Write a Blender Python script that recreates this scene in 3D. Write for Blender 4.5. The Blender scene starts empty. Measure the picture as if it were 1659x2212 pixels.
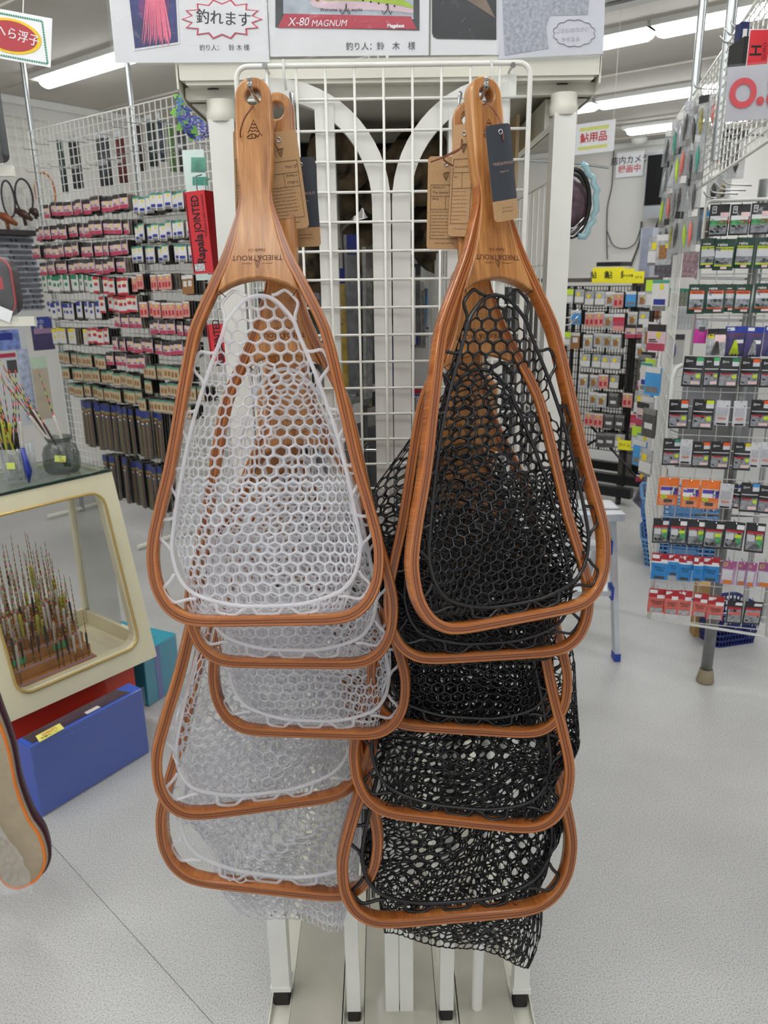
import bpy, math, random
import numpy as np
from mathutils import Vector, Matrix
random.seed(7)
R = math.radians
SC = bpy.context.scene
COL = SC.collection

# ---------------------------------------------------------------- camera, world, lamps, exposure
IW, IH, FPX = 1659.0, 2212.0, 1650.0
CAM = np.array([0.0, 0.0, 1.64]); PITCH, ROLL = R(17.0), R(0.82)
_f = np.array([0, math.cos(PITCH), -math.sin(PITCH)]); _r = np.array([1.0, 0, 0]); _u = np.cross(_r, _f)
CR = _r * math.cos(ROLL) - _u * math.sin(ROLL)
CU = _r * math.sin(ROLL) + _u * math.cos(ROLL)
cd = bpy.data.cameras.new('camera'); cam = bpy.data.objects.new('camera', cd); COL.objects.link(cam)
cd.sensor_fit = 'VERTICAL'; cd.sensor_height = 24.0; cd.lens = 24.0 * FPX / IH; cd.clip_start = 0.02; cd.clip_end = 60
cam.matrix_world = Matrix(((CR[0], CU[0], -_f[0], CAM[0]), (CR[1], CU[1], -_f[1], CAM[1]), (CR[2], CU[2], -_f[2], CAM[2]), (0, 0, 0, 1)))
cd.dof.use_dof = True; cd.dof.focus_distance = 1.2; cd.dof.aperture_fstop = 7.0
SC.camera = cam
W = bpy.data.worlds.new('world'); SC.world = W; W.use_nodes = True
W.node_tree.nodes['Background'].inputs[0].default_value = (0.96, 0.98, 1.0, 1); W.node_tree.nodes['Background'].inputs[1].default_value = 0.52
SC.view_settings.view_transform = 'Standard'; SC.view_settings.look = 'None'; SC.view_settings.gamma = 1; SC.view_settings.exposure = 0.42
SC.view_settings.use_curve_mapping = False
SC.cycles.max_bounces = 6; SC.cycles.transparent_max_bounces = 28; SC.cycles.diffuse_bounces = 3; SC.cycles.use_adaptive_sampling = True; SC.cycles.adaptive_threshold = 0.05
LAMP = 16.5     # emission strength of the fluorescent covers

A51 = R(51.6)
SA = np.array([-math.sin(A51), math.cos(A51), 0]); SB = np.array([math.cos(A51), math.sin(A51), 0])   # the shop's two horizontal axes

def ray(u, v): return CR * (u - IW / 2) / FPX + CU * (IH / 2 - v) / FPX + _f
def on(u, v, n, d):
    r = ray(u, v); n = np.array(n, float); return CAM + r * ((d - n @ CAM) / (n @ r))
def at(u, v, Y): return on(u, v, (0, 1, 0), Y)
def fl(u, v, z=0.0): return on(u, v, (0, 0, 1), z)

# ---------------------------------------------------------------- materials
def lin(c):
    return tuple(((x / 255) / 12.92 if x <= 10 else (((x / 255) + 0.055) / 1.055) ** 2.4) for x in c) + (1.0,)
_M = {}
def mat(c, rough=0.5, metal=0.0, var=0.06, scale=30.0, coat=0.0, bump=0.0, alpha=None, spec=0.5):
    key = (tuple(c), rough, metal, var, scale, coat, bump, alpha, spec)
    if key in _M: return _M[key]
    m = bpy.data.materials.new('surface_%d' % len(_M)); m.use_nodes = True; nt = m.node_tree; N = nt.nodes; L = nt.links
    b = N['Principled BSDF']; L0 = lin(c)
    tc = N.new('ShaderNodeTexCoord'); no = N.new('ShaderNodeTexNoise'); no.inputs['Scale'].default_value = scale; no.inputs['Detail'].default_value = 3
    L.new(tc.outputs['Object'], no.inputs['Vector'])
    cr = N.new('ShaderNodeValToRGB'); L.new(no.outputs['Fac'], cr.inputs[0])
    cr.color_ramp.elements[0].position = 0.3; cr.color_ramp.elements[1].position = 0.7
    cr.color_ramp.elements[0].color = tuple(x * (1 - var) for x in L0[:3]) + (1,); cr.color_ramp.elements[1].color = tuple(min(1, x * (1 + var)) for x in L0[:3]) + (1,)
    L.new(cr.outputs[0], b.inputs['Base Color'])
    b.inputs['Roughness'].default_value = rough; b.inputs['Metallic'].default_value = metal; b.inputs['Coat Weight'].default_value = coat
    b.inputs['Coat Roughness'].default_value = 0.08; b.inputs['Specular IOR Level'].default_value = spec
    if bump:
        bp = N.new('ShaderNodeBump'); bp.inputs['Strength'].default_value = bump; bp.inputs['Distance'].default_value = 0.01
        L.new(no.outputs['Fac'], bp.inputs['Height']); L.new(bp.outputs[0], b.inputs['Normal'])
    if alpha is not None: b.inputs['Alpha'].default_value = alpha
    _M[key] = m
    return m
def wood(name, c1, c2, c3, strips=False, rough=0.33):
    m = bpy.data.materials.new(name); m.use_nodes = True; nt = m.node_tree; N = nt.nodes; L = nt.links; b = N['Principled BSDF']
    tc = N.new('ShaderNodeTexCoord'); mp = N.new('ShaderNodeMapping'); oi = N.new('ShaderNodeObjectInfo')
    vm = N.new('ShaderNodeVectorMath'); vm.operation = 'MULTIPLY'
    if strips:
        L.new(tc.outputs['UV'], mp.inputs[0]); mp.inputs['Scale'].default_value = (14, 9, 1)
    else:
        L.new(tc.outputs['Object'], mp.inputs[0]); mp.inputs['Scale'].default_value = (60, 60, 6)
    ad = N.new('ShaderNodeVectorMath'); ad.operation = 'ADD'; L.new(mp.outputs[0], ad.inputs[0])
    cx = N.new('ShaderNodeCombineXYZ'); mm = N.new('ShaderNodeMath'); mm.operation = 'MULTIPLY'; mm.inputs[1].default_value = 37.0
    L.new(oi.outputs['Random'], mm.inputs[0]); L.new(mm.outputs[0], cx.inputs[2]); L.new(cx.outputs[0], ad.inputs[1])
    n1 = N.new('ShaderNodeTexNoise'); n1.inputs['Scale'].default_value = 1.0; n1.inputs['Detail'].default_value = 6; n1.inputs['Roughness'].default_value = 0.65; n1.inputs['Distortion'].default_value = 1.2
    L.new(ad.outputs[0], n1.inputs['Vector'])
    cr = N.new('ShaderNodeValToRGB'); L.new(n1.outputs['Fac'], cr.inputs[0]); e = cr.color_ramp.elements
    e[0].position = 0.28; e[0].color = lin(c1); e[1].position = 0.72; e[1].color = lin(c3); k = e.new(0.5); k.color = lin(c2)
    # fine pores
    mp2 = N.new('ShaderNodeMapping'); mp2.inputs['Scale'].default_value = (9, 9, 1) if not strips else (3, 18, 1)
    L.new(ad.outputs[0], mp2.inputs[0]); n2 = N.new('ShaderNodeTexNoise'); n2.inputs['Scale'].default_value = 2.2; n2.inputs['Detail'].default_value = 2; L.new(mp2.outputs[0], n2.inputs['Vector'])
    mr = N.new('ShaderNodeMapRange'); mr.inputs[1].default_value = 0.35; mr.inputs[2].default_value = 0.6; mr.inputs[3].default_value = 0.78; mr.inputs[4].default_value = 1.05; L.new(n2.outputs['Fac'], mr.inputs[0])
    mx = N.new('ShaderNodeMix'); mx.data_type = 'RGBA'; mx.blend_type = 'MULTIPLY'; mx.inputs[0].default_value = 1.0
    L.new(cr.outputs[0], mx.inputs[6]); L.new(mr.outputs[0], mx.inputs[7]); out = mx.outputs[2]
    if strips:   # laminated strips: two dark veneers between three light ones, by the across-coordinate U
        sp = N.new('ShaderNodeSeparateXYZ'); L.new(tc.outputs['UV'], sp.inputs[0])
        r2 = N.new('ShaderNodeValToRGB'); L.new(sp.outputs[0], r2.inputs[0]); r2.color_ramp.interpolation = 'CONSTANT'
        q = r2.color_ramp.elements; q[0].position = 0; q[0].color = (1, 1, 1, 1); q[1].position = 0.30; q[1].color = (0.28, 0.22, 0.2, 1)
        for p_, c_ in ((0.38, (0.72, 0.62, 0.55, 1)), (0.58, (0.28, 0.22, 0.2, 1)), (0.66, (1.0, 1, 1, 1))):
            z = q.new(p_); z.color = c_
        m2 = N.new('ShaderNodeMix'); m2.data_type = 'RGBA'; m2.blend_type = 'MULTIPLY'; m2.inputs[0].default_value = 1.0
        L.new(out, m2.inputs[6]); L.new(r2.outputs[0], m2.inputs[7]); out = m2.outputs[2]
    L.new(out, b.inputs['Base Color'])
    b.inputs['Roughness'].default_value = rough; b.inputs['Coat Weight'].default_value = 0.45; b.inputs['Coat Roughness'].default_value = 0.16
    bp = N.new('ShaderNodeBump'); bp.inputs['Strength'].default_value = 0.08; bp.inputs['Distance'].default_value = 0.002; L.new(n2.outputs['Fac'], bp.inputs['Height']); L.new(bp.outputs[0], b.inputs['Normal'])
    return m
WOOD = wood('cherry_wood', (138, 84, 38), (184, 123, 64), (208, 152, 90))
WOODH = wood('laminated_wood', (130, 70, 30), (180, 104, 48), (208, 138, 72), strips=True, rough=0.24)
def clear_plastic(name, c, transp, rough=0.12, bump=0.0, spec=0.5, trl=0.0):
    m = bpy.data.materials.new(name); m.use_nodes = True; nt = m.node_tree; N = nt.nodes; L = nt.links; b = N['Principled BSDF']
    b.inputs['Base Color'].default_value = lin(c); b.inputs['Roughness'].default_value = rough; b.inputs['Specular IOR Level'].default_value = spec
    lw = N.new('ShaderNodeLayerWeight'); lw.inputs[0].default_value = 0.35
    mr = N.new('ShaderNodeMapRange'); mr.inputs[3].default_value = transp; mr.inputs[4].default_value = transp * (0.35 if transp < .7 else .8); L.new(lw.outputs['Facing'], mr.inputs[0])
    tr = N.new('ShaderNodeBsdfTransparent'); mx = N.new('ShaderNodeMixShader'); L.new(mr.outputs[0], mx.inputs[0])
    if trl:
        tl = N.new('ShaderNodeBsdfTranslucent'); tl.inputs[0].default_value = lin(c); m2 = N.new('ShaderNodeMixShader'); m2.inputs[0].default_value = trl; L.new(b.outputs[0], m2.inputs[1]); L.new(tl.outputs[0], m2.inputs[2]); L.new(m2.outputs[0], mx.inputs[1])
    else: L.new(b.outputs[0], mx.inputs[1])
    L.new(tr.outputs[0], mx.inputs[2])
    L.new(mx.outputs[0], N['Material Output'].inputs[0])
    if bump:
        tc = N.new('ShaderNodeTexCoord'); no = N.new('ShaderNodeTexNoise'); no.inputs['Scale'].default_value = 22; no.inputs['Detail'].default_value = 2; no.inputs['Distortion'].default_value = 1.5; L.new(tc.outputs['Object'], no.inputs['Vector'])
        bp = N.new('ShaderNodeBump'); bp.inputs['Strength'].default_value = bump; bp.inputs['Distance'].default_value = 0.01; L.new(no.outputs['Fac'], bp.inputs['Height']); L.new(bp.outputs[0], b.inputs['Normal'])
    return m
CLEARNET = clear_plastic('clear_rubber', (248, 248, 252), 0.50, 0.10, spec=0.9, trl=0.3)
BLACKNET = mat((22, 22, 25), 0.28, 0, 0.05, 40, spec=0.6)
FILM = clear_plastic('clear_film', (200, 204, 206), 0.955, 0.06, bump=0.5, spec=0.9)
GLASS = clear_plastic('pane_glass', (90, 94, 80), 0.86, 0.02, spec=0.8)
SMOKE = clear_plastic('jar_glass', (70, 82, 76), 0.5, 0.06, bump=0.8, spec=0.9)
CREAM = mat((224, 222, 208), 0.38, 0, 0.03, 12, coat=0.1)
PWHITE = mat((236, 236, 230), 0.35, 0, 0.03, 15, coat=0.15)
GRIDW = mat((234, 233, 226), 0.35, 0, 0.04, 60)
CHROME = mat((190, 190, 192), 0.18, 1.0, 0.05, 20)
DARKM = mat((70, 66, 62), 0.3, 0.9, 0.05, 20)
STEEL = mat((168, 172, 172), 0.3, 0.85, 0.08, 20)
BLACK = mat((20, 20, 20), 0.4); PAPER = mat((240, 240, 242), 0.6, 0, 0.02); INK = mat((28, 26, 28), 0.6, 0, 0.02)
RED = mat((205, 40, 50), 0.45); YEL = mat((246, 232, 40), 0.55, 0, 0.03)
KRAFT = mat((184, 146, 104), 0.8, 0, 0.10, 400); BURN = mat((74, 34, 18), 0.7, 0, 0.1)
LEATHER = mat((120, 66, 42), 0.6, 0, 0.15, 80)

# ---------------------------------------------------------------- mesh helpers
class MB:
    def __init__(s): s.v = []; s.f = []; s.mi = []; s.uv = {}
    def quadv(s, pts, mi=0):
        i = len(s.v); s.v += [tuple(map(float, p)) for p in pts]; s.f.append(tuple(range(i, i + len(pts)))); s.mi.append(mi); return s
    def box(s, lo, hi, mi=0, M=None):
        x0, y0, z0 = lo; x1, y1, z1 = hi
        P = [(x0, y0, z0), (x1, y0, z0), (x1, y1, z0), (x0, y1, z0), (x0, y0, z1), (x1, y0, z1), (x1, y1, z1), (x0, y1, z1)]
        if M is not None: P = [tuple(M @ Vector(p)) for p in P]
        return s.hexa(P, mi)
    def hexa(s, P, mi=0):
        i = len(s.v); s.v += [tuple(map(float, p)) for p in P]
        for f in ((0, 3, 2, 1), (4, 5, 6, 7), (0, 1, 5, 4), (1, 2, 6, 5), (2, 3, 7, 6), (3, 0, 4, 7)):
            s.f.append(tuple(i + k for k in f)); s.mi.append(mi)
        return s
    def bar(s, p0, p1, w, h, mi=0, side=(1, 0, 0)):      # rectangular bar between two points
        p0, p1 = np.array(p0, float), np.array(p1, float); d = (p1 - p0) / np.linalg.norm(p1 - p0)
        sd = np.array(side, float); sd = sd - d * (sd @ d); sd /= np.linalg.norm(sd); t = np.cross(d, sd)
        P = [p + sd * a * w / 2 + t * b_ * h / 2 for p in (p0, p1) for a, b_ in ((-1, -1), (1, -1), (1, 1), (-1, 1))]
        return s.hexa(P, mi)
    def tube(s, pts, r, n=6, mi=0, closed=False, cap=True):
        P = np.array(pts, float); k = len(P); rr = r if hasattr(r, '__len__') else [r] * k
        T = np.zeros_like(P)
        for j in range(k):
            a = P[(j - 1) % k] if (closed or j > 0) else P[j]; b_ = P[(j + 1) % k] if (closed or j < k - 1) else P[j]
            d = b_ - a; T[j] = d / (np.linalg.norm(d) + 1e-12)
        ref = np.array([0, 0, 1.0]) if abs(T[0][2]) < 0.9 else np.array([0, 1.0, 0]); nrm = ref - T[0] * (ref @ T[0]); nrm /= np.linalg.norm(nrm)
        i0 = len(s.v)
        for j in range(k):
            nrm = nrm - T[j] * (nrm @ T[j]); nrm /= np.linalg.norm(nrm) + 1e-12; bn = np.cross(T[j], nrm)
            for q in range(n):
                a = 2 * math.pi * q / n; s.v.append(tuple(P[j] + (nrm * math.cos(a) + bn * math.sin(a)) * rr[j]))
        for j in range(k if closed else k - 1):
            for q in range(n):
                a, b_ = i0 + j * n + q, i0 + j * n + (q + 1) % n; c_, d_ = i0 + ((j + 1) % k) * n + (q + 1) % n, i0 + ((j + 1) % k) * n + q
                s.f.append((a, b_, c_, d_)); s.mi.append(mi)
        if cap and not closed:
            s.f.append(tuple(i0 + q for q in range(n))[::-1]); s.mi.append(mi); s.f.append(tuple(i0 + (k - 1) * n + q for q in range(n))); s.mi.append(mi)
        return s
    def prism(s, poly, o, ux, uy, th, mi=0):     # polygon in the plane (o, ux, uy), thickness th against the normal ux x uy
        o, ux, uy = np.array(o, float), np.array(ux, float), np.array(uy, float); n = np.cross(ux, uy); n /= np.linalg.norm(n); i = len(s.v); k = len(poly)
        for d in (0, -th):
            for x, y in poly: s.v.append(tuple(o + ux * x + uy * y + n * d))
        s.f.append(tuple(range(i, i + k))); s.mi.append(mi); s.f.append(tuple(range(i + k, i + 2 * k))[::-1]); s.mi.append(mi)
        for j in range(k):
            a, b_ = i + j, i + (j + 1) % k; s.f.append((a, a + k, b_ + k, b_)); s.mi.append(mi)
        return s
    def lathe(s, prof, c=(0, 0, 0), n=20, mi=0):
        i0 = len(s.v); k = len(prof)
        for r_, z in prof:
            for q in range(n):
                a = 2 * math.pi * q / n; s.v.append((c[0] + r_ * math.cos(a), c[1] + r_ * math.sin(a), c[2] + z))
        for j in range(k - 1):
            for q in range(n):
                s.f.append((i0 + j * n + q, i0 + j * n + (q + 1) % n, i0 + (j + 1) * n + (q + 1) % n, i0 + (j + 1) * n + q)); s.mi.append(mi)
        return s
    def build(s, name, mats, parent=None, smooth=False, o=None):
        me = bpy.data.meshes.new(name); v = s.v
        if o is not None: v = [(p[0] - o[0], p[1] - o[1], p[2] - o[2]) for p in v]
        me.from_pydata(v, [], s.f)
        for m in (mats if isinstance(mats, (list, tuple)) else [mats]): me.materials.append(m)
        me.polygons.foreach_set('material_index', s.mi)
        if smooth:
            me.polygons.foreach_set('use_smooth', [True] * len(s.f))
            if smooth != 'all': me.set_sharp_from_angle(angle=R(40))
        me.update(); return link(name, me, parent, o)
def link(name, me, parent=None, o=None):
    ob = bpy.data.objects.new(name, me); COL.objects.link(ob)
    if o is not None: ob.location = o
    if parent is not None: ob.parent = parent
    return ob
def tag(o, label=None, cat=None, group=None, kind=None):
    if label: o['label'] = label
    if cat: o['category'] = cat
    if group: o['group'] = group
    if kind: o['kind'] = kind
    return o
def empty(name, loc=(0, 0, 0), label=None, cat=None, group=None, Mw=None):
    o = bpy.data.objects.new(name, None); COL.objects.link(o); o.empty_display_size = 0.02
    if Mw is not None: o.matrix_world = Mw
    else: o.location = loc
    return tag(o, label, cat, group)
def struct(o): o['kind'] = 'structure'; return o
def frame(o, x, z):            # matrix with local x along x, local z along z, y = z cross x
    x = Vector(x).normalized(); z = Vector(z); z = (z - x * z.dot(x)).normalized(); y = z.cross(x)
    return Matrix(((x[0], y[0], z[0], o[0]), (x[1], y[1], z[1], o[1]), (x[2], y[2], z[2], o[2]), (0, 0, 0, 1)))
def rrect(w, h, r, n=4, cx=0, cy=0):
    P = []
    for sx, sy, a0 in ((1, 1, 0), (-1, 1, 90), (-1, -1, 180), (1, -1, 270)):
        for k in range(n + 1):
            a = R(a0 + 90 * k / n); P.append((cx + sx * (w / 2 - r) + r * math.cos(a), cy + sy * (h / 2 - r) + r * math.sin(a)))
    return P
_T = {}
def text_mesh(s, size, bold=0.0, align='CENTER', shear=0.0):
    k = (s, size, bold, align, shear)
    if k in _T: return _T[k]
    c = bpy.data.curves.new('lettering', 'FONT'); c.body = s; c.size = size; c.align_x = align; c.align_y = 'CENTER'; c.offset = bold; c.shear = shear; c.resolution_u = 8 if size > .04 else 3; c.extrude = 0.0
    o = bpy.data.objects.new('tmp', c); COL.objects.link(o); bpy.context.view_layer.update()
    me = bpy.data.meshes.new_from_object(o.evaluated_get(bpy.context.evaluated_depsgraph_get())); me.name = 'lettering'
    bpy.data.objects.remove(o); me.materials.clear(); _T[k] = me
    return me
def text(s, size, m, parent, x=0, z=0, y=-0.0006, rot=0.0, bold=0.0, align='CENTER', name='lettering', sx=1.0, shear=0.0):
    """lettering laid flat on a local XZ face that looks to local -Y"""
    me = text_mesh(s, size, bold, align, shear)
    if len(me.materials) == 0: me.materials.append(m)
    elif me.materials[0] != m: me = me.copy(); me.materials[0] = m
    ob = bpy.data.objects.new(name, me); COL.objects.link(ob); ob.parent = parent
    ob.matrix_local = Matrix.Translation((x, y, z)) @ Matrix.Rotation(rot, 4, 'Y') @ Matrix.Rotation(R(90), 4, 'X') @ Matrix.Diagonal((sx, 1, 1, 1))
    return ob
def patch(parent, name, x0, z0, x1, z1, m, y=-0.0004, th=0.0003):
    b = MB().box((x0, y - th, z0), (x1, y, z1)); return b.build(name, m, parent)
ORD = ['', 'first', 'second', 'third', 'fourth', 'fifth', 'sixth', 'seventh', 'eighth', 'ninth', 'tenth', 'eleventh', 'twelfth', 'thirteenth', 'fourteenth', 'fifteenth', 'sixteenth', 'seventeenth', 'eighteenth', 'nineteenth', 'twentieth']
def copy_tree(o, parent=None):
    c = o.copy(); COL.objects.link(c); c.parent = parent
    for ch in [x for x in KIDS.get(o.name, [])]:
        d = ch.copy(); COL.objects.link(d); d.parent = c
    return c
KIDS = {}

# ---------------------------------------------------------------- the room
CEIL = 3.1; BBACK = 9.4; ALEFT = 6.65
def sh(a_, b_, z=0.0): p = SA * a_ + SB * b_; return (p[0], p[1], z)
def floor_mat():
    m = bpy.data.materials.new('speckled_vinyl'); m.use_nodes = True; nt = m.node_tree; N = nt.nodes; L = nt.links; b = N['Principled BSDF']
    tc = N.new('ShaderNodeTexCoord')
    vo = N.new('ShaderNodeTexNoise'); vo.inputs['Scale'].default_value = 260; vo.inputs['Detail'].default_value = 2; L.new(tc.outputs['Object'], vo.inputs['Vector'])
    cr = N.new('ShaderNodeValToRGB'); L.new(vo.outputs['Fac'], cr.inputs[0]); e = cr.color_ramp.elements
    e[0].position = 0.3; e[0].color = lin((150, 150, 150)); e[1].position = 0.62; e[1].color = lin((212, 211, 208)); k = e.new(0.45); k.color = lin((194, 193, 191))
    n2 = N.new('ShaderNodeTexNoise'); n2.inputs['Scale'].default_value = 2.2; n2.inputs['Detail'].default_value = 5; L.new(tc.outputs['Object'], n2.inputs['Vector'])
    mr = N.new('ShaderNodeMapRange'); mr.inputs[1].default_value = 0.3; mr.inputs[2].default_value = 0.7; mr.inputs[3].default_value = 0.88; mr.inputs[4].default_value = 1.04; L.new(n2.outputs['Fac'], mr.inputs[0])
    mx = N.new('ShaderNodeMix'); mx.data_type = 'RGBA'; mx.blend_type = 'MULTIPLY'; mx.inputs[0].default_value = 1; L.new(cr.outputs[0], mx.inputs[6]); L.new(mr.outputs[0], mx.inputs[7]); L.new(mx.outputs[2], b.inputs['Base Color'])
    r2 = N.new('ShaderNodeMapRange'); r2.inputs[3].default_value = 0.32; r2.inputs[4].default_value = 0.5; L.new(n2.outputs['Fac'], r2.inputs[0]); L.new(r2.outputs[0], b.inputs['Roughness'])
    return m
FLOORM = floor_mat(); CEILM = mat((206, 200, 190), 0.75, 0, 0.05, 1.5, bump=0.05); WALLM = mat((222, 220, 214), 0.7, 0, 0.05, 1.2)
# vinyl floor in two sheets that meet at a fine seam
s0 = fl(130, 1845); s1 = fl(450, 2200); sd = (s1 - s0) / np.linalg.norm(s1 - s0); sn = np.array([-sd[1], sd[0], 0]); so = s0 @ sn
fb = MB()
def shp(a_, b_): return np.array(sh(a_, b_))
for sgn in (1, -1):
    c0 = s0 + sn * sgn * 0.0008
    P = [c0 - sd * 12, c0 + sd * 12, c0 + sd * 12 + sn * sgn * 12, c0 - sd * 12 + sn * sgn * 12]
    if sgn < 0: P = P[::-1]
    fb.prism([(p[0], p[1]) for p in P], (0, 0, 0), (1, 0, 0), (0, 1, 0), 0.03)
fb.box((-14, -14, -0.06), (14, 14, -0.004))
struct(fb.build('floor', FLOORM))
cb = MB(); cb.hexa([sh(-4, -3.5, CEIL), sh(ALEFT + .1, -3.5, CEIL), sh(ALEFT + .1, BBACK + .1, CEIL), sh(-4, BBACK + .1, CEIL)] + [sh(-4, -3.5, CEIL + .1), sh(ALEFT + .1, -3.5, CEIL + .1), sh(ALEFT + .1, BBACK + .1, CEIL + .1), sh(-4, BBACK + .1, CEIL + .1)])
ceil_o = struct(cb.build('ceiling', CEILM))
def wallbox(name, a0, b0, a1, b1, m=WALLM):
    w = MB(); w.hexa([sh(a0, b0, 0), sh(a1, b0, 0), sh(a1, b1, 0), sh(a0, b1, 0), sh(a0, b0, CEIL), sh(a1, b0, CEIL), sh(a1, b1, CEIL), sh(a0, b1, CEIL)])
    return struct(w.build(name, m))
wallbox('wall_back', -4, BBACK, ALEFT + .1, BBACK + .1)
wallbox('wall_left', ALEFT, -3.5, ALEFT + .1, BBACK)
tb = MB()
for (a0, b0, a1, b1) in ((-4, BBACK - .05, ALEFT, BBACK - .002), (ALEFT - .05, -3.5, ALEFT - .002, BBACK - .05)):
    tb.hexa([sh(a0, b0, CEIL - .06), sh(a1, b0, CEIL - .06), sh(a1, b1, CEIL - .06), sh(a0, b1, CEIL - .06), sh(a0, b0, CEIL - .002), sh(a1, b0, CEIL - .002), sh(a1, b1, CEIL - .002), sh(a0, b1, CEIL - .002)])
struct(tb.build('trim_1', PWHITE))
# battens between the ceiling boards
bt = MB()
for k in range(-3, 10):
    b_ = 0.35 + k * 0.93 + 0.28
    bt.hexa([sh(-4, b_, CEIL - .012), sh(ALEFT, b_, CEIL - .012), sh(ALEFT, b_ + .02, CEIL - .012), sh(-4, b_ + .02, CEIL - .012), sh(-4, b_, CEIL), sh(ALEFT, b_, CEIL), sh(ALEFT, b_ + .02, CEIL), sh(-4, b_ + .02, CEIL)])
struct(bt.build('trim_2', CEILM))
# fluorescent battens along the shop's long axis
EM = bpy.data.materials.new('lamp_cover'); EM.use_nodes = True
pb = EM.node_tree.nodes['Principled BSDF']; pb.inputs['Base Color'].default_value = (1, 1, 1, 1); pb.inputs['Emission Color'].default_value = (0.965, 0.99, 1.0, 1); pb.inputs['Emission Strength'].default_value = LAMP
HOUS = mat((228, 228, 222), 0.45, 0, 0.02)
def tube_light(a0, b_, label, ln=1.17):
    t = empty('tube_light', sh(a0 + ln / 2, b_, CEIL), label, 'ceiling light', 'ceiling tube lights')
    t.rotation_euler = (0, 0, math.atan2(SA[1], SA[0]))
    h = MB(); h.box((-ln / 2 - .03, -.11, -.035), (ln / 2 + .03, .11, 0)); h.build('housing', HOUS, t)
    c = MB(); prof = [(0.058 * math.cos(R(x)), -0.036 - 0.048 * abs(math.sin(R(x)))) for x in range(180, 361, 15)]
    n = len(prof); i = 0
    for x, sc in ((-ln / 2, .75), (-ln / 2 + .03, 1), (ln / 2 - .03, 1), (ln / 2, .75)):
        c.v += [(x, p[0] * sc, -0.036 + (p[1] + 0.036) * sc) for p in prof]
    for j in range(3):
        for q in range(n - 1): c.f.append((j * n + q, j * n + q + 1, (j + 1) * n + q + 1, (j + 1) * n + q)); c.mi.append(0)
    c.f.append(tuple(range(n))); c.mi.append(0); c.f.append(tuple(range(3 * n, 4 * n))[::-1]); c.mi.append(0)
    c.build('diffuser', EM, t, smooth=True)
for b_, lst, w in ((3.44, (4.7,), 'left of the posters'), (5.22, (1.99, .78), 'right of the posters'), (6.98, (3.1, 1.9), 'lower right row'), (8.4, (2.2,), 'far right'),
                 (1.7, (3.6, 2.2, .8, -.6), 'row before'), (.15, (2.2, .9, -.4, -1.7), 'overhead row'), (-1.4, (1.9, .4, -1.1), 'row behind'), (3.44, (-.2, -1.6), 'right side row')):
    for k, a0 in enumerate(lst):
        tube_light(a0, b_, {'left of the posters': 'long tube light on the ceiling beyond the left poster', 'right of the posters': 'bright tube light, %s of two end to end at the upper right' % ('left', 'right')[k % 2],
            'lower right row': 'tube light in the lower right ceiling row, %s one' % ('far', 'near')[k % 2], 'far right': 'most distant tube light above the hanging lures'}.get(w, 'ceiling tube light out of view, %s, %s along' % (w, ORD[k + 1])))

dt = on(1381, 298, (0, 0, 1), CEIL); b = MB(); b.lathe([(0, -.07), (.05, -.068), (.085, -.04), (.09, 0)], (0, 0, 0), 24)
tag(b.build('smoke_detector', PWHITE, None, smooth='all', o=None), 'small white round detector on the ceiling above the television', 'detector').location = (dt[0], dt[1], CEIL)
ac = on(1262, -55, (0, 0, 1), CEIL); rt = empty('air_conditioner', (ac[0], ac[1], CEIL), 'ceiling air conditioner panel at the top edge right of the posters', 'air conditioner'); rt.rotation_euler = (0, 0, math.atan2(SA[1], SA[0]))
b = MB(); b.prism(rrect(.95, .95, .10, 6), (0, 0, -.05), (1, 0, 0), (0, 1, 0), -.05); b.build('panel', HOUS, rt, smooth=True); b = MB(); b.prism(rrect(.5, .5, .03, 4), (0, 0, -.056), (1, 0, 0), (0, 1, 0), -.01); b.build('grille', GRIDW, rt)
for k in range(4):
    b = MB(); b.box((-.28, .32, -.054), (.28, .37, -.05)); o = b.build('air_slot', DARKM, rt); o.rotation_euler = (0, 0, R(90 * k))

# ---------------------------------------------------------------- landing nets
def crom(P, n):
    P = np.array(P, float); out = []; k = len(P)
    for j in range(k - 1):
        p0 = P[max(j - 1, 0)]; p1 = P[j]; p2 = P[j + 1]; p3 = P[min(j + 2, k - 1)]
        for t in np.linspace(0, 1, n, endpoint=False):
            out.append(0.5 * ((2 * p1) + (-p0 + p2) * t + (2 * p0 - 5 * p1 + 4 * p2 - p3) * t * t + (-p0 + 3 * p1 - 3 * p2 + p3) * t ** 3))
    out.append(P[-1]); return np.array(out)
HOOPH = [(.0205, .092), (.0197, .13), (.029, .168), (.0415, .205), (.0545, .232), (.0805, .285), (.0915, .317), (.106, .383), (.1255, .477), (.1425, .54), (.153, .585), (.1545, .615), (.150, .645), (.137, .671), (.117, .687), (.092, .693), (.055, .694), (0, .694)]
RINGH = [(0, .254), (.014, .257), (.027, .266), (.045, .288), (.053, .310), (.080, .378), (.105, .460), (.127, .572), (.127, .612), (.115, .642), (.092, .660), (.045, .673), (0, .675)]
RING_C = crom(RINGH, 8)
def ring_half(w):     # half width of the rim ring at distance w below the hole
    return float(np.interp(w, RING_C[:, 1], RING_C[:, 0]))
def sstep(x): x = np.clip(x, 0, 1); return x * x * (3 - 2 * x)

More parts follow.
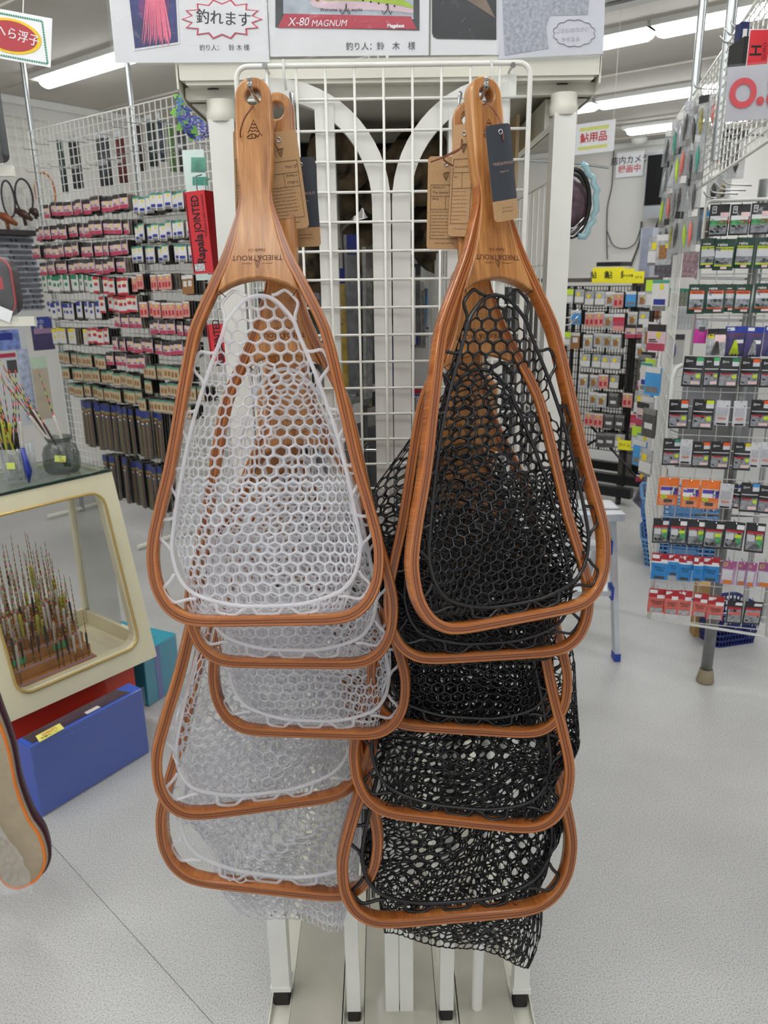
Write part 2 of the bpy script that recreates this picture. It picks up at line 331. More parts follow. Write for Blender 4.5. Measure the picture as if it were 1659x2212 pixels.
def bag_path(p):      # the cloth runs down the back, is pleated up and down once or more, and comes forward to the ring
    fold = .675 + p['drop']; up = p.get('up', .50)
    cw = [.25, fold, up, fold - .008, .672]; cy = [1, .95, .70, .50, .05]
    if p.get('twice'): cw = [.25, fold, up, fold - .005, up + .06, fold - .012, .672]; cy = [1, .95, .8, .65, .45, .3, .05]
    return cw, cy, [.25] + list(.25 + np.cumsum(np.abs(np.diff(cw))))
def bag_map(U, S, p):
    """rest coordinates (U across, S down the cloth) to local x, y (back), z (down) of a hanging bag"""
    cw, cy, cs = bag_path(p); fold = .675 + p['drop']; w = np.interp(S, cs, cw); yf = np.interp(S, cs, cy); back = S <= cs[1]
    Hr = np.interp(w, RING_C[:, 1], RING_C[:, 0])
    low = np.clip((w - .60) / (fold - .60 + 1e-6), 0, 1)
    Hb = np.where(w < .60, Hr, .127 - (.127 - p['bw']) * low)
    D = p['D'] * sstep((w - .25) / .16) + .006
    Lh = Hb + .55 * D                                    # half length of cloth across
    q = np.clip(U / Lh, -1, 1); th = q * math.pi / 2
    ell = np.sin(th); x = Hb * np.sign(ell) * np.abs(ell) ** 1.0
    y = D * np.clip(np.cos(th), 0, 1) ** .75
    y = np.maximum(y, D * sstep((w - .60) / .06) * .8)
    y = y * yf + .003
    x = x + p['shift'] * low + p['sway'] * np.sin(np.clip((w - .27) / (fold - .27), 0, 1) * math.pi) * np.cos(th)
    sd_ = p['seed']; cr = p.get('crease', .0)
    y = y - .55 * D * np.exp(-((U - cr - .01 * np.sin(w * 9)) / .010) ** 2) * sstep((w - .3) / .1) * back * .7
    wr = p.get('wr', .006)
    wr = wr * (1 - .6 * low)
    y = y + wr * np.sin(U * 55 + 3 * np.sin(w * 21 + sd_) + sd_) * sstep((w - .28) / .1) + wr * .8 * np.sin(w * 40 + U * 30 + sd_ * 2) * sstep((w - .28) / .1)
    x = x + .004 * np.sin(w * 37 + U * 20 + sd_)
    w2 = w + p.get('tilt', 0) * x * low
    return np.stack([x, y, -w2], -1), Lh
def make_netting(p):
    pitch = p.get('pitch', .0165); R0 = pitch / math.sqrt(3); cw, cy, cs = bag_path(p); vid = {}; F = []
    rows = int((cs[-1] - .25) / (1.5 * R0)) + 2
    hr = p.get('hole', .80); rnd = p.get('round', .35)
    cen = []
    for j in range(rows):
        s_ = .262 + j * 1.5 * R0
        for i in range(-14, 15):
            u_ = (i + .5 * (j % 2)) * pitch
            cen.append((u_, s_))
    cen = np.array(cen); _, Lh = bag_map(cen[:, 0], cen[:, 1], p)
    w = np.interp(cen[:, 1], cs, cw)
    ok = (np.abs(cen[:, 0]) < Lh - R0 * .55) & ~((cen[:, 1] > cs[-2]) & (w < .675 - .04 * (cen[:, 0] / .1) ** 2))
    cen = cen[ok]
    ang = [R(30 + 30 * k) for k in range(12)]
    keys = []; UV = []; off = []
    def vert(u_, s_, o_):
        k = (round(u_ * 5000), round(s_ * 5000), o_)
        if k not in vid: vid[k] = len(UV); UV.append((u_, s_)); off.append(o_)
        return vid[k]
    rs = np.random.RandomState(int(p['seed'] * 10) + 3)
    for u_, s_ in cen:
        of, ob, ih = [], [], []
        jr = 1 + rs.uniform(-.07, .05)
        for k, a in enumerate(ang):
            r_ = R0 if k % 2 == 0 else R0 * math.cos(R(30))
            pu, ps = u_ + r_ * math.cos(a), s_ + r_ * math.sin(a)
            of.append(vert(pu, ps, 1)); ob.append(vert(pu, ps, -1))
            rh = hr * jr * (R0 * (1 - rnd * .13) if k % 2 == 0 else R0 * math.cos(R(30)) * (1 + rnd * .03))
            vid[('h', u_, s_, k)] = len(UV); ih.append(len(UV)); UV.append((u_ + rh * math.cos(a), s_ + rh * math.sin(a))); off.append(0)
        for k in range(12):
            k2 = (k + 1) % 12
            F.append((of[k], ih[k], ih[k2], of[k2])); F.append((ob[k], ob[k2], ih[k2], ih[k]))
    UV = np.array(UV); off = np.array(off, float); e = 1e-3
    P, _ = bag_map(UV[:, 0], UV[:, 1], p); Pu, _ = bag_map(UV[:, 0] + e, UV[:, 1], p); Ps, _ = bag_map(UV[:, 0], UV[:, 1] + e, p)
    n = np.cross(Pu - P, Ps - P); n /= np.linalg.norm(n, axis=1)[:, None] + 1e-9
    P = P + n * (off * p.get('th', .0012))[:, None]
    me = bpy.data.meshes.new('netting'); me.from_pydata(P.tolist(), [], F); me.materials.append(p['m'])
    me.polygons.foreach_set('use_smooth', [True] * len(F)); me.update()
    return me
def offset_norm(C):
    T = np.gradient(C, axis=0); N_ = np.stack([T[:, 1], -T[:, 0]], 1); return N_ / (np.linalg.norm(N_, axis=1)[:, None] + 1e-9), T
def make_hoop_mesh(ext):
    H = crom(HOOPH, 6); H = H[:-1]; full = np.concatenate([np.stack([-H[:, 0], H[:, 1]], 1), [[0, .694]], H[::-1]])
    n = len(full); arc = np.concatenate([[0], np.cumsum(np.linalg.norm(np.diff(full, axis=0), axis=1))]); tot = arc[-1]
    N_, T = offset_norm(full)
    d = np.minimum(arc, tot - arc); wd = np.interp(d, [0, .04, .08, .12, .2], [.001, .004, .0095, .0135, .0145]) / 2
    sec = [(-1, -.8), (-1, .8), (-.82, 1), (-.3, 1), (.3, 1), (.82, 1), (1, .8), (1, -.8), (.82, -1), (-.82, -1)]
    V = []; F = []; UVs = []
    for j in range(n):
        for a, b_ in sec:
            V.append((full[j, 0] + N_[j, 0] * a * wd[j], -b_ * .0095, -(full[j, 1] + N_[j, 1] * a * wd[j]) - ext)); UVs.append((.5 + a * .48, arc[j]))
    k = len(sec)
    for j in range(n - 1):
        for q in range(k):
            F.append((j * k + q, (j + 1) * k + q, (j + 1) * k + (q + 1) % k, j * k + (q + 1) % k))
    F.append(tuple(range(k))); F.append(tuple((n - 1) * k + q for q in range(k))[::-1])
    me = bpy.data.meshes.new('hoop'); me.from_pydata(V, [], F); me.materials.append(WOODH)
    uvl = me.uv_layers.new(name='UVMap'); li = np.empty(len(me.loops), int); me.loops.foreach_get('vertex_index', li)
    uvl.data.foreach_set('uv', np.array(UVs)[li].ravel()); me.polygons.foreach_set('use_smooth', [True] * len(F)); me.set_sharp_from_angle(angle=R(50)); me.update()
    return me
def make_handle_mesh(ext):
    c = bpy.data.curves.new('handle', 'CURVE'); c.dimensions = '2D'; c.fill_mode = 'BOTH'; c.extrude = .0075; c.bevel_depth = .0028; c.bevel_resolution = 2
    half = [(.0215, 0), (.0222, .05), (.0210, .090 + ext), (.0178, .13 + ext), (.0240, .168 + ext), (.0345, .205 + ext), (.0462, .232 + ext)]
    hc = crom(half, 6); arc_ = [(.0515, .2455 + ext), (.040, .2392 + ext), (.027, .2348 + ext), (.013, .2318 + ext), (0, .2308 + ext)]
    top = [(.0215 * math.sin(R(a)), -.0215 * math.cos(R(a))) for a in range(0, 90, 10)]
    right = top + [tuple(p) for p in hc] + arc_
    pts = right + [(-x, w) for x, w in right[::-1][1:-1]]
    for loop in (pts, [(.0138 * math.cos(R(a)), .0138 * math.sin(R(a))) for a in range(0, 360, 18)]):
        sp = c.splines.new('POLY'); sp.points.add(len(loop) - 1); sp.use_cyclic_u = True
        for k, (x, w) in enumerate(loop): sp.points[k].co = (x * .965, -w, 0, 1)
    o = bpy.data.objects.new('tmp', c); COL.objects.link(o); bpy.context.view_layer.update()
    me = bpy.data.meshes.new_from_object(o.evaluated_get(bpy.context.evaluated_depsgraph_get())); bpy.data.objects.remove(o)
    me.transform(Matrix.Rotation(R(90), 4, 'X')); me.name = 'handle'; me.materials.clear(); me.materials.append(WOOD)
    me.polygons.foreach_set('use_smooth', [True] * len(me.polygons)); me.set_sharp_from_angle(angle=R(35)); return me
_HM = {}
def ring_mesh(ext, m, th):
    Rg = RING_C; full = np.concatenate([Rg, np.stack([-Rg[::-1, 0], Rg[::-1, 1]], 1)[1:-1]])
    b = MB(); b.tube([(x, 0, -w - ext) for x, w in full], th, 6, closed=True); return b
TABS = [(.030, .270, -.012, -.012, 1), (.068, .346, .02, 0, 0), (.0955, .425, .02, 0, 0), (.116, .508, .02, 0, 0), (.126, .575, .018, 0, 0), (.113, .645, .016, .016, 0), (.052, .672, 0, .016, 0)]
def tab_loops(parent, ext, m, th, rs):
    # one loop per fixing point: leaves the ring, reaches the hoop, comes back
    H = crom(HOOPH, 6)
    for sgn in (-1, 1):
        for (x, w, dx, dw, top) in TABS:
            c = np.array([x, w]); j = int(np.argmin(np.linalg.norm(RING_C - c, axis=1))); t_ = RING_C[min(j + 2, len(RING_C) - 1)] - RING_C[max(j - 2, 0)]; t_ /= np.linalg.norm(t_)
            nn = np.array([t_[1], -t_[0]]) if not top else np.array([.75, -.62])
            hd = H[int(np.argmin(np.linalg.norm(H - c, axis=1)))]; dist = max(.012, min(.026, np.linalg.norm(hd - c) - .008)) if not top else .020
            c = RING_C[j]; a, b_ = c - t_ * .022, c + t_ * .024
            P = [a, c - t_ * .0185 + nn * dist * .35, c - t_ * .0165 + nn * dist * .85, c - t_ * .010 + nn * dist, c + t_ * .006 + nn * dist, c + t_ * .012 + nn * dist * .75, b_ * .75 + c * .25 + nn * dist * .25, b_]
            P = crom(P, 3); wob = rs.uniform(-.003, .003)
            MB().tube([(sgn * q[0], wob * math.sin(math.pi * i / (len(P) - 1)), -q[1] - ext) for i, q in enumerate(P)], th * 1.05, 5).build('tab_loop', m, parent, smooth='all')
            ap = c - t_ * .003 + nn * dist; e = ap + nn * .010
            MB().tube([(sgn * ap[0], -.002, -ap[1] - ext), (sgn * (ap + nn * .004)[0], -.004, -(ap + nn * .004)[1] - ext), (sgn * e[0], -.0095, -e[1] - ext)], .0006, 4).build('thread', INK, parent)
    c = np.array([0, .675]); P = crom([c + [-.022, 0], c + [-.016, .009], c + [-.010, .0115], c + [.010, .0115], c + [.016, .009], c + [.022, 0]], 3)
    MB().tube([(q[0], 0, -q[1] - ext) for q in P], th * 1.05, 5).build('tab_loop', m, parent, smooth='all')
    MB().tube([(0, -.002, -.6865 - ext), (0, -.0095, -.695 - ext)], .0006, 4).build('thread', INK, parent)
def stroke(b, P, w=.0006, y=-.0108):
    P = [(x, y, z) for x, z in P]; b.tube(P, w, 4); return b
def emblem(parent, x, z, s, rot=0.0, y=-.0104):
    """burnt-in mountain with ripples over a trout head"""
    b = MB(); c, sn_ = math.cos(rot), math.sin(rot)
    def T(P): return [(x + s * (px * c - pz * sn_), z + s * (px * sn_ + pz * c)) for px, pz in P]
    w = .045 * s
    stroke(b, T([(-.62, -.35), (0, 1), (.62, -.35)]), w, y)
    for k, zz in enumerate((.55, .2, -.12)):
        hw = .62 * (1 - zz) / 1.35
        stroke(b, T([(-hw + 2 * hw * i / 8, zz + .06 * math.sin(i * 1.6)) for i in range(9)]), w, y)
    stroke(b, T([(-.72 + .02 * i, -.72 + .3 * math.sin(math.pi * i / 60)) for i in range(0, 61, 5)]), w, y)
    stroke(b, T([(-.72, -.72), (-.6, -.9), (.1, -.86), (.5, -.62), (.62, -.35), (.85, -.62)]), w, y)
    stroke(b, T([(-.25, -.5), (-.15, -.68), (-.28, -.84)]), w, y); stroke(b, T([(.1, -.5), (.2, -.68), (.1, -.82)]), w, y)
    stroke(b, T([(-.5 + .06 * math.cos(i), -.62 + .06 * math.sin(i)) for i in range(8)]), w * .8, y)
    return b.build('emblem', BURN, parent)
NETGRP = {}
def landing_net(label, hole, bottom, ln, p, yaw=0.0, scale=1.0, lettering=True, em=True, group=None, black=False):
    """hole, bottom: world points of the handle hole and of the hoop's lowest middle; ln: handle extension"""
    hole = np.array(hole); bottom = np.array(bottom)
    dn = bottom - hole; L_ = np.linalg.norm(dn); z = -dn / L_
    s = L_ / (.701 + ln); Mw = frame(hole, (math.cos(yaw), math.sin(yaw), 0), tuple(z))
    # keep z exact: rebuild x perpendicular to z
    xz = np.array([math.cos(yaw), math.sin(yaw), 0]); xz = xz - z * (xz @ z); xz /= np.linalg.norm(xz); yz = np.cross(z, xz)
    Mw = Matrix(((xz[0], yz[0], z[0], hole[0]), (xz[1], yz[1], z[1], hole[1]), (xz[2], yz[2], z[2], hole[2]), (0, 0, 0, 1))) @ Matrix.Scale(s, 4)
    t = empty('landing_net', Mw=Mw, label=label, cat='fishing net', group=group)
    if ln not in _HM: _HM[ln] = (make_handle_mesh(ln), make_hoop_mesh(ln))
    link('handle', _HM[ln][0], t); link('hoop', _HM[ln][1], t)
    m = BLACKNET if black else CLEARNET; p = dict(p); p['m'] = m; rs = np.random.RandomState(int(p['seed'] * 7) + 1)
    nt = link('netting', make_netting(p), t); nt.location = (0, 0, -ln)
    ring_mesh(ln, m, .0028).build('rim_cord', m, t, smooth='all'); tab_loops(t, ln, m, .0023, rs)
    if lettering:
        zl = -.207 - ln
        text('TRIED&TROUT', .0092, BURN, t, 0, zl, -.0106, R(180), sx=1.1)
        text('Supply Co.', .0055, BURN, t, 0, zl + .0095, -.0106, R(180), shear=.4)
        text('CRAFTED IN', .0024, BURN, t, .0135, zl - .0075, -.0106, R(180)); text('COLORADO', .0024, BURN, t, -.0135, zl - .0075, -.0106, R(180))
        emblem(t, 0, zl - .0085, .0052, R(180))
    if em: emblem(t, 0, -.043, .0125)
    return t
CARDK = KRAFT; NAVY = mat((52, 58, 66), 0.55, 0, 0.04, 200)
def hang_tag(net, u, v, Y, w, h, roll=0.0, yaw=0.0, dark=False, bend=0.0, words=(), name='paper_tag', label=None):
    """paper tag by world position, then parented to its net"""
    c = at(u, v, Y); Mt = Matrix.Translation(Vector(c)) @ Matrix.Rotation(R(yaw), 4, 'Z') @ Matrix.Rotation(R(roll), 4, 'Y')
    b = MB(); nx = 8; r_ = .005; n = 12
    def yy(x, z): return bend * math.cos(x / w * 2.6) - bend
    P = rrect(w, h, r_, 3)
    # grid card with rounded outline: strips across x
    xs = sorted(set([round(x, 6) for x, _ in P] + [round(-w / 2 + w * i / nx, 6) for i in range(nx + 1)]))
    def zlim(x):
        e = w / 2 - abs(x); return h / 2 - (r_ - math.sqrt(max(0, r_ * r_ - (r_ - e) ** 2)) if e < r_ else 0)
    zc = -h / 2 + h * .22
    mi0 = 1 if dark else 0
    for i in range(len(xs) - 1):
        x0, x1 = xs[i], xs[i + 1]
        for (za0, za1, zb0, zb1, mi) in ((-zlim(x0), -zlim(x1), zc, zc, 0), (zc, zc, zlim(x0), zlim(x1), mi0)):
            for dy, flip in ((0, False), (.0007, True)):
                Q = [(x0, yy(x0, 0) + dy, za0), (x1, yy(x1, 0) + dy, za1), (x1, yy(x1, 0) + dy, zb1), (x0, yy(x0, 0) + dy, zb0)]
                b.quadv(Q if not flip else Q[::-1], mi if not flip else 0)
    o = b.build(name, [KRAFT, NAVY], None, smooth='all'); o.matrix_world = Mt
    y0 = lambda x: yy(x, 0) - .0004
    ey = MB(); ey.tube([(.0028 * math.cos(R(a)), y0(0), h * .42 + .0028 * math.sin(R(a))) for a in range(0, 360, 40)], .0009, 5, closed=True); ey.build('eyelet', CHROME, o, smooth='all')
    if dark:
        pink = mat((196, 160, 146), .6, 0, .02); text('TRIED&TROUT', w * .128, pink, o, 0, h * .10, y0(0), sx=1.0); text('Supply Co.', w * .085, pink, o, 0, h * .02, y0(0), shear=.4)
        text('Made in the mountains', w * .05, INK, o, 0, -h * .36, y0(0)); text('Tested in the waters.', w * .055, INK, o, 0, -h * .40, y0(0))
    else:
        bx = MB()
        def ln_(x0, z0, x1, z1): bx.box((min(x0, x1) - .0002, y0(0) - .0002, min(z0, z1) - .0002), (max(x0, x1) + .0002, y0(0), max(z0, z1) + .0002))
        e = w * .41
        for zz in (.20, .08, -.06, -.38): ln_(-e, h * zz, e, h * zz)
        ln_(-e, h * -.38, -e, h * .20); ln_(e, h * -.38, e, h * .20); ln_(0, -h * .06, 0, h * .08); bx.build('printed_rule', INK, o)
        for s_, sz, x, zz, al in words: text(s_, w * sz, INK, o, x * w, zz * h, y0(0), align=al)
        bl = ['The Tried & Trout mission is to', 'empower anglers with exceptional', 'products and inspire a lasting love for', 'fishing. Our hand crafted wooden nets have', 'been developed and tested in the', 'Colorado Rocky Mountains and are', 'created to give you the best catching', 'experience possible.']
        for k, l_ in enumerate(bl): text(l_[:34], w * .046, INK, o, -e * .93, -h * (.09 + .036 * k), y0(0), align='LEFT')
        text('Follow us @triedandtrout', w * .05, INK, o, 0, -h * .43, y0(0)); emblem(o, 0, h * .29, .006, R(180), y0(0))
    if net:
        bpy.context.view_layer.update(); o.parent = net; o.matrix_parent_inverse = net.matrix_world.inverted()
    return o
def cord(net, pts, r_=.0011, name='leather_cord'):
    P = crom(pts, 5); o = MB().tube(P, r_, 6).build(name, LEATHER, None, smooth='all')
    if net: o.parent = net; o.matrix_parent_inverse = net.matrix_world.inverted()
    return o
bp = dict(D=.055, drop=.03, bw=.10, shift=0, sway=0, seed=1.0)
# the left column: clear rubber bags.  hole pixel, bottom-middle pixel, distances
def netpx(label, hp, Yh, bp_, Yb, ln, p, **k): return landing_net(label, at(hp[0], hp[1], Yh), at(bp_[0], bp_[1], Yb), ln, p, **k)
LN = []
LN.append(netpx('front landing net with clear honeycomb mesh, topmost in the left column', (549, 215), 1.12, (579, 1350), .96, 0, dict(bp, D=.05, drop=.035, crease=.012, wr=.004), yaw=.0))
LN.append(netpx('clear mesh landing net directly behind the front one, second hoop from top on left', (600, 244), 1.165, (632, 1441), 1.02, .10, dict(bp, seed=2.3, D=.05, drop=.05, crease=.03, shift=-.01), yaw=-.08, em=False))
LN.append(netpx('clear mesh landing net with hoop swung right, third hoop down on left', (622, 610), 1.19, (672, 1590), 1.10, 0, dict(bp, seed=3.1, D=.045, drop=.04, hole=.8), yaw=-.14, em=False))
rb = dict(bp, round=.95, hole=.93, pitch=.0178)
LN.append(netpx('clear round-cell landing net, fourth hoop down on left, net bag lapping over its bottom rim', (612, 700), 1.22, (572, 1748), 1.12, 0, dict(rb, seed=4.7, D=.06, drop=.03, wr=.012, twice=1), yaw=.33, em=False))
LN.append(netpx('lowest clear landing net on left, its mesh bag hanging below the hoop', (600, 860), 1.26, (578, 1925), 1.17, 0, dict(rb, seed=5.2, D=.05, drop=.10, bw=.075, shift=.035, wr=.012, twice=1), yaw=-.10, em=False))
LN.append(netpx('front landing net with black honeycomb mesh, hoop turned toward right', (1043, 212), 1.12, (1118, 1345), .97, 0, dict(bp, seed=6.6, D=.05, drop=.015, crease=-.02, wr=.004), yaw=.42, black=True))
LN.append(netpx('black mesh landing net directly behind the front black one, bag bulging out on its left', (1012, 262), 1.165, (1060, 1425), 1.02, .10, dict(bp, seed=7.4, D=.06, drop=.05, sway=-.15, twice=1), yaw=.02, em=False, black=True))
LN.append(netpx('black mesh landing net, third hoop down in the right column', (1008, 610), 1.19, (1010, 1583), 1.10, 0, dict(bp, seed=8.8, D=.05, drop=.05, hole=.78, sway=.02, twice=1), yaw=-.18, em=False, black=True))
LN.append(netpx('black round-cell landing net, fourth hoop down, widest on right', (1006, 720), 1.20, (990, 1780), 1.08, 0, dict(rb, seed=9.3, D=.06, drop=.05, wr=.012, sway=.12, twice=1), yaw=-.2, em=False, black=True))
LN.append(netpx('lowest black landing net with pointed mesh bag hanging below the hoop', (1030, 850), 1.26, (985, 1985), 1.15, 0, dict(rb, seed=10.1, D=.06, drop=.10, bw=.10, shift=.012, wr=.010, tilt=.40, sway=.07, twice=1), yaw=.14, em=False, black=True))
bpy.context.view_layer.update()
n1, n2, n3, n4, n5, b1, b2, b3, b4, b5 = LN
cord(n1, [at(547, 228, 1.11), at(541, 236, 1.090), at(527, 258, 1.088), at(519, 288, 1.092), at(524, 312, 1.12)])
hang_tag(n1, 530, 388, 1.145, .030, .125, 2, 0)
cord(n2, [at(600, 262, 1.14), at(592, 300, 1.125), at(600, 322, 1.12)])
hang_tag(n2, 615, 392, 1.128, .050, .124, -6, 0, words=[('Finn 12"', .10, .08, .14, 'LEFT'), ('MODEL #', .07, .06, .05, 'LEFT'), ('TTGF12', .09, .06, -.02, 'LEFT'), ('SIZE', .07, -.38, .05, 'LEFT')])
hang_tag(n3, 655, 438, 1.16, .042, .118, -2, 0, dark=True)
cord(n3, [at(640, 348, 1.15), at(648, 362, 1.158), at(655, 380, 1.16)])
hang_tag(n4, 618, 445, 1.165, .04, .115, -2, 0)
cord(b1, [at(1044, 226, 1.10), at(1056, 226, 1.075), at(1076, 252, 1.070), at(1086, 285, 1.058), at(1087, 304, 1.055)])
hang_tag(b1, 1089, 374, 1.058, .037, .114, -9, 24, dark=True, bend=-.006)
cord(b2, [at(1012, 268, 1.15), at(998, 300, 1.12), at(990, 325, 1.11), at(930, 350, 1.11)]); cord(b2, [at(992, 322, 1.11), at(958, 342, 1.115), at(978, 358, 1.12)])
hang_tag(b2, 998, 392, 1.118, .037, .140, 3, -38, words=[('The Gunnie Finn 12"', .09, -.36, .13, 'LEFT'), ('PRICE', .06, -.36, .04, 'LEFT')])
hang_tag(b3, 962, 440, 1.135, .050, .120, 1, 0, words=[('PRODUCT:', .07, -.36, .17, 'LEFT'), ('The Gunnie Finn 12"', .09, -.36, .12, 'LEFT'), ('PRICE', .07, -.36, .05, 'LEFT')])

# ---------------------------------------------------------------- the display stand the nets hang on
GY = 1.33                      # wire panel in front
def X(u, v, Y): return float(at(u, v, Y)[0])
def Z(u, v, Y): return float(at(u, v, Y)[2])
st = empty('display_stand', (0, 1.4, 0), 'cream steel shop display stand in the middle, carrying the hanging nets', 'display stand')
def sp(name, mb, m, smooth=False): o = mb.build(name, m, None, smooth); o.parent = st; o.matrix_parent_inverse = Matrix.Translation((0, -1.4, 0)); return o
YF = 1.366
xl, xr = X(386, 150, YF), X(1297, 140, YF); zt, zb_ = Z(830, 125, YF), Z(830, 168, YF)
def bevbox(name, lo, hi, m, r=.003):
    b = MB(); P = rrect(hi[0] - lo[0], hi[2] - lo[2], r, 2, (hi[0] + lo[0]) / 2, (hi[2] + lo[2]) / 2)
    b.prism(P, (0, lo[1], 0), (1, 0, 0), (0, 0, 1), hi[1] - lo[1]) if False else b.prism([(x, -z) for x, z in P], (0, lo[1], 0), (1, 0, 0), (0, 0, -1), -(hi[1] - lo[1]))
    return sp(name, b, m)
bevbox('fascia', (xl, YF, zb_), (xr, YF + .03, zt), CREAM)
bevbox('shelf_top', (xl + .002, YF + .03, zt - .008), (xr - .002, YF + 1.15, zt - .001), CREAM)
bevbox('under_tray', (xl + .008, YF + .004, zb_ - .006), (xr - .008, YF + 1.1, zb_ + .004), CREAM)
bevbox('lower_rail', (X(400, 190, YF + .03), YF + .028, Z(830, 211, YF + .03)), (X(1284, 190, YF + .03), YF + .045, zb_ - .004), CREAM)
for s_, xe in ((-1, xl), (1, xr)):            # folded end plates of the tray
    b = MB(); z0 = Z(390, 212, YF)
    b.prism([(0, zt - .002), (1.1, zt - .002), (1.1, z0), (.05, z0), (.0, zb_ - .012)], (xe - .002 * (s_ < 0) + (0 if s_ < 0 else .002), YF, 0), (0, 1, 0), (0, 0, 1), .003); sp('end_plate', b, CREAM)
    g = MB(); xi = xe - s_ * .075; zz = Z(450, 255, YF + .05)
    g.hexa([(xe - s_ * .006, YF + .05, z0 - .001), (xi, YF + .05, z0 - .045), (xi, YF + 1.1, z0 - .045), (xe - s_ * .006, YF + 1.1, z0 - .001), (xe - s_ * .006, YF + .05, z0 + .001), (xi, YF + .05, z0 - .0 + .001), (xi, YF + 1.1, z0 + .001), (xe - s_ * .006, YF + 1.1, z0 + .001)]); sp('gusset', g, CREAM)
for k in (450, 1215):
    c = at(k + 5, 181, YF + .01); MB().lathe([(.0, 0), (.012, 0), (.012, .0012), (0, .0012)], (c[0], YF + .035, zb_ - .0075), 16).build('slot', BLACK, st).matrix_parent_inverse = Matrix.Translation((0, -1.4, 0))
zp = Z(485, 262, 1.40)
POSTS = [(X(485, 300, 1.402), 1.402, .042), (X(1214, 300, 1.385), 1.385, .036)]
for x, y, w in POSTS:
    b = MB(); b.box((x - w / 2, y - w / 2, .055), (x + w / 2, y + w / 2, zp)); sp('corner_post', b, PWHITE)
    b = MB(); b.lathe([(w * .60, -.003), (w * .64, .001), (w * .64, .012), (w * .60, .016), (w * .60, .03)], (x, y, zp), 24); sp('post_collar', b, CREAM, True)
    b = MB(); b.box((x - w / 2 - .003, y - w / 2 - .003, .050), (x + w / 2 + .003, y + w / 2 + .003, .062)); sp('post_sleeve', b, PWHITE)
    b = MB(); b.prism(rrect(w * .92, w * .92, .006, 3, x, y), (0, 0, .052), (1, 0, 0), (0, 1, 0), .046); sp('foot', b, mat((38, 36, 36), .6))
# inner posts a little in front of the arches
for (u0, v0, w, y) in ((701, 227, .0305, 1.354), (989, 237, .031, 1.354)):
    x = X(u0, v0, y); zt2 = Z(u0, v0, y)
    b = MB(); b.box((x - w / 2, y - w / 2, .035), (x + w / 2, y + w / 2, zt2)); sp('inner_post', b, PWHITE)
    b = MB(); b.prism(rrect(w * .95, w * .95, .005, 3, x, y), (0, 0, .036), (1, 0, 0), (0, 1, 0), .034); sp('foot', b, mat((38, 36, 36), .6))
# two flat-bar arches back to back
AYF = 1.342
for s_, uc in ((-1, 826), (1, 868)):
    x = X(uc, 600, AYF); w = .0305; rad = .170; zc = 1.757
    P = [(x, .004), (x, .9), (x, zc)] + [(x + s_ * rad * (1 - math.cos(R(a))), zc + rad * math.sin(R(a))) for a in range(6, 91, 6)] + [(x + s_ * (rad + .012), zc + rad)]
    P = np.array(P); T = np.gradient(P, axis=0); T /= np.linalg.norm(T, axis=1)[:, None]; N2 = np.stack([T[:, 1], -T[:, 0]], 1)
    b = MB()
    for q in range(len(P)):
        for sg, dy in ((-1, 0), (1, 0), (1, .02), (-1, .02)): b.v.append((P[q, 0] + N2[q, 0] * sg * w / 2, AYF + dy, P[q, 1] + N2[q, 1] * sg * w / 2))
    for q in range(len(P) - 1):
        for k in range(4): b.f.append((q * 4 + k, q * 4 + (k + 1) % 4, q * 4 + 4 + (k + 1) % 4, q * 4 + 4 + k)); b.mi.append(0)
    sp('arched_bar', b, PWHITE)
x = X(1085, 250, 1.352); b = MB(); b.tube([(x, 1.352, .02), (x, 1.352, Z(1085, 180, 1.352))], .0125, 16); sp('round_post', b, PWHITE, True)
# side frames of wire going back from the posts
def side_mesh(x, y0, y1, z0, z1, parent_fn, nz, ny, r_=.0016, name='side_mesh', m=GRIDW):
    b = MB(); b.tube([(x, y0, z0), (x, y1, z0), (x, y1, z1), (x, y0, z1)], r_ * 2, 6, closed=True)
    for i in range(1, ny): y = y0 + (y1 - y0) * i / ny; b.tube([(x, y, z0), (x, y, z1)], r_, 4)
    for i in range(1, nz): z = z0 + (z1 - z0) * i / nz; b.tube([(x + .003, y0, z), (x + .003, y1, z)], r_, 4)
    return parent_fn(name, b, m)
side_mesh(POSTS[0][0] + .004, 1.43, 2.45, .12, 1.84, sp, 12, 20)
side_mesh(POSTS[1][0] + .0, 1.41, 2.45, .12, 1.80, sp, 12, 20)
side_mesh(X(707, 600, 1.39) + .01, 1.40, 2.45, .12, 1.84, sp, 12, 20, m=STEEL)
side_mesh(X(977, 600, 1.39) - .004, 1.40, 2.45, .12, 1.84, sp, 12, 20)
for x, y in ((POSTS[0][0], 2.47), (POSTS[1][0], 2.47), (0.0, 2.47)):
    b = MB(); b.box((x - .018, y - .018, .01), (x + .018, y + .018, zp + .04)); sp('back_post', b, PWHITE)
b = MB(); b.box((.245, 1.50, 1.70), (.251, 2.40, 1.915)); sp('side_board', b, mat((206, 180, 140), .5, 0, .15, 8))
# floor channels and the beige decks between them
for x in (POSTS[0][0], POSTS[1][0], X(701, 227, 1.375), X(989, 237, 1.375)):
    b = MB()
    b.box((x - .024, 1.0, .0), (x + .024, 2.5, .004)); b.box((x - .024, 1.0, .004), (x - .021, 2.5, .022)); b.box((x + .021, 1.0, .004), (x + .024, 2.5, .022)); sp('floor_channel', b, CREAM)
DECK = mat((186, 182, 168), .12, 0, .08, 5, coat=.6, bump=.25)
xs = [POSTS[0][0] + .026, X(701, 227, 1.375) - .026, X(701, 227, 1.375) + .026, X(989, 237, 1.375) - .026, X(989, 237, 1.375) + .026, POSTS[1][0] - .026]
for k in range(3):
    b = MB(); b.box((xs[2 * k], 1.02, .012), (xs[2 * k + 1], 2.46, .030)); sp('deck_panel', b, DECK)
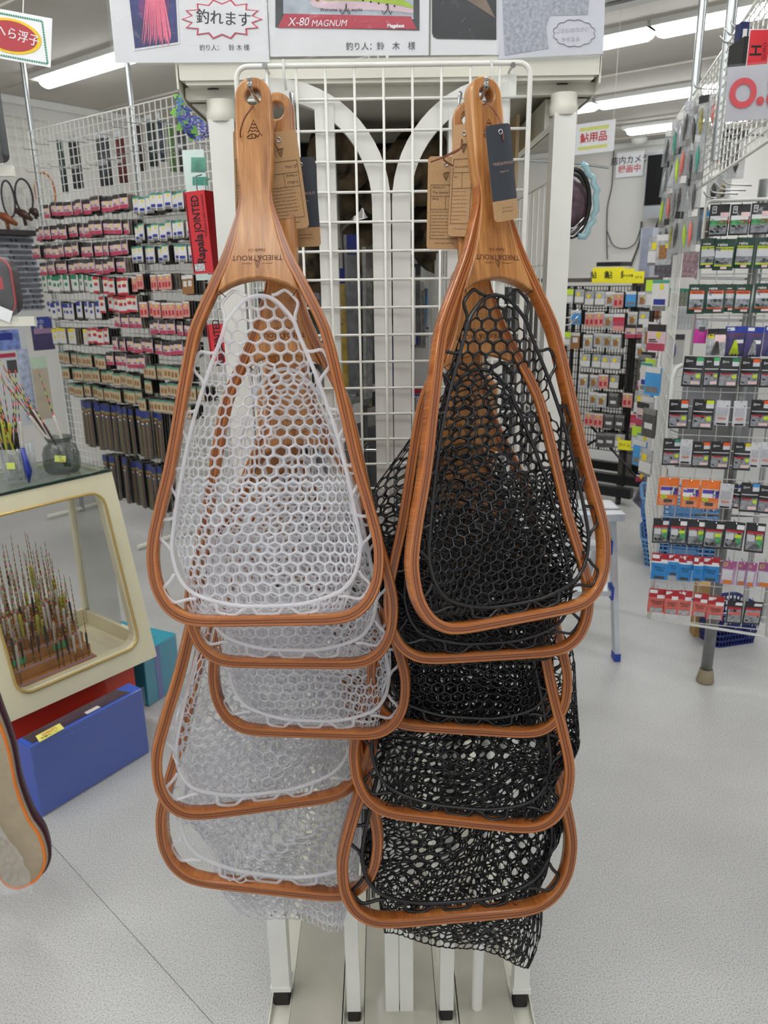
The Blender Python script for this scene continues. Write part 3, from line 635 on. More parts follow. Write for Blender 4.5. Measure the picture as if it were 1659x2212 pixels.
# ---- the white wire panel
gp = empty('grid_panel', (0, GY, 1.3), 'white coated wire grid panel on the front of the stand, behind the nets', 'grid panel')
def gpp(name, mb, m, smooth=False): o = mb.build(name, m, None, smooth); o.parent = gp; o.matrix_parent_inverse = Matrix.Translation((0, -GY, -1.3)); return o
gx0, gx1, gz1 = X(519, 300, GY), X(1140, 300, GY), Z(830, 140, GY); pitch = (gx1 - gx0) / 10.1; gz0 = gz1 - pitch * 27.1
rc = .018; P = []
for cx, cz, a0 in ((gx1 - rc, gz1 - rc, 0), (gx0 + rc, gz1 - rc, 90), (gx0 + rc, gz0 + rc, 180), (gx1 - rc, gz0 + rc, 270)):
    P += [(cx + rc * math.cos(R(a0 + k * 15)), GY - .001, cz + rc * math.sin(R(a0 + k * 15))) for k in range(7)]
b = MB(); b.tube(P, .0040, 8, closed=True); gpp('frame', b, GRIDW, 'all')
b = MB()
for k in range(1, 10): x = gx0 + pitch * (k + .05); b.tube([(x, GY, gz0), (x, GY, gz1)], .0023, 6)
for k in range(1, 28): z = gz1 - pitch * (k + .03); b.tube([(gx0, GY + .0025, z), (gx1, GY + .0025, z)], .0023, 6)
gpp('wire', b, GRIDW, 'all')
for u, v in ((573, 143), (1107, 143)):
    c = at(u, v, GY); b = MB(); b.tube([(c[0], GY - .004, c[2]), (c[0], GY - .0065, c[2])], .0042, 10); b.tube([(c[0], GY - .004, c[2]), (c[0], YF, c[2])], .002, 6)
    gpp('screw', b, CHROME)
for u in (612, 1062):       # nylon ties
    b = MB(); q = [at(u, 128, GY - .006), at(u + 1, 160, GY - .007), at(u + 6, 195, GY - .004)]; b.tube([(p[0], p[1], p[2]) for p in q], .0022, 5); gpp('cable_tie', b, clear_plastic('nylon_tie', (235, 235, 230), .35), 'all')
# prong hooks carrying the nets
def hook(name, x, z, y0, ln, label, tipu=.022, r_=.0030, m=CHROME, cat='hook', group=None):
    o = MB().tube(crom([(x, y0 + .004, z - .02), (x, y0 - .004, z), (x, y0 - ln * .5, z - .004), (x, y0 - ln, z - .002), (x, y0 - ln - tipu * .35, z + tipu * .5), (x, y0 - ln - tipu * .5, z + tipu)], 4), r_, 8).build(name, m, None, smooth='all', o=(x, y0, z))
    return tag(o, label, cat, group)
for n_, side, a_, b_ in ((549, 'left', 1.12, 0), (1043, 'right', 1.12, 5)):
    c = at(n_, 215, 1.12); hook('display_hook', c[0], c[2] + .0085, GY, GY - 1.095, 'bent steel prong through the handle hole of the front %s net' % ('clear' if b_ == 0 else 'black'), .011)
for i, (t_, w_) in enumerate(((n3, 'third clear'), (n4, 'fourth clear'), (n5, 'lowest clear'), (b3, 'third black'), (b4, 'fourth black'), (b5, 'lowest black'))):
    p_ = t_.matrix_world.translation; hook('display_hook', p_[0], p_[2] + .0085, GY, GY - p_[1] + .015, 'steel prong holding the %s net, hidden behind the nets' % w_, .018)
for u, sd_ in ((628, 'left'), (990, 'right')):
    P = [at(u + 2, 222, GY - .004), at(u - 1, 203, GY - .008), at(u + 4, 203, GY - .012), at(u + 5, 246, GY - .014), at(u - 1, 256, GY - .012), at(u - 5, 250, GY - .008)]
    if sd_ == 'right': c0 = P[0][0]; P = [np.array([2 * c0 - p[0], p[1], p[2]]) for p in P]
    tag(MB().tube(crom(P, 4), .0021, 8).build('wire_hook', CHROME, None, smooth='all'), 'small chrome wire hook on the grid beside the %s handles' % sd_, 'hook')
# ---- posters standing on the stand
def sheet(name, corners, Y, label, m=PAPER, film=True):
    """corners in pixels: top-left, top-right, bottom-right, bottom-left; a card facing the aisle"""
    q = [at(u, v, Y) for u, v in corners]; tl, tr, br, bl_ = q; ux = (br - bl_); w = np.linalg.norm(ux); ux = ux / w; o_ = (bl_ + br) / 2; uz = ((tl - bl_) + (tr - br)) / 2; h = np.linalg.norm(uz)
    root = empty(name, Mw=frame(o_, tuple(ux), tuple(uz)), label=label, cat='poster')
    MB().box((-w / 2, 0, 0), (w / 2, .0012, h)).build('card', m, root)
    if film: MB().box((-w / 2 - .004, -.0022, -.004), (w / 2 + .004, -.0018, h)).build('clear_sleeve', FILM, root)
    inv = root.matrix_world.inverted()
    def loc(u, v): p = inv @ Vector(at(u, v, Y)); return p[0], p[2]
    return root, loc, w, h
def poly(parent, name, pts, m, y=-.0005, th=.0003):
    b = MB(); b.prism([(x, z) for x, z in pts], (0, y, 0), (1, 0, 0), (0, 0, 1), -th); 
    return b.build(name, m, parent)
PY = 1.362; TOPV = -260
r1, L1, w1, h1 = sheet('poster', [(236, TOPV), (580, TOPV), (582, 134), (249, 136)], PY, 'laminated poster with red starburst and pink lure skirt photo, standing left on the stand')
pb_ = mat((38, 44, 120), .4, 0, .5, 14); poly(r1, 'photo_mount', [L1(*p) for p in ((270, -60), (381, -60), (389, 95), (289, 110))], PAPER)
poly(r1, 'photo', [L1(*p) for p in ((273, -60), (377, -60), (385, 91), (292, 105))], pb_, -.0009)
MGR = mat((110, 40, 110), .5, 0, .5, 30); poly(r1, 'photo_glow', [L1(333 + 34 * math.cos(R(a)), 15 + 40 * math.sin(R(a))) for a in range(0, 360, 20)], MGR, -.0012, .0002)
PINK = mat((250, 120, 150), .5, 0, .08, 60)
for k in range(15):
    x0 = 318 + k * 2.1; x1 = 306 + k * 4.4; poly(r1, 'printed_skirt_strand', [L1(x0, -30), L1(x0 + 3, -30), L1(x1 + 2.6, 84 + 10 * math.sin(k * 2.1)), L1(x1 + .4, 96 + 6 * math.sin(k * 2.1))], PINK, -.0015 - .00005 * (k % 3), .0001)
st_ = []
for k in range(28):
    a = 2 * math.pi * k / 28; rr = 1.0 if k % 2 == 0 else .78; st_.append((480 + 88 * rr * math.cos(a), 42 + 44 * rr * math.sin(a)))
ROSE = mat((206, 60, 88), .5)
poly(r1, 'starburst', [L1(*p) for p in st_], ROSE, -.0006)
poly(r1, 'starburst_field', [L1(480 + (u - 480) * .93, 42 + (v - 42) * .91) for u, v in st_], PAPER, -.0010)
x, z = L1(483, 42); text('釣れます', .0215, INK, r1, x, z, -.0015, R(4))
text('釣れます', .0215, INK, r1, x + .0006, z, -.0016, R(4))
x, z = L1(485, 104); text('釣り人：　鈴 木 様', .0092, INK, r1, x, z, -.0012)
r2, L2, w2, h2 = sheet('poster', [(584, TOPV), (928, TOPV), (926, 119), (584, 122)], PY + .002, 'laminated poster with lure photo over a red stand, centre of the stand')
poly(r2, 'photo', [L2(*p) for p in ((595, -80), (906, -80), (906, 66), (595, 59))], mat((60, 64, 66), .4, 0, .5, 20), -.0006)
poly(r2, 'photo_window', [L2(*p) for p in ((612, -80), (893, -80), (893, 42), (612, 30))], mat((186, 196, 205), .4, 0, .25, 25), -.0009)
poly(r2, 'printed_stand', [L2(*p) for p in ((615, 30), (887, 36), (900, 64), (600, 60))], mat((196, 44, 70), .45, 0, .06, 10), -.0012)
# printed lure
lure = [(668, 0), (690, -14), (730, -24), (800, -22), (860, -6), (893, 14), (893, 24), (860, 20), (800, 16), (740, 18), (700, 14), (678, 10)]
poly(r2, 'printed_lure_belly', [L2(u, v + 6) for u, v in lure], mat((230, 200, 210), .4, 0, .1, 20), -.0015, .0001)
poly(r2, 'printed_lure_back', [L2(u, v) for u, v in [(690, -14), (730, -24), (800, -22), (860, -6), (893, 14), (893, 19), (860, 12), (800, 4), (740, 2), (700, 2)]], mat((170, 200, 60), .4, 0, .1, 20), -.0018, .0001)
for k in range(7): poly(r2, 'printed_spot', [L2(750 + k * 17 + 2.2 * math.cos(R(a)), -4 + k * 3 + 2.2 * math.sin(R(a))) for a in range(0, 360, 45)], INK, -.0020, .0001)
poly(r2, 'printed_eye', [L2(686 + 5 * math.cos(R(a)), -1 + 5 * math.sin(R(a))) for a in range(0, 360, 30)], mat((200, 160, 40), .4), -.0021, .0001)
for u in (748, 838):
    for dx in (-9, 6):
        b = MB(); b.tube([(L2(u + q, v)[0], -.0022, L2(u + q, v)[1]) for q, v in ((0, 8), (dx * .2, 22), (dx, 32), (dx * 1.4, 24))], .0006, 4); b.build('printed_hook', mat((90, 90, 92), .4), r2)
WH = mat((236, 232, 236), .5, 0, .02)
x, z = L2(622, 49); text('X-80', .016, WH, r2, x, z, -.0024, align='LEFT', shear=.25); x, z = L2(672, 52); text('MAGNUM', .0125, WH, r2, x, z, -.0024, align='LEFT', shear=.25)
x, z = L2(855, 57); text('Megabass', .007, WH, r2, x, z, -.0024, bold=.0003); x, z = L2(737, 22); text('Welcome to our works', .0068, INK, r2, x, z, -.0024)
x, z = L2(822, 101); text('釣り人：鈴　木　様', .0122, INK, r2, x, z, -.0012)
r3, L3, w3, h3 = sheet('poster', [(930, TOPV), (1077, TOPV), (1077, 118), (930, 119)], PY + .001, 'laminated poster with dark rounded photo, right of the lure poster')
P = [L3(*p) for p in ((933, -80), (1072, -80), (1072, 86), (944, 84), (936, 80), (933, 72))]; poly(r3, 'photo', P, mat((44, 44, 46), .3, 0, .6, 9, bump=.3), -.0008)
poly(r3, 'printed_fish', [L3(*p) for p in ((960, -40), (1000, -60), (1050, 0), (1070, 40), (1040, 20), (1000, -4))], mat((132, 110, 92), .4, 0, .3, 20), -.0012)
r4, L4, w4, h4 = sheet('poster', [(1066, TOPV), (1302, TOPV), (1303, 116), (1078, 127)], PY - .004, 'translucent back of a laminated poster leaning right, with faint drawing and cloud bubble', m=mat((222, 224, 232), .5, 0, .04, 20))
FAINT = mat((176, 180, 190), .6, 0, .25, 200); poly(r4, 'faint_print', [L4(*p) for p in ((1082, -60), (1278, -60), (1270, 32), (1188, 34), (1180, 60), (1185, 105), (1090, 120))], FAINT, -.0005, .0002)
b = MB(); P = []
for k in range(96):
    a = 2 * math.pi * k / 96; rr = 1 + .1 * abs(math.sin(a * 6)); x, z = L4(1240 + 42 * rr * math.cos(a), 72 + 27 * rr * math.sin(a)); P.append((x, -.0008, z))
b.tube(P, .0006, 4, closed=True); b.build('bubble_outline', mat((150, 150, 160), .5), r4)
GL = mat((176, 176, 186), .6); x, z = L4(1236, 66); text('つりのおはなし', .0075, GL, r4, x, z, -.0009, R(180) if False else 0, sx=-1); x, z = L4(1232, 86); text('おまかせ', .0075, GL, r4, x, z, -.0009, sx=-1)

# ---------------------------------------------------------------- packets
WHT = mat((214, 211, 208), .4, 0, .03, 60, coat=.3); GRY = mat((120, 118, 114), .3, 0, .25, 60, coat=.4)
PKC = mat((178, 58, 86), .4, 0, .08, 40, coat=.3); PKL = mat((214, 186, 192), .4, 0, .05, 60, coat=.3); BLKH = mat((40, 38, 36), .35, 0, .3, 90, coat=.4)
GRN = mat((40, 130, 84), .45); NVY = mat((48, 58, 140), .45); YLW = mat((226, 206, 50), .45); RDD = mat((186, 42, 54), .45); BEI = mat((190, 172, 140), .5, 0, .12, 120, coat=.3)
SAL = mat((208, 146, 136), .5, 0, .1, 90, coat=.3); BRN = mat((150, 104, 60), .5, 0, .3, 90); LIME = mat((190, 222, 60), .5); TEAL = mat((70, 150, 130), .5); SKY = mat((70, 150, 210), .45); SILV = mat((188, 190, 192), .25, .4, .3, 70)
DKG = mat((74, 72, 70), .35, 0, .35, 60, coat=.3); VIO = mat((120, 90, 150), .5)
FK = {  # kind: (width, height, materials, patches as x0,z0,x1,z1 in fractions, top = 0)
 'pink': (.062, .078, [PKL, PKC, BLKH, YLW, INK], [(0, .72, 1, 1, 1), (0, 0, 1, .26, 2), (.52, .30, .74, .5, 3), (.1, .56, .5, .6, 4), (.1, .64, .6, .67, 4)]),
 'white': (.056, .088, [WHT, TEAL, YLW, NVY, GRY], [(0, 0, 1, .1, 1), (.45, .12, .7, .3, 2), (.15, .62, .85, .8, 3), (.1, .84, .9, 1, 4)]),
 'greenw': (.050, .105, [WHT, GRN, GRY], [(0, 0, .8, .25, 1), (.25, .42, .75, .62, 1), (0, .9, 1, 1, 2)]),
 'bluew': (.050, .105, [WHT, NVY, GRY], [(0, 0, .8, .25, 1), (.25, .42, .75, .60, 1), (0, .92, 1, 1, 2)]),
 'yelloww': (.055, .105, [WHT, YLW, GRY], [(0, 0, 1, .2, 1), (.3, .42, .7, .60, 1), (0, .92, 1, 1, 2)]),
 'redw': (.055, .095, [WHT, RDD, YLW, INK], [(0, 0, 1, .16, 1), (.2, .36, .8, .55, 1), (.5, .2, .7, .34, 2), (0, .86, 1, 1, 1)]),
 'beige': (.068, .080, [BEI, TEAL, BRN, GRY], [(0, 0, 1, .12, 1), (.15, .35, .42, .7, 2), (.56, .38, .82, .72, 2), (0, .9, 1, 1, 3)]),
 'salmon': (.062, .085, [SAL, YLW, RDD, WHT], [(0, 0, 1, .12, 3), (.4, .16, .62, .32, 1), (.12, .5, .4, .85, 2), (.6, .5, .86, .8, 2)]),
 'brown': (.060, .10, [BRN, WHT, YLW], [(0, 0, 1, .2, 1), (.25, .3, .8, .6, 1)]),
 'rod': (.048, .30, [DKG, mat((44, 54, 120), .4, 0, .1, 40), mat((128, 122, 66), .5, 0, .5, 160), mat((112, 62, 56), .5, 0, .4, 160), WHT], [(0, 0, 1, .14, 1), (0, .14, 1, .19, 2), (0, .19, 1, .23, 3), (.15, .23, .4, .27, 4), (.3, .3, .42, .97, 2), (.6, .3, .72, .97, 3)]),
 'silver': (.058, .085, [SILV, WHT, BRN, YLW], [(0, 0, 1, .2, 1), (.2, .35, .7, .8, 2), (.6, .3, .8, .45, 3)]),
 'yel2': (.058, .085, [SILV, YLW, GRY, WHT], [(.2, .2, .6, .45, 1), (0, .5, 1, .9, 3), (0, .9, 1, 1, 2)]),
 'lime': (.055, .085, [SILV, LIME, WHT], [(0, 0, 1, .4, 1), (.1, .5, .9, .9, 2)]),
 'dark': (.060, .090, [DKG, GRY, WHT], [(0, 0, 1, .2, 1), (.2, .5, .8, .7, 2)]),
 'bluep': (.058, .085, [SKY, WHT, GRY], [(0, 0, 1, .2, 1), (.1, .7, .9, .9, 2)]),
 'pinkred': (.066, .10, [RDD, PKC, SAL, WHT], [(0, 0, 1, .2, 3), (0, .4, 1, .7, 1), (0, .7, 1, 1, 2)]),
}
_FM = {}; BEH = []
def far_mesh(kind):
    if kind in _FM: return _FM[kind]
    w, h, ms, pt = FK[kind]; b = MB(); t = .005
    # pillow shaped pouch: thicker in the middle
    P = [(-w / 2, 0, -h), (w / 2, 0, -h), (w / 2, 0, 0), (-w / 2, 0, 0)]; i = 0
    b.hexa([(-w / 2, -t * .2, -h), (w / 2, -t * .2, -h), (w / 2, t * .2, -h), (-w / 2, t * .2, -h), (-w / 2, -t * .2, -h * .85), (w / 2, -t * .2, -h * .85), (w / 2, t, -h * .85), (-w / 2, t, -h * .85)], 0)
    b.box((-w / 2, -t * .2, -h * .85), (w / 2, t, 0), 0)
    for k, (x0, z0, x1, z1, mi) in enumerate(pt):
        b.box((-w / 2 + w * x0, -t * .2 - .0006 - .0002 * k, -h * z1), (-w / 2 + w * x1, -t * .2, -h * z0), mi)
    me = bpy.data.meshes.new('packet'); me.from_pydata(b.v, [], b.f)
    for m in ms: me.materials.append(m)
    me.polygons.foreach_set('material_index', b.mi); me.update(); _FM[kind] = me; return me
KW = {'pink': 'pink and white hook packet', 'white': 'white hook packet with green top', 'greenw': 'slim white packet with green heading', 'bluew': 'slim white packet with blue heading', 'yelloww': 'white packet with yellow heading',
      'redw': 'red and white packet', 'beige': 'beige packet with brown print', 'salmon': 'salmon pink and white packet', 'brown': 'brown packet with white label', 'rod': 'long float packet with blue header', 'silver': 'silvery packet with brown print',
      'yel2': 'silver packet with yellow spot', 'lime': 'lime topped packet', 'dark': 'dark grey packet', 'bluep': 'blue packet', 'pinkred': 'red and pink packet'}
FX = (-SA[0], -SA[1], 0)
def far_row(plane_b, u0, u1, v, kinds, rown, place, gap=1.06, group=None, skip=0.0, sx=1.0):
    """a row of packets hung at one height between two picture columns on the vertical plane b = plane_b; v = top edge"""
    pm = on((u0 + u1) / 2, v, SB, plane_b); z = pm[2]
    def aa(u):           # along-coordinate at that height
        r = ray(u, v); p = on(u, v, SB, plane_b); return p @ SA
    a0, a1 = aa(u0), aa(u1); n_tot = 0; L_ = abs(a0 - a1); w = FK[kinds[0]][0] * gap * sx; n = max(1, int(round(L_ / w))); rs = random.Random(int(u0 * 7 + v))
    out = []
    for i in range(n):
        if rs.random() < skip: continue
        kd = kinds[min(len(kinds) - 1, int(i * len(kinds) / n))]
        a_ = a0 + (a1 - a0) * (i + .5) / n; n_tot += 1
        p = SA * a_ + SB * (plane_b + rs.uniform(-.02, .015)); ob = bpy.data.objects.new('tackle_packet', far_mesh(kd)); COL.objects.link(ob)
        ob.matrix_world = frame((p[0], p[1], z + rs.uniform(-.008, .008)), FX, (rs.uniform(-.03, .03) * FX[0], rs.uniform(-.03, .03) * FX[1], 1)) @ Matrix.Scale(sx, 4) @ Matrix.Rotation(rs.uniform(-.18, .18), 4, 'Z')
        out.append(ob)
        ob.name = 'hook_packet' if 'wire' in place else 'tackle_packet'; BEH.append((ob.matrix_world.copy(), kd)); tag(ob, '%s, %s from left, %s, %s' % (KW[kd], ORD[min(n_tot, 20)], rown, place), 'packet', group or ('packets on the %s' % place))
    return out
LB = 2.87
left_rows = [(95, 275, 430, ['pink'], 'top left row'), (74, 275, 482, ['pink'], 'second left row'), (66, 275, 525, ['pink'], 'third left row'), (84, 275, 563, ['pink'], 'fourth left row'),
 (92, 200, 596, ['greenw'], 'fifth left row'), (202, 275, 600, ['redw'], 'short red row'), (96, 215, 654, ['bluew'], 'sixth left row'), (216, 300, 640, ['redw'], 'second short red row'), (250, 304, 679, ['pink'], 'short pink row'),
 (113, 184, 710, ['yelloww'], 'seventh left row'), (188, 230, 710, ['redw'], 'row end beside the yellow packets'), (124, 230, 765, ['beige'], 'eighth left row'), (233, 316, 765, ['pink'], 'eighth middle row'),
 (140, 304, 802, ['beige'], 'ninth left row'), (146, 304, 838, ['beige'], 'tenth left row'), (176, 348, 880, ['rod'], 'upper float row'), (222, 350, 996, ['rod'], 'lower float row'),
 (282, 414, 418, ['white'], 'top right row'), (286, 416, 482, ['white'], 'second right row'), (284, 420, 532, ['white'], 'third right row'), (279, 366, 594, ['salmon'], 'fourth right row'), (390, 416, 594, ['brown'], 'fourth right row end'),
 (304, 412, 652, ['salmon'], 'fifth right row'), (318, 424, 694, ['pink'], 'sixth right row'), (246, 410, 735, ['pink'], 'seventh right row'), (310, 400, 790, ['beige'], 'eighth right row'), (312, 436, 830, ['beige'], 'ninth right row'), (302, 406, 868, ['beige'], 'tenth right row')]
for u0, u1, v, kk, rn in left_rows: far_row(LB - .09, u0, u1, v, kk, rn, 'wire wall', skip=.04)
def behind_stuff(name, label):
    b = MB(); rs = random.Random(5)
    for M_, kd in BEH:
        w, h = FK[kd][:2]
        for k in range(5):
            y = .018 + k * .018; dx = rs.uniform(-.006, .006); dz = rs.uniform(-.006, .004); b.box((-w / 2 + dx, y, -h + dz), (w / 2 + dx, y + .006, dz), 1 if rs.random() < .35 else 0, M=M_)
        b.tube([tuple(M_ @ Vector((0, -.01, .004))), tuple(M_ @ Vector((0, .09, -.002)))], .0016, 4, 2)
    o = b.build(name, [BLKH, mat((122, 114, 104), .5, 0, .3, 60), STEEL]); tag(o, label, 'packets', kind='stuff'); BEH.clear()
behind_stuff('packets', 'further packets queued on the prongs behind the front ones of the wire wall')
# ---- the left wire wall itself
lw = empty('wire_display', sh(4.2, LB, 1.4), 'long white wire display wall on the left, rows of hook packets on it', 'display wall')
def lwp(name, b, m, smooth=False, par=None): o = b.build(name, m, None, smooth); o.parent = lw; o.matrix_parent_inverse = lw.matrix_basis.inverted(); return o
zb1 = 1.62; la0, la1 = 2.6, 5.17; ltop = 2.58
def wire_panel(fn, a0, a1, z0, z1, b_, pitch, r_=.0026, m=GRIDW, fr=.0055, names=('frame', 'wire')):
    f_ = MB(); f_.tube([sh(a0, b_, z0), sh(a1, b_, z0), sh(a1, b_, z1), sh(a0, b_, z1)], fr, 6, closed=True); fn(names[0], f_, m)
    w_ = MB(); na = int(round((a1 - a0) / pitch)); nz = int(round((z1 - z0) / pitch))
    for i in range(1, na): w_.tube([sh(a0 + (a1 - a0) * i / na, b_, z0), sh(a0 + (a1 - a0) * i / na, b_, z1)], r_, 4)
    for i in range(1, nz): z = z0 + (z1 - z0) * i / nz; w_.tube([sh(a0, b_ - .004, z), sh(a1, b_ - .004, z)], r_, 4)
    fn(names[1], w_, m)
am = (on(276, 235, SB, LB) @ SA)
zbot = on(300, 1095, SB, LB)[2]
for a0, a1 in ((am - .9, am), (am + .01, la1)):
    wire_panel(lwp, a0, a1, 1.70, ltop, LB, .05); wire_panel(lwp, a0, a1, max(.2, zbot), 1.68, LB, .05)
wire_panel(lwp, am - 1.85, am - .92, .25, 2.55, LB, .05)
for a_ in (am + .005, la1 + .01, am - .91):
    b = MB(); b.tube([sh(a_, LB + .03, 0), sh(a_, LB + .03, CEIL)], .016, 10); lwp('pole', b, STEEL, True)
    b = MB(); b.tube([sh(a_, LB - .25, .03), sh(a_, LB + .3, .03)], .014, 6); lwp('foot_bar', b, CREAM)
pr = MB(); pr.tube([(0, 0, 0), (0, -.09, -.004), (0, -.105, .012)], .0022, 4); prm = pr.build('tmp', CHROME); prmesh = prm.data; bpy.data.objects.remove(prm)
for k in range(26):          # empty prongs along the upper rows
    a_ = la1 - .1 - (k % 13) * .14; z = 2.46 - .14 * (k // 13) + .02 * math.sin(k); p = sh(a_, LB - .005, z)
    o = bpy.data.objects.new('prong', prmesh); COL.objects.link(o); o.matrix_world = frame(p, FX, (0, 0, 1)); o.parent = lw; o.matrix_parent_inverse = lw.matrix_basis.inverted()
# dark rod and reel bags hung behind the upper left wire
for k, (u0, u1, v0, v1, c, ds) in enumerate(((118, 138, 296, 418, (52, 70, 68), 'dark green'), (142, 172, 300, 408, (56, 56, 58), 'black'), (203, 236, 292, 402, (66, 68, 76), 'charcoal'), (246, 268, 290, 396, (104, 46, 44), 'maroon'),
        (282, 306, 262, 372, (70, 52, 52), 'brown black'), (312, 334, 256, 360, (50, 64, 64), 'deep teal'), (338, 352, 250, 350, (60, 70, 84), 'slate blue'), (360, 372, 262, 372, (90, 130, 60), 'leaf green'), (378, 398, 246, 372, (62, 60, 62), 'dark grey'))):
    bb = LB + .10 + .03 * (k % 2); p0 = on(u0, v0, SB, bb); p1 = on(u1, v1, SB, bb); w = abs((p1 - p0) @ SA) * 1.25; h = p0[2] - on(u0, v1, SB, bb)[2]; c0 = (p0 + on(u1, v0, SB, bb)) / 2
    root = empty('tackle_pouch', Mw=frame(c0, FX, (0, 0, 1)), label='%s long pouch hanging behind the upper left wire wall' % ds, cat='pouch', group='long pouches behind the left wire wall')
    b = MB(); n = 6; prof = [(x, .02 * math.sqrt(max(0, 1 - (2 * x / w) ** 2)) + .002) for x in np.linspace(-w / 2, w / 2, n + 1)]
    for i in range(n):
        (x0, y0), (x1, y1) = prof[i], prof[i + 1]
        b.hexa([(x0, -y0, -h), (x1, -y1, -h), (x1, y1, -h), (x0, y0, -h), (x0, -y0, -.02), (x1, -y1, -.02), (x1, y1, -.02), (x0, y0, -.02)])
    b.build('body', mat(c, .5, 0, .2, 30, coat=.2), root, smooth='all'); patch(root, 'header', -w / 2, -.03, w / 2, .02, mat((200, 204, 206), .3, 0, .2, 80), y=-.01); patch(root, 'band', -w / 2, -h * .6, w / 2, -h * .52, SILV, y=-.0225)
# blue hydrangea and leaf print card behind the stand corner
c = at(425, 240, 2.4); root = empty('hydrangea', tuple(c), 'blue and violet artificial hydrangea above the left bay of the stand', 'flowers')
rs = random.Random(3)
PET = [mat((96, 104, 190), .6, 0, .2), mat((130, 120, 200), .6, 0, .2), mat((70, 120, 190), .6, 0, .2)]
for k in range(70):
    th, ph = rs.uniform(0, 6.28), rs.uniform(-1, 1); rr = .055; q = Vector((rr * math.cos(th) * math.sqrt(1 - ph * ph), rr * math.sin(th) * math.sqrt(1 - ph * ph), rr * ph * 1.3))
    M_ = Matrix.Translation(q) @ q.to_track_quat('Z', 'X').to_matrix().to_4x4(); b = MB()
    for j in range(4):
        a = j * math.pi / 2; P = [(0, 0, 0), (.010 * math.cos(a - .5), .010 * math.sin(a - .5), .003), (.016 * math.cos(a), .016 * math.sin(a), .001), (.010 * math.cos(a + .5), .010 * math.sin(a + .5), .003)]; b.quadv([tuple(M_ @ Vector(p)) for p in P])
    b.build('floret', PET[k % 3], root)
for k in range(5):
    a = R(110 + k * 35); b = MB(); d = Vector((math.cos(a), .2, math.sin(a))); s_ = Vector((-d.z, 0, d.x)); b.quadv([tuple(d * .03), tuple(d * .055 + s_ * .018), tuple(d * .082), tuple(d * .055 - s_ * .018)]); b.build('leaf', mat((120, 180, 70), .5, 0, .2), root)
MB().tube([(0, 0, 0), (.03, .02, -.02), (.09, .03, -.02)], .003, 5).build('stem', GRN, root)
# card with green photos, behind the left corner post
def card(name, corners, Y, label, cat, m=PAPER, th=.0015):
    q = [at(u, v, Y) for u, v in corners]; tl, tr, br, bl_ = q; ux = br - bl_; w = np.linalg.norm(ux); o_ = (bl_ + br) / 2; uz = ((tl - bl_) + (tr - br)) / 2; h = np.linalg.norm(uz)
    root = empty(name, Mw=frame(o_, tuple(ux), tuple(uz)), label=label, cat=cat); MB().box((-w / 2, 0, 0), (w / 2, th, h)).build('card', m, root)
    inv = root.matrix_world.inverted(); return root, (lambda u, v: tuple((inv @ Vector(at(u, v, Y)))[i] for i in (0, 2))), w, h
def ypatch(root, L_, u0, v0, u1, v1, m, y=-.0006, name='printed_panel'):
    poly(root, name, [L_(u0, v0), L_(u1, v0), L_(u1, v1), L_(u0, v1)], m, y, .0002)
r_, L_, w_, h_ = card('pegboard_card', [(402, 320), (455, 326), (468, 604), (424, 606)], 2.0, 'pale green backing card with small photos behind the red lure boxes', 'card', mat((214, 232, 226), .5, 0, .05, 20), .004)
ypatch(r_, L_, 413, 340, 445, 372, mat((90, 150, 130), .5, 0, .4, 30)); ypatch(r_, L_, 416, 382, 450, 400, TEAL)
# two red lure boxes
LR = mat((214, 34, 44), .35, 0, .04, 20, coat=.3)
for k, (u, v0, v1, w, Y, yaw, lb) in enumerate(((440, 412, 590, .052, 1.75, -22, 'red lure box with black lettering on edge, nearer of two beside the left post'), (462, 420, 592, .03, 1.82, -10, 'red lure box half hidden behind the nearer red box'),
        (478, 700, 790, .05, 1.78, -15, 'red lure box seen through the clear front net'))):
    c = at(u, v1, Y); h = at(u, v0, Y)[2] - c[2]; tilt = -.05
    root = empty('lure_box', Mw=Matrix.Translation(Vector(c)) @ Matrix.Rotation(R(yaw), 4, 'Z') @ Matrix.Rotation(tilt, 4, 'Y'), label=lb, cat='box')
    MB().box((-w / 2, 0, 0), (w / 2, .035, h)).build('carton', LR, root); patch(root, 'window', -w / 2 + .002, h * .02, -w / 2 + .004, h * .98, BLACK)
    text('JOINTED', w * .5, BLACK, root, 0, h * .73, -.0008, R(-90), bold=.0003, sx=.72); text('Rapala', w * .56, BLACK, root, 0, h * .30, -.0008, R(-90), bold=.0006, sx=.8)
    text("PARIZEAU'S BEST RUNNING", w * .13, BLACK, root, w * .36, h * .7, -.0008, R(-90)); patch(root, 'picture', -w * .4, h * .03, w * .1, h * .12, mat((190, 190, 190), .5, 0, .6, 200))
    MB().tube([(0, .012, h), (0, .012, h + .03), (.004, .03, h + .035)], .0015, 5).build('hanger', CHROME, root)
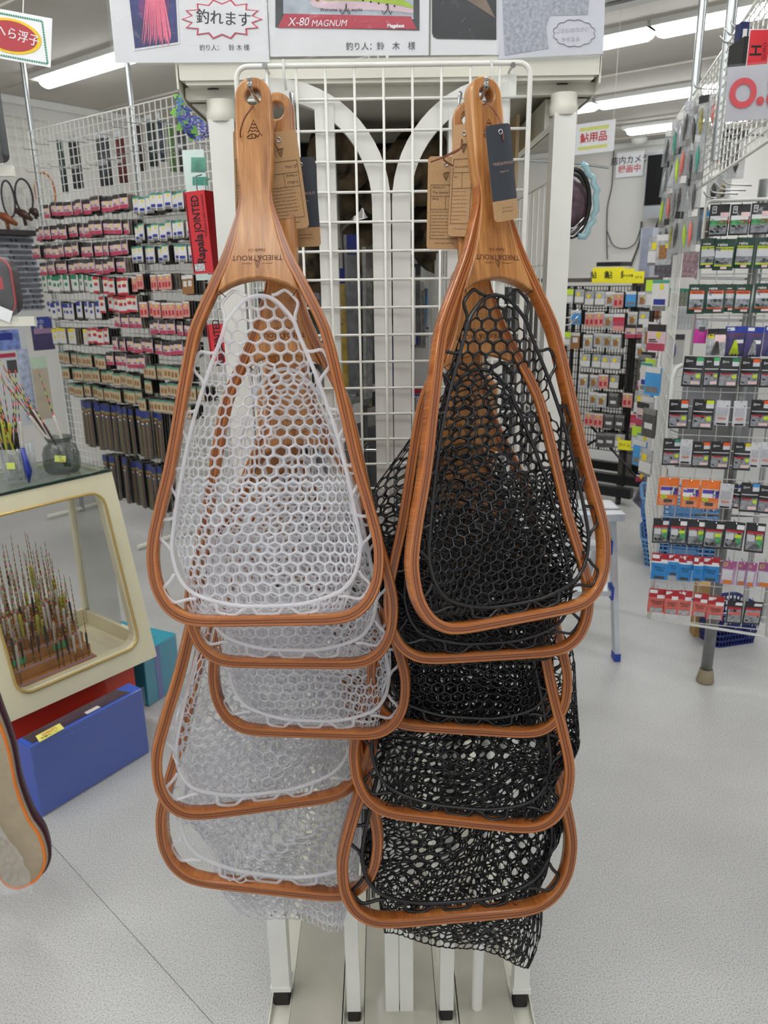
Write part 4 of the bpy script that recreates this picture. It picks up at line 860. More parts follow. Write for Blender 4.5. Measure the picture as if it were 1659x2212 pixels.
# far mesh with loops on the left-hand wall, dark cords
def al(u, v, a_): return on(u, v, SA, a_)
gm = empty('wall_grid', tuple(sh(ALEFT - .05, 3.4, 2.0)), 'white wire grid fixed on the far left wall, small tools hung on it', 'grid panel')
def gmp(name, b, m, smooth=False): o = b.build(name, m, None, smooth); o.parent = gm; o.matrix_parent_inverse = gm.matrix_basis.inverted(); return o
f_ = MB(); g0, g1 = 1.9, 3.85
for i in range(27): b_ = g0 + (g1 - g0) * i / 26; f_.tube([sh(ALEFT - .06, b_, 1.55), sh(ALEFT - .06, b_, 2.95)], .003, 4)
for i in range(19): z = 1.55 + 1.4 * i / 18; f_.tube([sh(ALEFT - .064, g0, z), sh(ALEFT - .064, g1, z)], .003, 4)
gmp('wire', f_, GRIDW)
for k, (uc, vc, ru, rv, c, ds) in enumerate(((52, 425, 30, 38, (30, 28, 30), 'black'), (98, 415, 34, 40, (190, 110, 50), 'orange'), (18, 430, 22, 40, (34, 30, 50), 'dark violet'))):
    p = al(uc, vc, ALEFT - .12); px_ = np.linalg.norm(al(uc + 1, vc, ALEFT - .12) - p)
    P = [tuple(p + np.array([SB[0], SB[1], 0]) * (ru * px_ * math.cos(R(a)) * .62) + np.array([0, 0, 1]) * rv * px_ * .9 * math.sin(R(a))) for a in range(0, 360, 15)]
    tag(MB().tube(P, .008, 6, closed=True).build('cord_loop', mat(c, .4), None, smooth='all', o=tuple(p)), '%s looped net hoop hanging on the far left wall grid' % ds, 'hoop', 'hoops on the far left wall')
for k, (u, v, s_, c) in enumerate(((50, 462, .10, (70, 44, 32)), (12, 470, .12, (140, 74, 36)), (75, 458, .06, (60, 40, 34)))):
    p = al(u, v, ALEFT - .16); b = MB(); b.tube([p + np.array([-.6 * s_, 0, .3 * s_]), p + np.array([0, 0, 0]), p + np.array([.7 * s_, 0, -.45 * s_])], [.02, .035, .015], 8); b.tube([p, p + np.array([.1 * s_, 0, -.9 * s_])], .014, 6)
    tag(b.build('reel', mat(c, .4, 0, .3, 30), None, smooth='all', o=tuple(p)), ('small brown fishing reel under the black hoop', 'orange brown wooden reel at the left picture edge', 'dark reel beside the wire wall end')[k], 'fishing reel')
# white pegboard of small tools with dark shelf edge, far left
p0, p1 = al(-40, 655, 6.2), al(92, 655, 6.2)
r = empty('tool_board', tuple(al(40, 590, 6.2)), 'white board of tiny packets in rows at far left', 'board')
def rp(name, b, m, smooth=False): o = b.build(name, m, None, smooth); o.parent = r; o.matrix_parent_inverse = r.matrix_basis.inverted(); return o
b = MB(); zz0, zz1 = al(60, 672, 6.2)[2], al(60, 512, 6.2)[2]; b.hexa([sh(6.2, p0 @ SB, zz0), sh(6.2, p1 @ SB, zz0), sh(6.25, p1 @ SB, zz0), sh(6.25, p0 @ SB, zz0), sh(6.2, p0 @ SB, zz1), sh(6.2, p1 @ SB, zz1), sh(6.25, p1 @ SB, zz1), sh(6.25, p0 @ SB, zz1)]); rp('panel', b, mat((200, 204, 214), .5, 0, .05, 20))
b = MB(); bb0, bb1 = p0 @ SB, p1 @ SB
for i in range(13):
    for j in range(26):
        z = zz0 + .02 + (zz1 - zz0 - .06) * i / 12; c_ = bb0 + (bb1 - bb0) * (j + .5) / 26
        if random.random() < .85: b.hexa([sh(6.17, c_ - .012, z), sh(6.17, c_ + .010, z), sh(6.2, c_ + .010, z), sh(6.2, c_ - .012, z), sh(6.17, c_ - .012, z + .022), sh(6.17, c_ + .010, z + .022), sh(6.2, c_ + .010, z + .022), sh(6.2, c_ - .012, z + .022)])
o = rp('small_packets', b, mat((90, 92, 100), .4, 0, .5, 60)); o['kind'] = 'stuff'; o.name = 'small_wares'
b = MB(); zt_ = al(60, 500, 6.2)[2]; b.hexa([sh(6.05, bb0, zz1 + .005), sh(6.05, bb1, zz1 + .005), sh(6.3, bb1, zz1 + .005), sh(6.3, bb0, zz1 + .005), sh(6.05, bb0, zt_), sh(6.05, bb1, zt_), sh(6.3, bb1, zt_), sh(6.3, bb0, zt_)]); rp('dark_shelf', b, mat((34, 30, 30), .5))
# purple poster and papers on the far left
def acard(name, u0, v0, u1, v1, a_, m, label, cat, patches=()):
    tl = al(u0, v0, a_); tr = al(u1, v0, a_); br = al(u1, v1, a_); bl_ = al(u0, v1, a_); w = np.linalg.norm((br - bl_)[:2]); h = tl[2] - bl_[2]
    h = abs((tl[2] + tr[2]) / 2 - (bl_[2] + br[2]) / 2); o_ = (bl_ + br) / 2; rt = empty(name, Mw=frame(o_, (SB[0], SB[1], 0), (0, 0, 1)), label=label, cat=cat)
    MB().box((-w / 2, 0, 0), (w / 2, .004, h)).build('card', m, rt)
    for k, (x0, z0, x1, z1, pm) in enumerate(patches): patch(rt, 'printed_panel', w * (x0 - .5), h * (1 - z1), w * (x1 - .5), h * (1 - z0), pm, y=-.0005 - .0003 * k)
    return rt, w, h
rt, w, h = acard('wall_poster', 74, 684, 120, 756, 5.6, mat((64, 52, 96), .4, 0, .4, 6), 'dark purple seascape poster low beside the wire wall', 'poster', [(0, .0, 1, .3, NVY), (.1, .35, 1, .5, mat((150, 120, 150), .5))])
text('水の', w * .22, WHT, rt, -w * .1, h * .85, -.0015); text('大会', w * .22, WHT, rt, -w * .15, h * .7, -.0015)
rt, w, h = acard('notice_cabinet', 14, 706, 84, 920, 5.0, mat((206, 208, 212), .5, 0, .05, 6), 'pale cabinet side with blue printed notices behind the floats', 'cabinet', [(.1, .02, .8, .22, mat((120, 140, 200), .5, 0, .5, 20)), (.15, .05, .6, .12, NVY), (.3, .32, .6, .45, mat((80, 80, 80), .4)), (.65, .22, 1, .95, mat((180, 190, 214), .5, 0, .3, 30)), (.1, .25, .6, .29, PKC)])
rt, w, h = acard('carton', 84, 770, 118, 905, 4.9, mat((190, 180, 160), .6, 0, .1, 10), 'beige carton standing behind the dark glass jar', 'box', [(0, 0, 1, .18, mat((190, 214, 190), .6))])
# ---- near left rack edges: hanging bags, shelf lips and the oval sign
NL = 1.95
def shelf_lip(u, v0, v1, label):
    p = at(u, v1, NL); h = at(u, v0, NL)[2] - p[2]; b = MB(); b.box((-.9, 0, 0), (0, .015, h))
    return tag(b.build('shelf', CREAM, None, o=None), label, 'shelf'), p
SHP = []
for u, v0, v1, lb in ((28, 357, 380, 'cream shelf edge under the hanging black bag'), (75, 684, 704, 'cream shelf edge under the red trimmed bag')):
    s_, p = shelf_lip(u, v0, v1, lb); s_.location = tuple(p); SHP.append(p)
sq = SHP[0]; b = MB(); b.box((-.02, -.01, 0), (.02, .03, 2.3)); b.build('shelf_post', CREAM, None); o = bpy.data.objects['shelf_post']; o.location = (sq[0] - .72, sq[1] + .028, 0); tag(o, 'cream upright carrying the two shelf edges at far left, outside the picture', 'post')
def soft_bag(name, u0, v0, u1, v1, Y, c, label, depth=.05, trim=None, cat='bag'):
    tl, br = at(u0, v0, Y), at(u1, v1, Y); w = br[0] - tl[0]; h = tl[2] - br[2]; rt = empty(name, ((tl[0] + br[0]) / 2, Y, br[2]), label, cat)
    b = MB(); P = rrect(w, h, min(w, h) * .3, 6, 0, h / 2)
    n = len(P)
    for sc, y in ((1, 0), (1, -depth * .6), (.94, -depth * .9), (.8, -depth)): b.v += [(x * sc, y, h / 2 + (z - h / 2) * sc) for x, z in P]
    for k in range(3):
        for q in range(n): b.f.append((k * n + q, k * n + (q + 1) % n, (k + 1) * n + (q + 1) % n, (k + 1) * n + q)); b.mi.append(0)
    b.f.append(tuple(range(3 * n, 4 * n))); b.mi.append(0); b.f.append(tuple(range(n))[::-1]); b.mi.append(0)
    b.build('body', c, rt, smooth=True)
    if trim: MB().tube([(x * .97, -depth * .78, h / 2 + (z - h / 2) * .97) for x, z in P], .0035, 6, closed=True).build('piping', trim, rt, smooth='all')
    MB().box((-w / 2 - .01, -depth - .012, -.01), (w / 2 + .01, -depth - .011, h + .02)).build('clear_wrap', FILM, rt)
    return rt, w, h, depth
rt, w, h, d = soft_bag('black_pouch', -60, 150, 23, 352, NL + .02, mat((52, 54, 56), .45, 0, .2, 60), 'black padded pouch in clear wrap at top left picture edge')
rt.name = 'padded_pouch'
rt, w, h, d = soft_bag('tackle_bag', -70, 556, 54, 682, NL + .06, mat((58, 52, 54), .45, 0, .2, 60), 'dark bag with red piping and red label, wrapped in clear film', trim=mat((170, 50, 56), .4))
patch(rt, 'red_label', -.03, h * .46, w * .34, h * .66, RDD, y=-d - .001); patch(rt, 'paper_tag', .0, h * .05, w * .42, h * .26, PAPER, y=-d - .014).rotation_euler = (0, R(24), 0)
rt, L_, w, h = card('hanging_sign', [(-62, 8), (95, 38), (109, 146), (-55, 116)], 1.9, 'hanging white sign with red oval in yellow ring and green scalloped border', 'sign', PAPER)
cu, cv = 24, 78
for s_, m_, y_ in ((1.0, mat((238, 200, 40), .5), -.0006), (.86, mat((180, 60, 66), .5), -.0009)):
    poly(rt, 'printed_oval', [L_(cu + s_ * 66 * math.cos(R(a)), cv + s_ * (38 * math.sin(R(a)) + 12 * math.cos(R(a)))) for a in range(0, 360, 10)], m_, y_, .0002)
x, z = L_(38, 78); text('へら浮子', .024, WH, rt, x, z, -.0013, R(6)); text('へら浮子', .024, WH, rt, x + .0007, z, -.0014, R(6))
GS = mat((70, 150, 120), .5); b = MB()
def scall(p, q, n):
    for i in range(n):
        u = p[0] + (q[0] - p[0]) * (i + .5) / n; v = p[1] + (q[1] - p[1]) * (i + .5) / n; x, z = L_(u, v); b.prism([(x + .0022 * math.cos(R(a)), z + .0022 * math.sin(R(a))) for a in range(0, 360, 45)], (0, -.0006, 0), (1, 0, 0), (0, 0, 1), -.0002)
scall((-55, 18), (91, 46), 30); scall((91, 46), (103, 138), 17); scall((-50, 110), (103, 138), 30); b.build('printed_border', GS, rt)
MB().tube([(.02, 0, h), (.02, .01, h + .5)], .0012, 5).build('string', PWHITE, rt)

# ---------------------------------------------------------------- the right-hand rack
QA = R(17); Q = np.array([math.sin(QA), math.cos(QA), 0]); PX = (math.cos(QA), -math.sin(QA), 0)
fq = fl(1525, 1485); DQ = float(Q @ fq)
def qn(u, v, off=0.0): return on(u, v, Q, DQ - off)
rk = empty('packet_rack', tuple(fq), 'white wire rack at right crowded with soft-lure and hook packets', 'display rack')
def rkp(name, b, m, smooth=False): o = b.build(name, m, None, smooth); o.parent = rk; o.matrix_parent_inverse = rk.matrix_basis.inverted(); return o
pp = np.array(PX)
b = MB(); b.tube([fq + Q * .05 + np.array([0, 0, .04]), fq + Q * .05 + np.array([0, 0, 1.95])], .023, 14); rkp('pole', b, mat((150, 152, 150), .35, .6, .15, 20), 'all')
b = MB(); b.lathe([(0, 0), (.034, 0), (.036, .01), (.027, .06), (.024, .062)], tuple(fq + Q * .05), 18); rkp('rubber_foot', b, mat((150, 136, 112), .7), 'all')
b = MB(); 
def rail(pts, r_=.006, nm='frame', n=8, m=PWHITE): b = MB(); b.tube([tuple(p) for p in pts], r_, n); return rkp(nm, b, m, 'all')
rail([qn(1402, 1335), qn(1426, 1130), qn(1446, 900), qn(1454, 815), qn(1462, 795), qn(1475, 788)], .0095)
rail([qn(1402, 1335), qn(1657, 1375)], .006); rail([qn(1657, 1375), qn(1672, 1200)], .008)
rail([qn(1492, 767, -.03), qn(1525, 445, -.03), qn(1530, 437, -.03), qn(1540, 434, -.03), qn(1700, 428, -.03)], .0062)
b = MB()
zlo = qn(1402, 1335)[2]; s0_ = float(qn(1402, 1335) @ pp); s1_ = float(qn(1657, 1375) @ pp) + .35
def qp(s_, z, off=0.0): v = pp * s_ + Q * (DQ - off); return (v[0], v[1], z)
nrow = 24
for i in range(30): z = zlo + .055 * i; b.tube([qp(s0_, z), qp(s1_, z)], .0019, 4) if z < qn(1470, 790)[2] else None
for i in range(13): s_ = s0_ + .058 * i; b.tube([qp(s_, zlo), qp(s_, qn(1470, 790)[2])], .0019, 4)
zu0, zu1 = qn(1500, 770)[2], qn(1540, 436)[2]; su0 = float(qn(1510, 600, -.03) @ pp)
for i in range(1, 12): z = zu0 + (zu1 - zu0) * i / 11; b.tube([qp(su0, z, -.03), qp(s1_, z, -.03)], .0019, 4)
for i in range(1, 10): s_ = su0 + .058 * i; b.tube([qp(s_, zu0, -.03), qp(s_, zu1, -.03)], .0019, 4)
rkp('wire', b, GRIDW)
b = MB(); q0, q1 = qn(1462, 800, -.10), qn(1580, 1010, -.10); b.hexa([qp(s0_ + .05, .9, -.12), qp(s0_ + .32, .9, -.12), qp(s0_ + .32, .9, -.125), qp(s0_ + .05, .9, -.125), qp(s0_ + .05, 1.32, -.12), qp(s0_ + .32, 1.32, -.12), qp(s0_ + .32, 1.32, -.125), qp(s0_ + .05, 1.32, -.125)]); rkp('back_panel', b, mat((160, 160, 164), .5, 0, .05, 10))
for s_, z0 in ((s0_ + .38, .25), (s0_ + .46, .25), (s0_ + .56, .25)):
    b = MB(); b.tube([qp(s_, z0, -.16), qp(s_, 2.6, -.16)], .012 if s_ < s0_ + .5 else .02, 8); rkp('upright', b, mat((196, 198, 198), .3, .5, .1, 20), True)
BK = mat((26, 27, 29), .3, 0, .1, 30, coat=.5); DGR = mat((22, 62, 48), .3, 0, .1, 30, coat=.5); ORG = mat((246, 122, 30), .35, 0, .05, 30, coat=.5); WIN = mat((150, 152, 158), .15, 0, .35, 70, coat=.9, bump=.15)
BLU = mat((40, 140, 214), .35, 0, .08, 40, coat=.5); SALM = mat((222, 110, 100), .35, 0, .08, 40, coat=.5); CRD = mat((214, 214, 218), .55, 0, .03, 40); PUR = mat((190, 150, 190), .35, 0, .15, 40, coat=.5); STK = mat((250, 214, 214), .5); MUD = mat((84, 80, 78), .4, 0, .4, 120)
LG = mat((214, 232, 60), .45); OB = mat((240, 100, 50), .45); GT = mat((80, 190, 120), .5); WW = mat((240, 240, 240), .5, 0, .02); GG = mat((90, 170, 110), .4, 0, .5, 80)
DBL = mat((30, 56, 170), .35, 0, .1, 30, coat=.5); VI2 = mat((70, 60, 110), .35, 0, .5, 25, coat=.5)
prng = MB(); prng.tube([(0, .05, 0), (0, -.012, 0), (0, -.020, .006)], .0016, 4); _o = prng.build('tmp', CHROME); PRM = _o.data; bpy.data.objects.remove(_o)
RB = random.Random(11); RCNT = {}
# layouts: base material, then (x0, z0, x1, z1, material) fractions from top-left, then texts (string, size fraction of width, x, z fraction, material, bold)
KINDS = {
 'A': ('black packet with green band and square logo', BK, [(.06, .42, .94, .94, WIN, 'window'), (.06, .36, .94, .52, WW, 'label_band'), (.06, .50, .94, .66, GG, 'label_band'), (.12, .06, .34, .28, WW, 'logo_frame'), (.15, .09, .31, .25, BK, 'logo_field'), (.55, .26, .98, .40, STK, 'price_sticker')], [('OW', .30, .30, -.57, RDD, 1), ('Ψ', .2, -.27, -.17, WW, 1)]),
 'B': ('dark green packet with lime band', DGR, [(.08, .26, .92, .84, WIN, 'window'), (.08, .26, .92, .36, LG, 'title_band'), (.08, .36, .92, .60, CRD, 'text_block'), (.08, .82, .92, .87, LG, 'lower_band'), (.4, .88, .7, .96, STK, 'price_sticker')], [('reins', .24, -.12, -.18, WW, 1), ('DOWN SHOT SINKER', .085, 0, -.31, INK, 1)]),
 'C': ('dark green packet with orange band', DGR, [(.10, .24, .90, .84, WIN, 'window'), (.10, .22, .90, .33, OB, 'title_band'), (.10, .33, .90, .50, CRD, 'text_block'), (.10, .80, .90, .84, OB, 'lower_band'), (.45, .86, .85, .94, STK, 'price_sticker')], [('reins', .22, -.14, -.14, WW, 1), ('RESIN SINKER', .10, 0, -.28, INK, 1)]),
 'E': ('black packet with grey window and yellow dot', BK, [(.06, .52, .94, .93, WIN, 'window'), (.10, .52, .62, .57, RDD, 'red_strip'), (.62, .02, .97, .14, None, 'colour_label'), (.62, .14, .97, .28, CRD, 'label_text'), (.06, .38, .94, .41, CRD, 'silver_line'), (.45, .80, .90, .90, STK, 'price_sticker')], [('D>>', .18, -.22, -.15, WW, 1)]),
 'W': ('white printed card seen from its back', CRD, [(.12, .28, .88, .62, mat((186, 186, 192), .6, 0, .2, 300), 'text_block'), (.2, .66, .8, .76, SAL, 'red_print'), (.15, .90, .85, .97, INK, 'bar_code')], [('◆', .12, .3, -.2, INK, 0)]),
 'H': ('orange packet with purple and white title', ORG, [(.10, .30, .92, .60, WW, 'title_field'), (.12, .32, .66, .45, mat((88, 70, 170), .4), 'title_block'), (.78, .36, .96, .60, mat((88, 70, 170), .4), 'title_end'), (.08, .72, .9, .97, mat((240, 150, 110), .3, 0, .2, 60, coat=.6), 'window'), (.3, .76, .72, .88, MUD, 'sinker_print')], [('TG', .26, .26, -.38, INK, 1), ('Ɔ', .3, -.25, -.16, SAL, 1)]),
 'I': ('black packet with green print and grey worms', BK, [(.07, .32, .93, .93, WIN, 'window'), (.07, .28, .93, .36, RDD, 'red_strip'), (.10, .40, .5, .62, CRD, 'title_block'), (.55, .42, .88, .54, LG, 'yellow_oval'), (.62, .54, .90, .80, GG, 'green_print'), (.60, .08, .97, .24, WW, 'price_sticker')], []),
 'J': ('blue packet with red and white header', BLU, [(0, 0, 1, .36, RDD, 'header'), (.04, .06, .45, .2, WW, 'header_label'), (0, .30, 1, .36, WW, 'header_line'), (.2, .86, .8, .96, MUD, 'hook_print'), (.55, .22, .95, .32, WW, 'price_sticker')], [('Worm', .24, 0, -.52, INK, 0), ('Hook', .2, .02, -.62, INK, 0)]),
 'K': ('salmon packet with red and white header', SALM, [(0, 0, 1, .34, RDD, 'header'), (.04, .04, .5, .18, WW, 'header_label'), (.5, .24, .98, .38, WW, 'price_sticker'), (.15, .78, .9, .97, SILV, 'hook_window')], [('Worm', .26, 0, -.5, INK, 0), ('321BH', .2, .02, -.6, INK, 0)]),
 'P': ('pale purple packet with round hook window', PUR, [(0, 0, 1, .32, mat((170, 90, 140), .4, 0, .2, 40), 'header'), (.06, .36, .8, .82, CRD, 'card'), (.25, .80, .8, .98, mat((226, 130, 60), .4), 'yellow_oval')], [('D', .42, -.3, -.14, LG, 0)]),
 'L': ('black packet with pink lower window', BK, [(.08, .30, .92, .93, WIN, 'window'), (.08, .26, .92, .36, RDD, 'red_strip'), (.15, .46, .9, .60, SALM, 'pink_print'), (.5, .06, .95, .18, WW, 'price_sticker')], []),
 'S': ('clear rig packet with black skirts', SILV, [(0, 0, 1, .28, BK, 'header'), (.05, .2, .35, .36, YLW, 'yellow_label'), (.4, .22, .95, .50, STK, 'pink_label')], []),
 'Y': ('navy packet with bright skirt and blue header', VI2, [(0, 0, 1, .20, DBL, 'header'), (.08, .03, .45, .14, WW, 'logo_oval'), (.5, .44, .9, .56, WW, 'price_sticker')], [('ROCK SKIRTS', .11, 0, -.27, RDD, 0)]),
 'M': ('magenta lure pouch with clear top', mat((206, 50, 160), .3, 0, .1, 40, coat=.6), [(0, 0, 1, .4, SILV, 'clear_top'), (.3, .3, .8, .5, DKG, 'hook_print')], []),
}
def rack_pack(kind, u0, v0, u1, v1, row, off, idx, extra=None, yaw=0.0, tint=None, lbl=None):
    um = (u0 + u1) / 2; c = qn(um, v0, off); w = float(np.linalg.norm(qn(u1, v0, off) - qn(u0, v0, off))); h = c[2] - qn(um, v1, off)[2]
    nm, base, patches, texts = KINDS[kind]
    rt = empty('tackle_packet', Mw=frame(c, PX, (0, 0, 1)) @ Matrix.Rotation(RB.uniform(-.12, .12) + yaw, 4, 'Z') @ Matrix.Rotation(RB.uniform(-.035, .035), 4, 'Y') @ Matrix.Rotation(RB.uniform(-.03, .07), 4, 'X'), label='%s, %s from left, %s, right rack' % (lbl or nm, ORD[idx], row), cat='packet', group='packets on the right rack')
    b = MB(); n = 6; m_ = 7
    def yy(s_, t_): return -.0045 * math.sin(math.pi * min(max(s_, 0), 1)) * math.sin(math.pi * min(1, max(0, (t_ - .18) / .82))) - .001 + .0012 * math.sin(t_ * 9 + idx * 2 + s_ * 4)
    for fr in (1, 0):
        base_i = len(b.v)
        for j in range(m_ + 1):
            for i in range(n + 1):
                s_, t_ = i / n, j / m_; b.v.append((-w / 2 + w * s_, yy(s_, t_) if fr else .0015, -h * t_))
        for j in range(m_):
            for i in range(n):
                q = [base_i + j * (n + 1) + i, base_i + (j + 1) * (n + 1) + i, base_i + (j + 1) * (n + 1) + i + 1, base_i + j * (n + 1) + i + 1]; b.f.append(tuple(q) if fr else tuple(q[::-1])); b.mi.append(0)
    b.build('pouch', base, rt, smooth='all')
    for k, (x0, z0, x1, z1, pm, pn) in enumerate(patches):
        pm = pm or tint or OB; bb = MB(); nn = 3; i0 = 0
        for j in range(nn + 1):
            for i in range(nn + 1):
                s_, t_ = x0 + (x1 - x0) * i / nn, z0 + (z1 - z0) * j / nn; bb.v.append((-w / 2 + w * s_, yy(s_, t_) - .0006 - .0003 * k, -h * t_))
        for j in range(nn):
            for i in range(nn): bb.f.append((j * 4 + i, (j + 1) * 4 + i, (j + 1) * 4 + i + 1, j * 4 + i + 1)); bb.mi.append(0)
        bb.build(pn, pm, rt, smooth='all')
    for s_, sz, x, z, tm, bo in texts: text(s_, round(w * sz, 4), tm, rt, w * x, h * z, -.0085, bold=.0002 * bo)
    if kind == 'E' and w > .05:
        x, z = w * .28, -h * .62; poly(rt, 'yellow_dot', [(x + w * .12 * math.cos(R(a)), z + w * .12 * math.sin(R(a))) for a in range(0, 360, 30)], LG, -.0095, .0002)
    if kind == 'H':
        poly(rt, 'yellow_oval', [(-w * .22 + w * .17 * math.cos(R(a)), -h * .66 + w * .10 * math.sin(R(a))) for a in range(0, 360, 30)], LG, -.0090, .0002); text(extra, round(w * .26, 4), INK, rt, w * .18, -h * .53, -.0088, bold=.0004); text('24C', round(w * .12, 4), INK, rt, -w * .22, -h * .66, -.0095)
    if kind in 'IL':
        for k in range(3): MB().tube(crom([(w * (-.3 + .2 * k), -.0088, -h * .88), (w * (-.1 + .15 * k), -.0092, -h * .80), (w * (.1 + .1 * k), -.0088, -h * (.66 + .05 * k))], 3), .0016, 5).build('worm', MUD if kind == 'I' else SILV, rt, smooth='all')
    if kind in 'ABC':
        MB().tube(crom([(-w * .2, -.009, -h * .74), (-w * .05, -.010, -h * .78), (w * .1, -.009, -h * .73), (w * .22, -.009, -h * .77)], 3), .0018, 5).build('sinker', MUD, rt, smooth='all')
    if kind in 'YS':
        cs = extra or MUD
        for k in range(9): MB().tube([(w * (-.02 + .012 * k), -.0080, -h * .46), (w * (-.24 + .055 * k), -.0088, -h * (.93 + .03 * math.sin(k * 2)))], .0011, 4).build('skirt_strand', cs, rt)
    ob = bpy.data.objects.new('prong', PRM); COL.objects.link(ob); ob.matrix_world = frame(c - np.array([0, 0, h * .04]), PX, (0, 0, 1)); ob.parent = rk; ob.matrix_parent_inverse = rk.matrix_basis.inverted()
    return rt
def rrow(items, row, off=.03):
    off += .02
    for i, it in enumerate(items):
        kind, u0, v0, u1, v1 = it[:5]; kw = it[5] if len(it) > 5 else {}
        rack_pack(kind, u0, v0, u1, v1, row, off + .006 * (i % 2), i + 1, **kw)
rrow([('A', 1535, 441, 1578, 510), ('A', 1580, 441, 1623, 508), ('A', 1625, 438, 1668, 506)], 'top row', -.005)
rrow([('B', 1514, 515, 1549, 580), ('B', 1546, 516, 1591, 584), ('B', 1592, 513, 1634, 580), ('B', 1635, 513, 1678, 580)], 'lime banded row', 0)
rrow([('C', 1489, 614, 1527, 678), ('C', 1526, 614, 1569, 677), ('C', 1567, 614, 1592, 674), ('C', 1589, 614, 1627, 677), ('C', 1631, 612, 1674, 676)], 'orange banded row', .02)
rrow([('M', 1504, 690, 1532, 742), ('S', 1529, 710, 1571, 768), ('Y', 1568, 705, 1613, 770, dict(extra=LG)), ('Y', 1614, 706, 1652, 771, dict(extra=SILV, lbl='navy packet with silver skirt and blue header')), ('Y', 1653, 704, 1696, 770, dict(extra=SKY))], 'skirt row', .0)
rrow([('E', 1479, 770, 1523, 836, dict(tint=GT)), ('E', 1523, 771, 1556, 836, dict(tint=GT)), ('E', 1557, 772, 1600, 838, dict(tint=GRN)), ('E', 1602, 774, 1644, 836), ('E', 1645, 775, 1688, 837, dict(tint=YLW))], 'crowded black row')
rrow([('E', 1446, 863, 1489, 926), ('E', 1498, 863, 1545, 928, dict(tint=LG)), ('W', 1549, 865, 1579, 919), ('W', 1586, 866, 1615, 921), ('E', 1624, 864, 1668, 926)], 'spaced mixed row')
rrow([('E', 1434, 947, 1473, 1006, dict(tint=TEAL)), ('W', 1471, 949, 1497, 1003), ('E', 1497, 954, 1536, 1010), ('E', 1537, 954, 1579, 1014), ('E', 1587, 956, 1626, 1016, dict(tint=YLW)), ('W', 1624, 956, 1645, 1010), ('W', 1646, 955, 1672, 1010)], 'lower mixed row')
rrow([('H', 1424, 1032, 1469, 1092, dict(extra='11')), ('H', 1473, 1036, 1513, 1096, dict(extra='9')), ('H', 1515, 1038, 1559, 1100, dict(extra='7')), ('W', 1557, 1045, 1587, 1100), ('E', 1586, 1046, 1603, 1100, dict(tint=DBL)), ('E', 1602, 1043, 1643, 1106, dict(tint=SKY)), ('E', 1642, 1050, 1684, 1110, dict(tint=SKY))], 'orange packet row')
rrow([('I', 1412, 1120, 1447, 1174), ('I', 1448, 1121, 1486, 1176), ('I', 1486, 1123, 1528, 1179), ('I', 1524, 1127, 1567, 1186), ('I', 1568, 1128, 1611, 1188), ('I', 1613, 1130, 1655, 1194)], 'grey worm row')
rrow([('J', 1409, 1195, 1446, 1252), ('J', 1445, 1196, 1468, 1244), ('J', 1469, 1198, 1500, 1256), ('J', 1500, 1202, 1522, 1256), ('J', 1519, 1203, 1556, 1258), ('P', 1562, 1212, 1593, 1262), ('P', 1596, 1214, 1616, 1266), ('P', 1618, 1216, 1637, 1268), ('P', 1640, 1216, 1674, 1270)], 'blue packet row')
rrow([('K', 1403, 1272, 1440, 1324), ('K', 1438, 1275, 1467, 1328), ('K', 1467, 1276, 1497, 1330), ('K', 1500, 1282, 1531, 1333), ('K', 1530, 1288, 1566, 1340), ('L', 1572, 1298, 1606, 1348), ('L', 1610, 1300, 1650, 1350)], 'lowest row')
# clear channels of shelf-edge strips behind the packs
for k, v in enumerate((600, 690, 1112)):
    a_, b_ = qn(1500, v, -.09), qn(1690, v + 4, -.09); MB().tube([tuple(a_), tuple(b_)], .005, 6).build('cross_tube', CHROME, None)
    o = bpy.context.scene.objects[-1] if False else None
for o in [x for x in bpy.data.objects if x.name.startswith('cross_tube')]: o.parent = rk; o.matrix_parent_inverse = rk.matrix_basis.inverted()
# ---- upper side grid of the rack, running away from the camera, prongs and lure pouches on it
sg = empty('side_grid', (1.1, 3.0, 2.0), 'wire side grid at upper right, empty steel prongs and lure pouches on it', 'grid panel')
def sgp(name, b, m, smooth=False): o = b.build(name, m, None, smooth); o.parent = sg; o.matrix_parent_inverse = sg.matrix_basis.inverted(); return o
G0 = np.array([.955, 2.18, 0]); GD = np.array([.231, .973, 0]); GN = np.array([-.973, .231, 0])
ztop = fl(1500, 230, 0)[2]
zt_s = CAM[2] + .662
def gp_(s_, z, off=0.0): v = G0 + GD * s_ + GN * off; return (v[0], v[1], z)
for k, (sa, sb, z0, z1) in enumerate(((-.3, .93, 1.93, zt_s), (.95, 1.75, 1.80, zt_s))):
    b = MB(); b.tube([gp_(sa, z0), gp_(sb, z0), gp_(sb, z1), gp_(sa, z1)], .0055, 6, closed=True); sgp('frame', b, GRIDW)
    b = MB()
    for i in range(1, 20): s_ = sa + (sb - sa) * i / 20; b.tube([gp_(s_, z0), gp_(s_, z1)], .0022, 4)
    for i in range(1, 16): z = z0 + (z1 - z0) * i / 16; b.tube([gp_(sa, z, .004), gp_(sb, z, .004)], .0022, 4)
    sgp('wire', b, GRIDW)
GNV = np.array([GN[0], GN[1], 0])
def pole_to_ceiling(u, v, Y, r_, label):
    p = at(u, v, Y); b = MB(); b.tube([(p[0], p[1], 1.98), (p[0], p[1], 2.72)], r_, 12); b.tube([(p[0], p[1], 2.7), (p[0], p[1], CEIL)], r_ * .75, 12); b.lathe([(0, 0), (.035, 0), (.035, -.02), (r_, -.03)], (p[0], p[1], CEIL), 12)
    sgp('pole', b, STEEL, True)
pole_to_ceiling(1505, 150, 3.3, .016, ''); pole_to_ceiling(1577, 60, 2.62, .016, '')
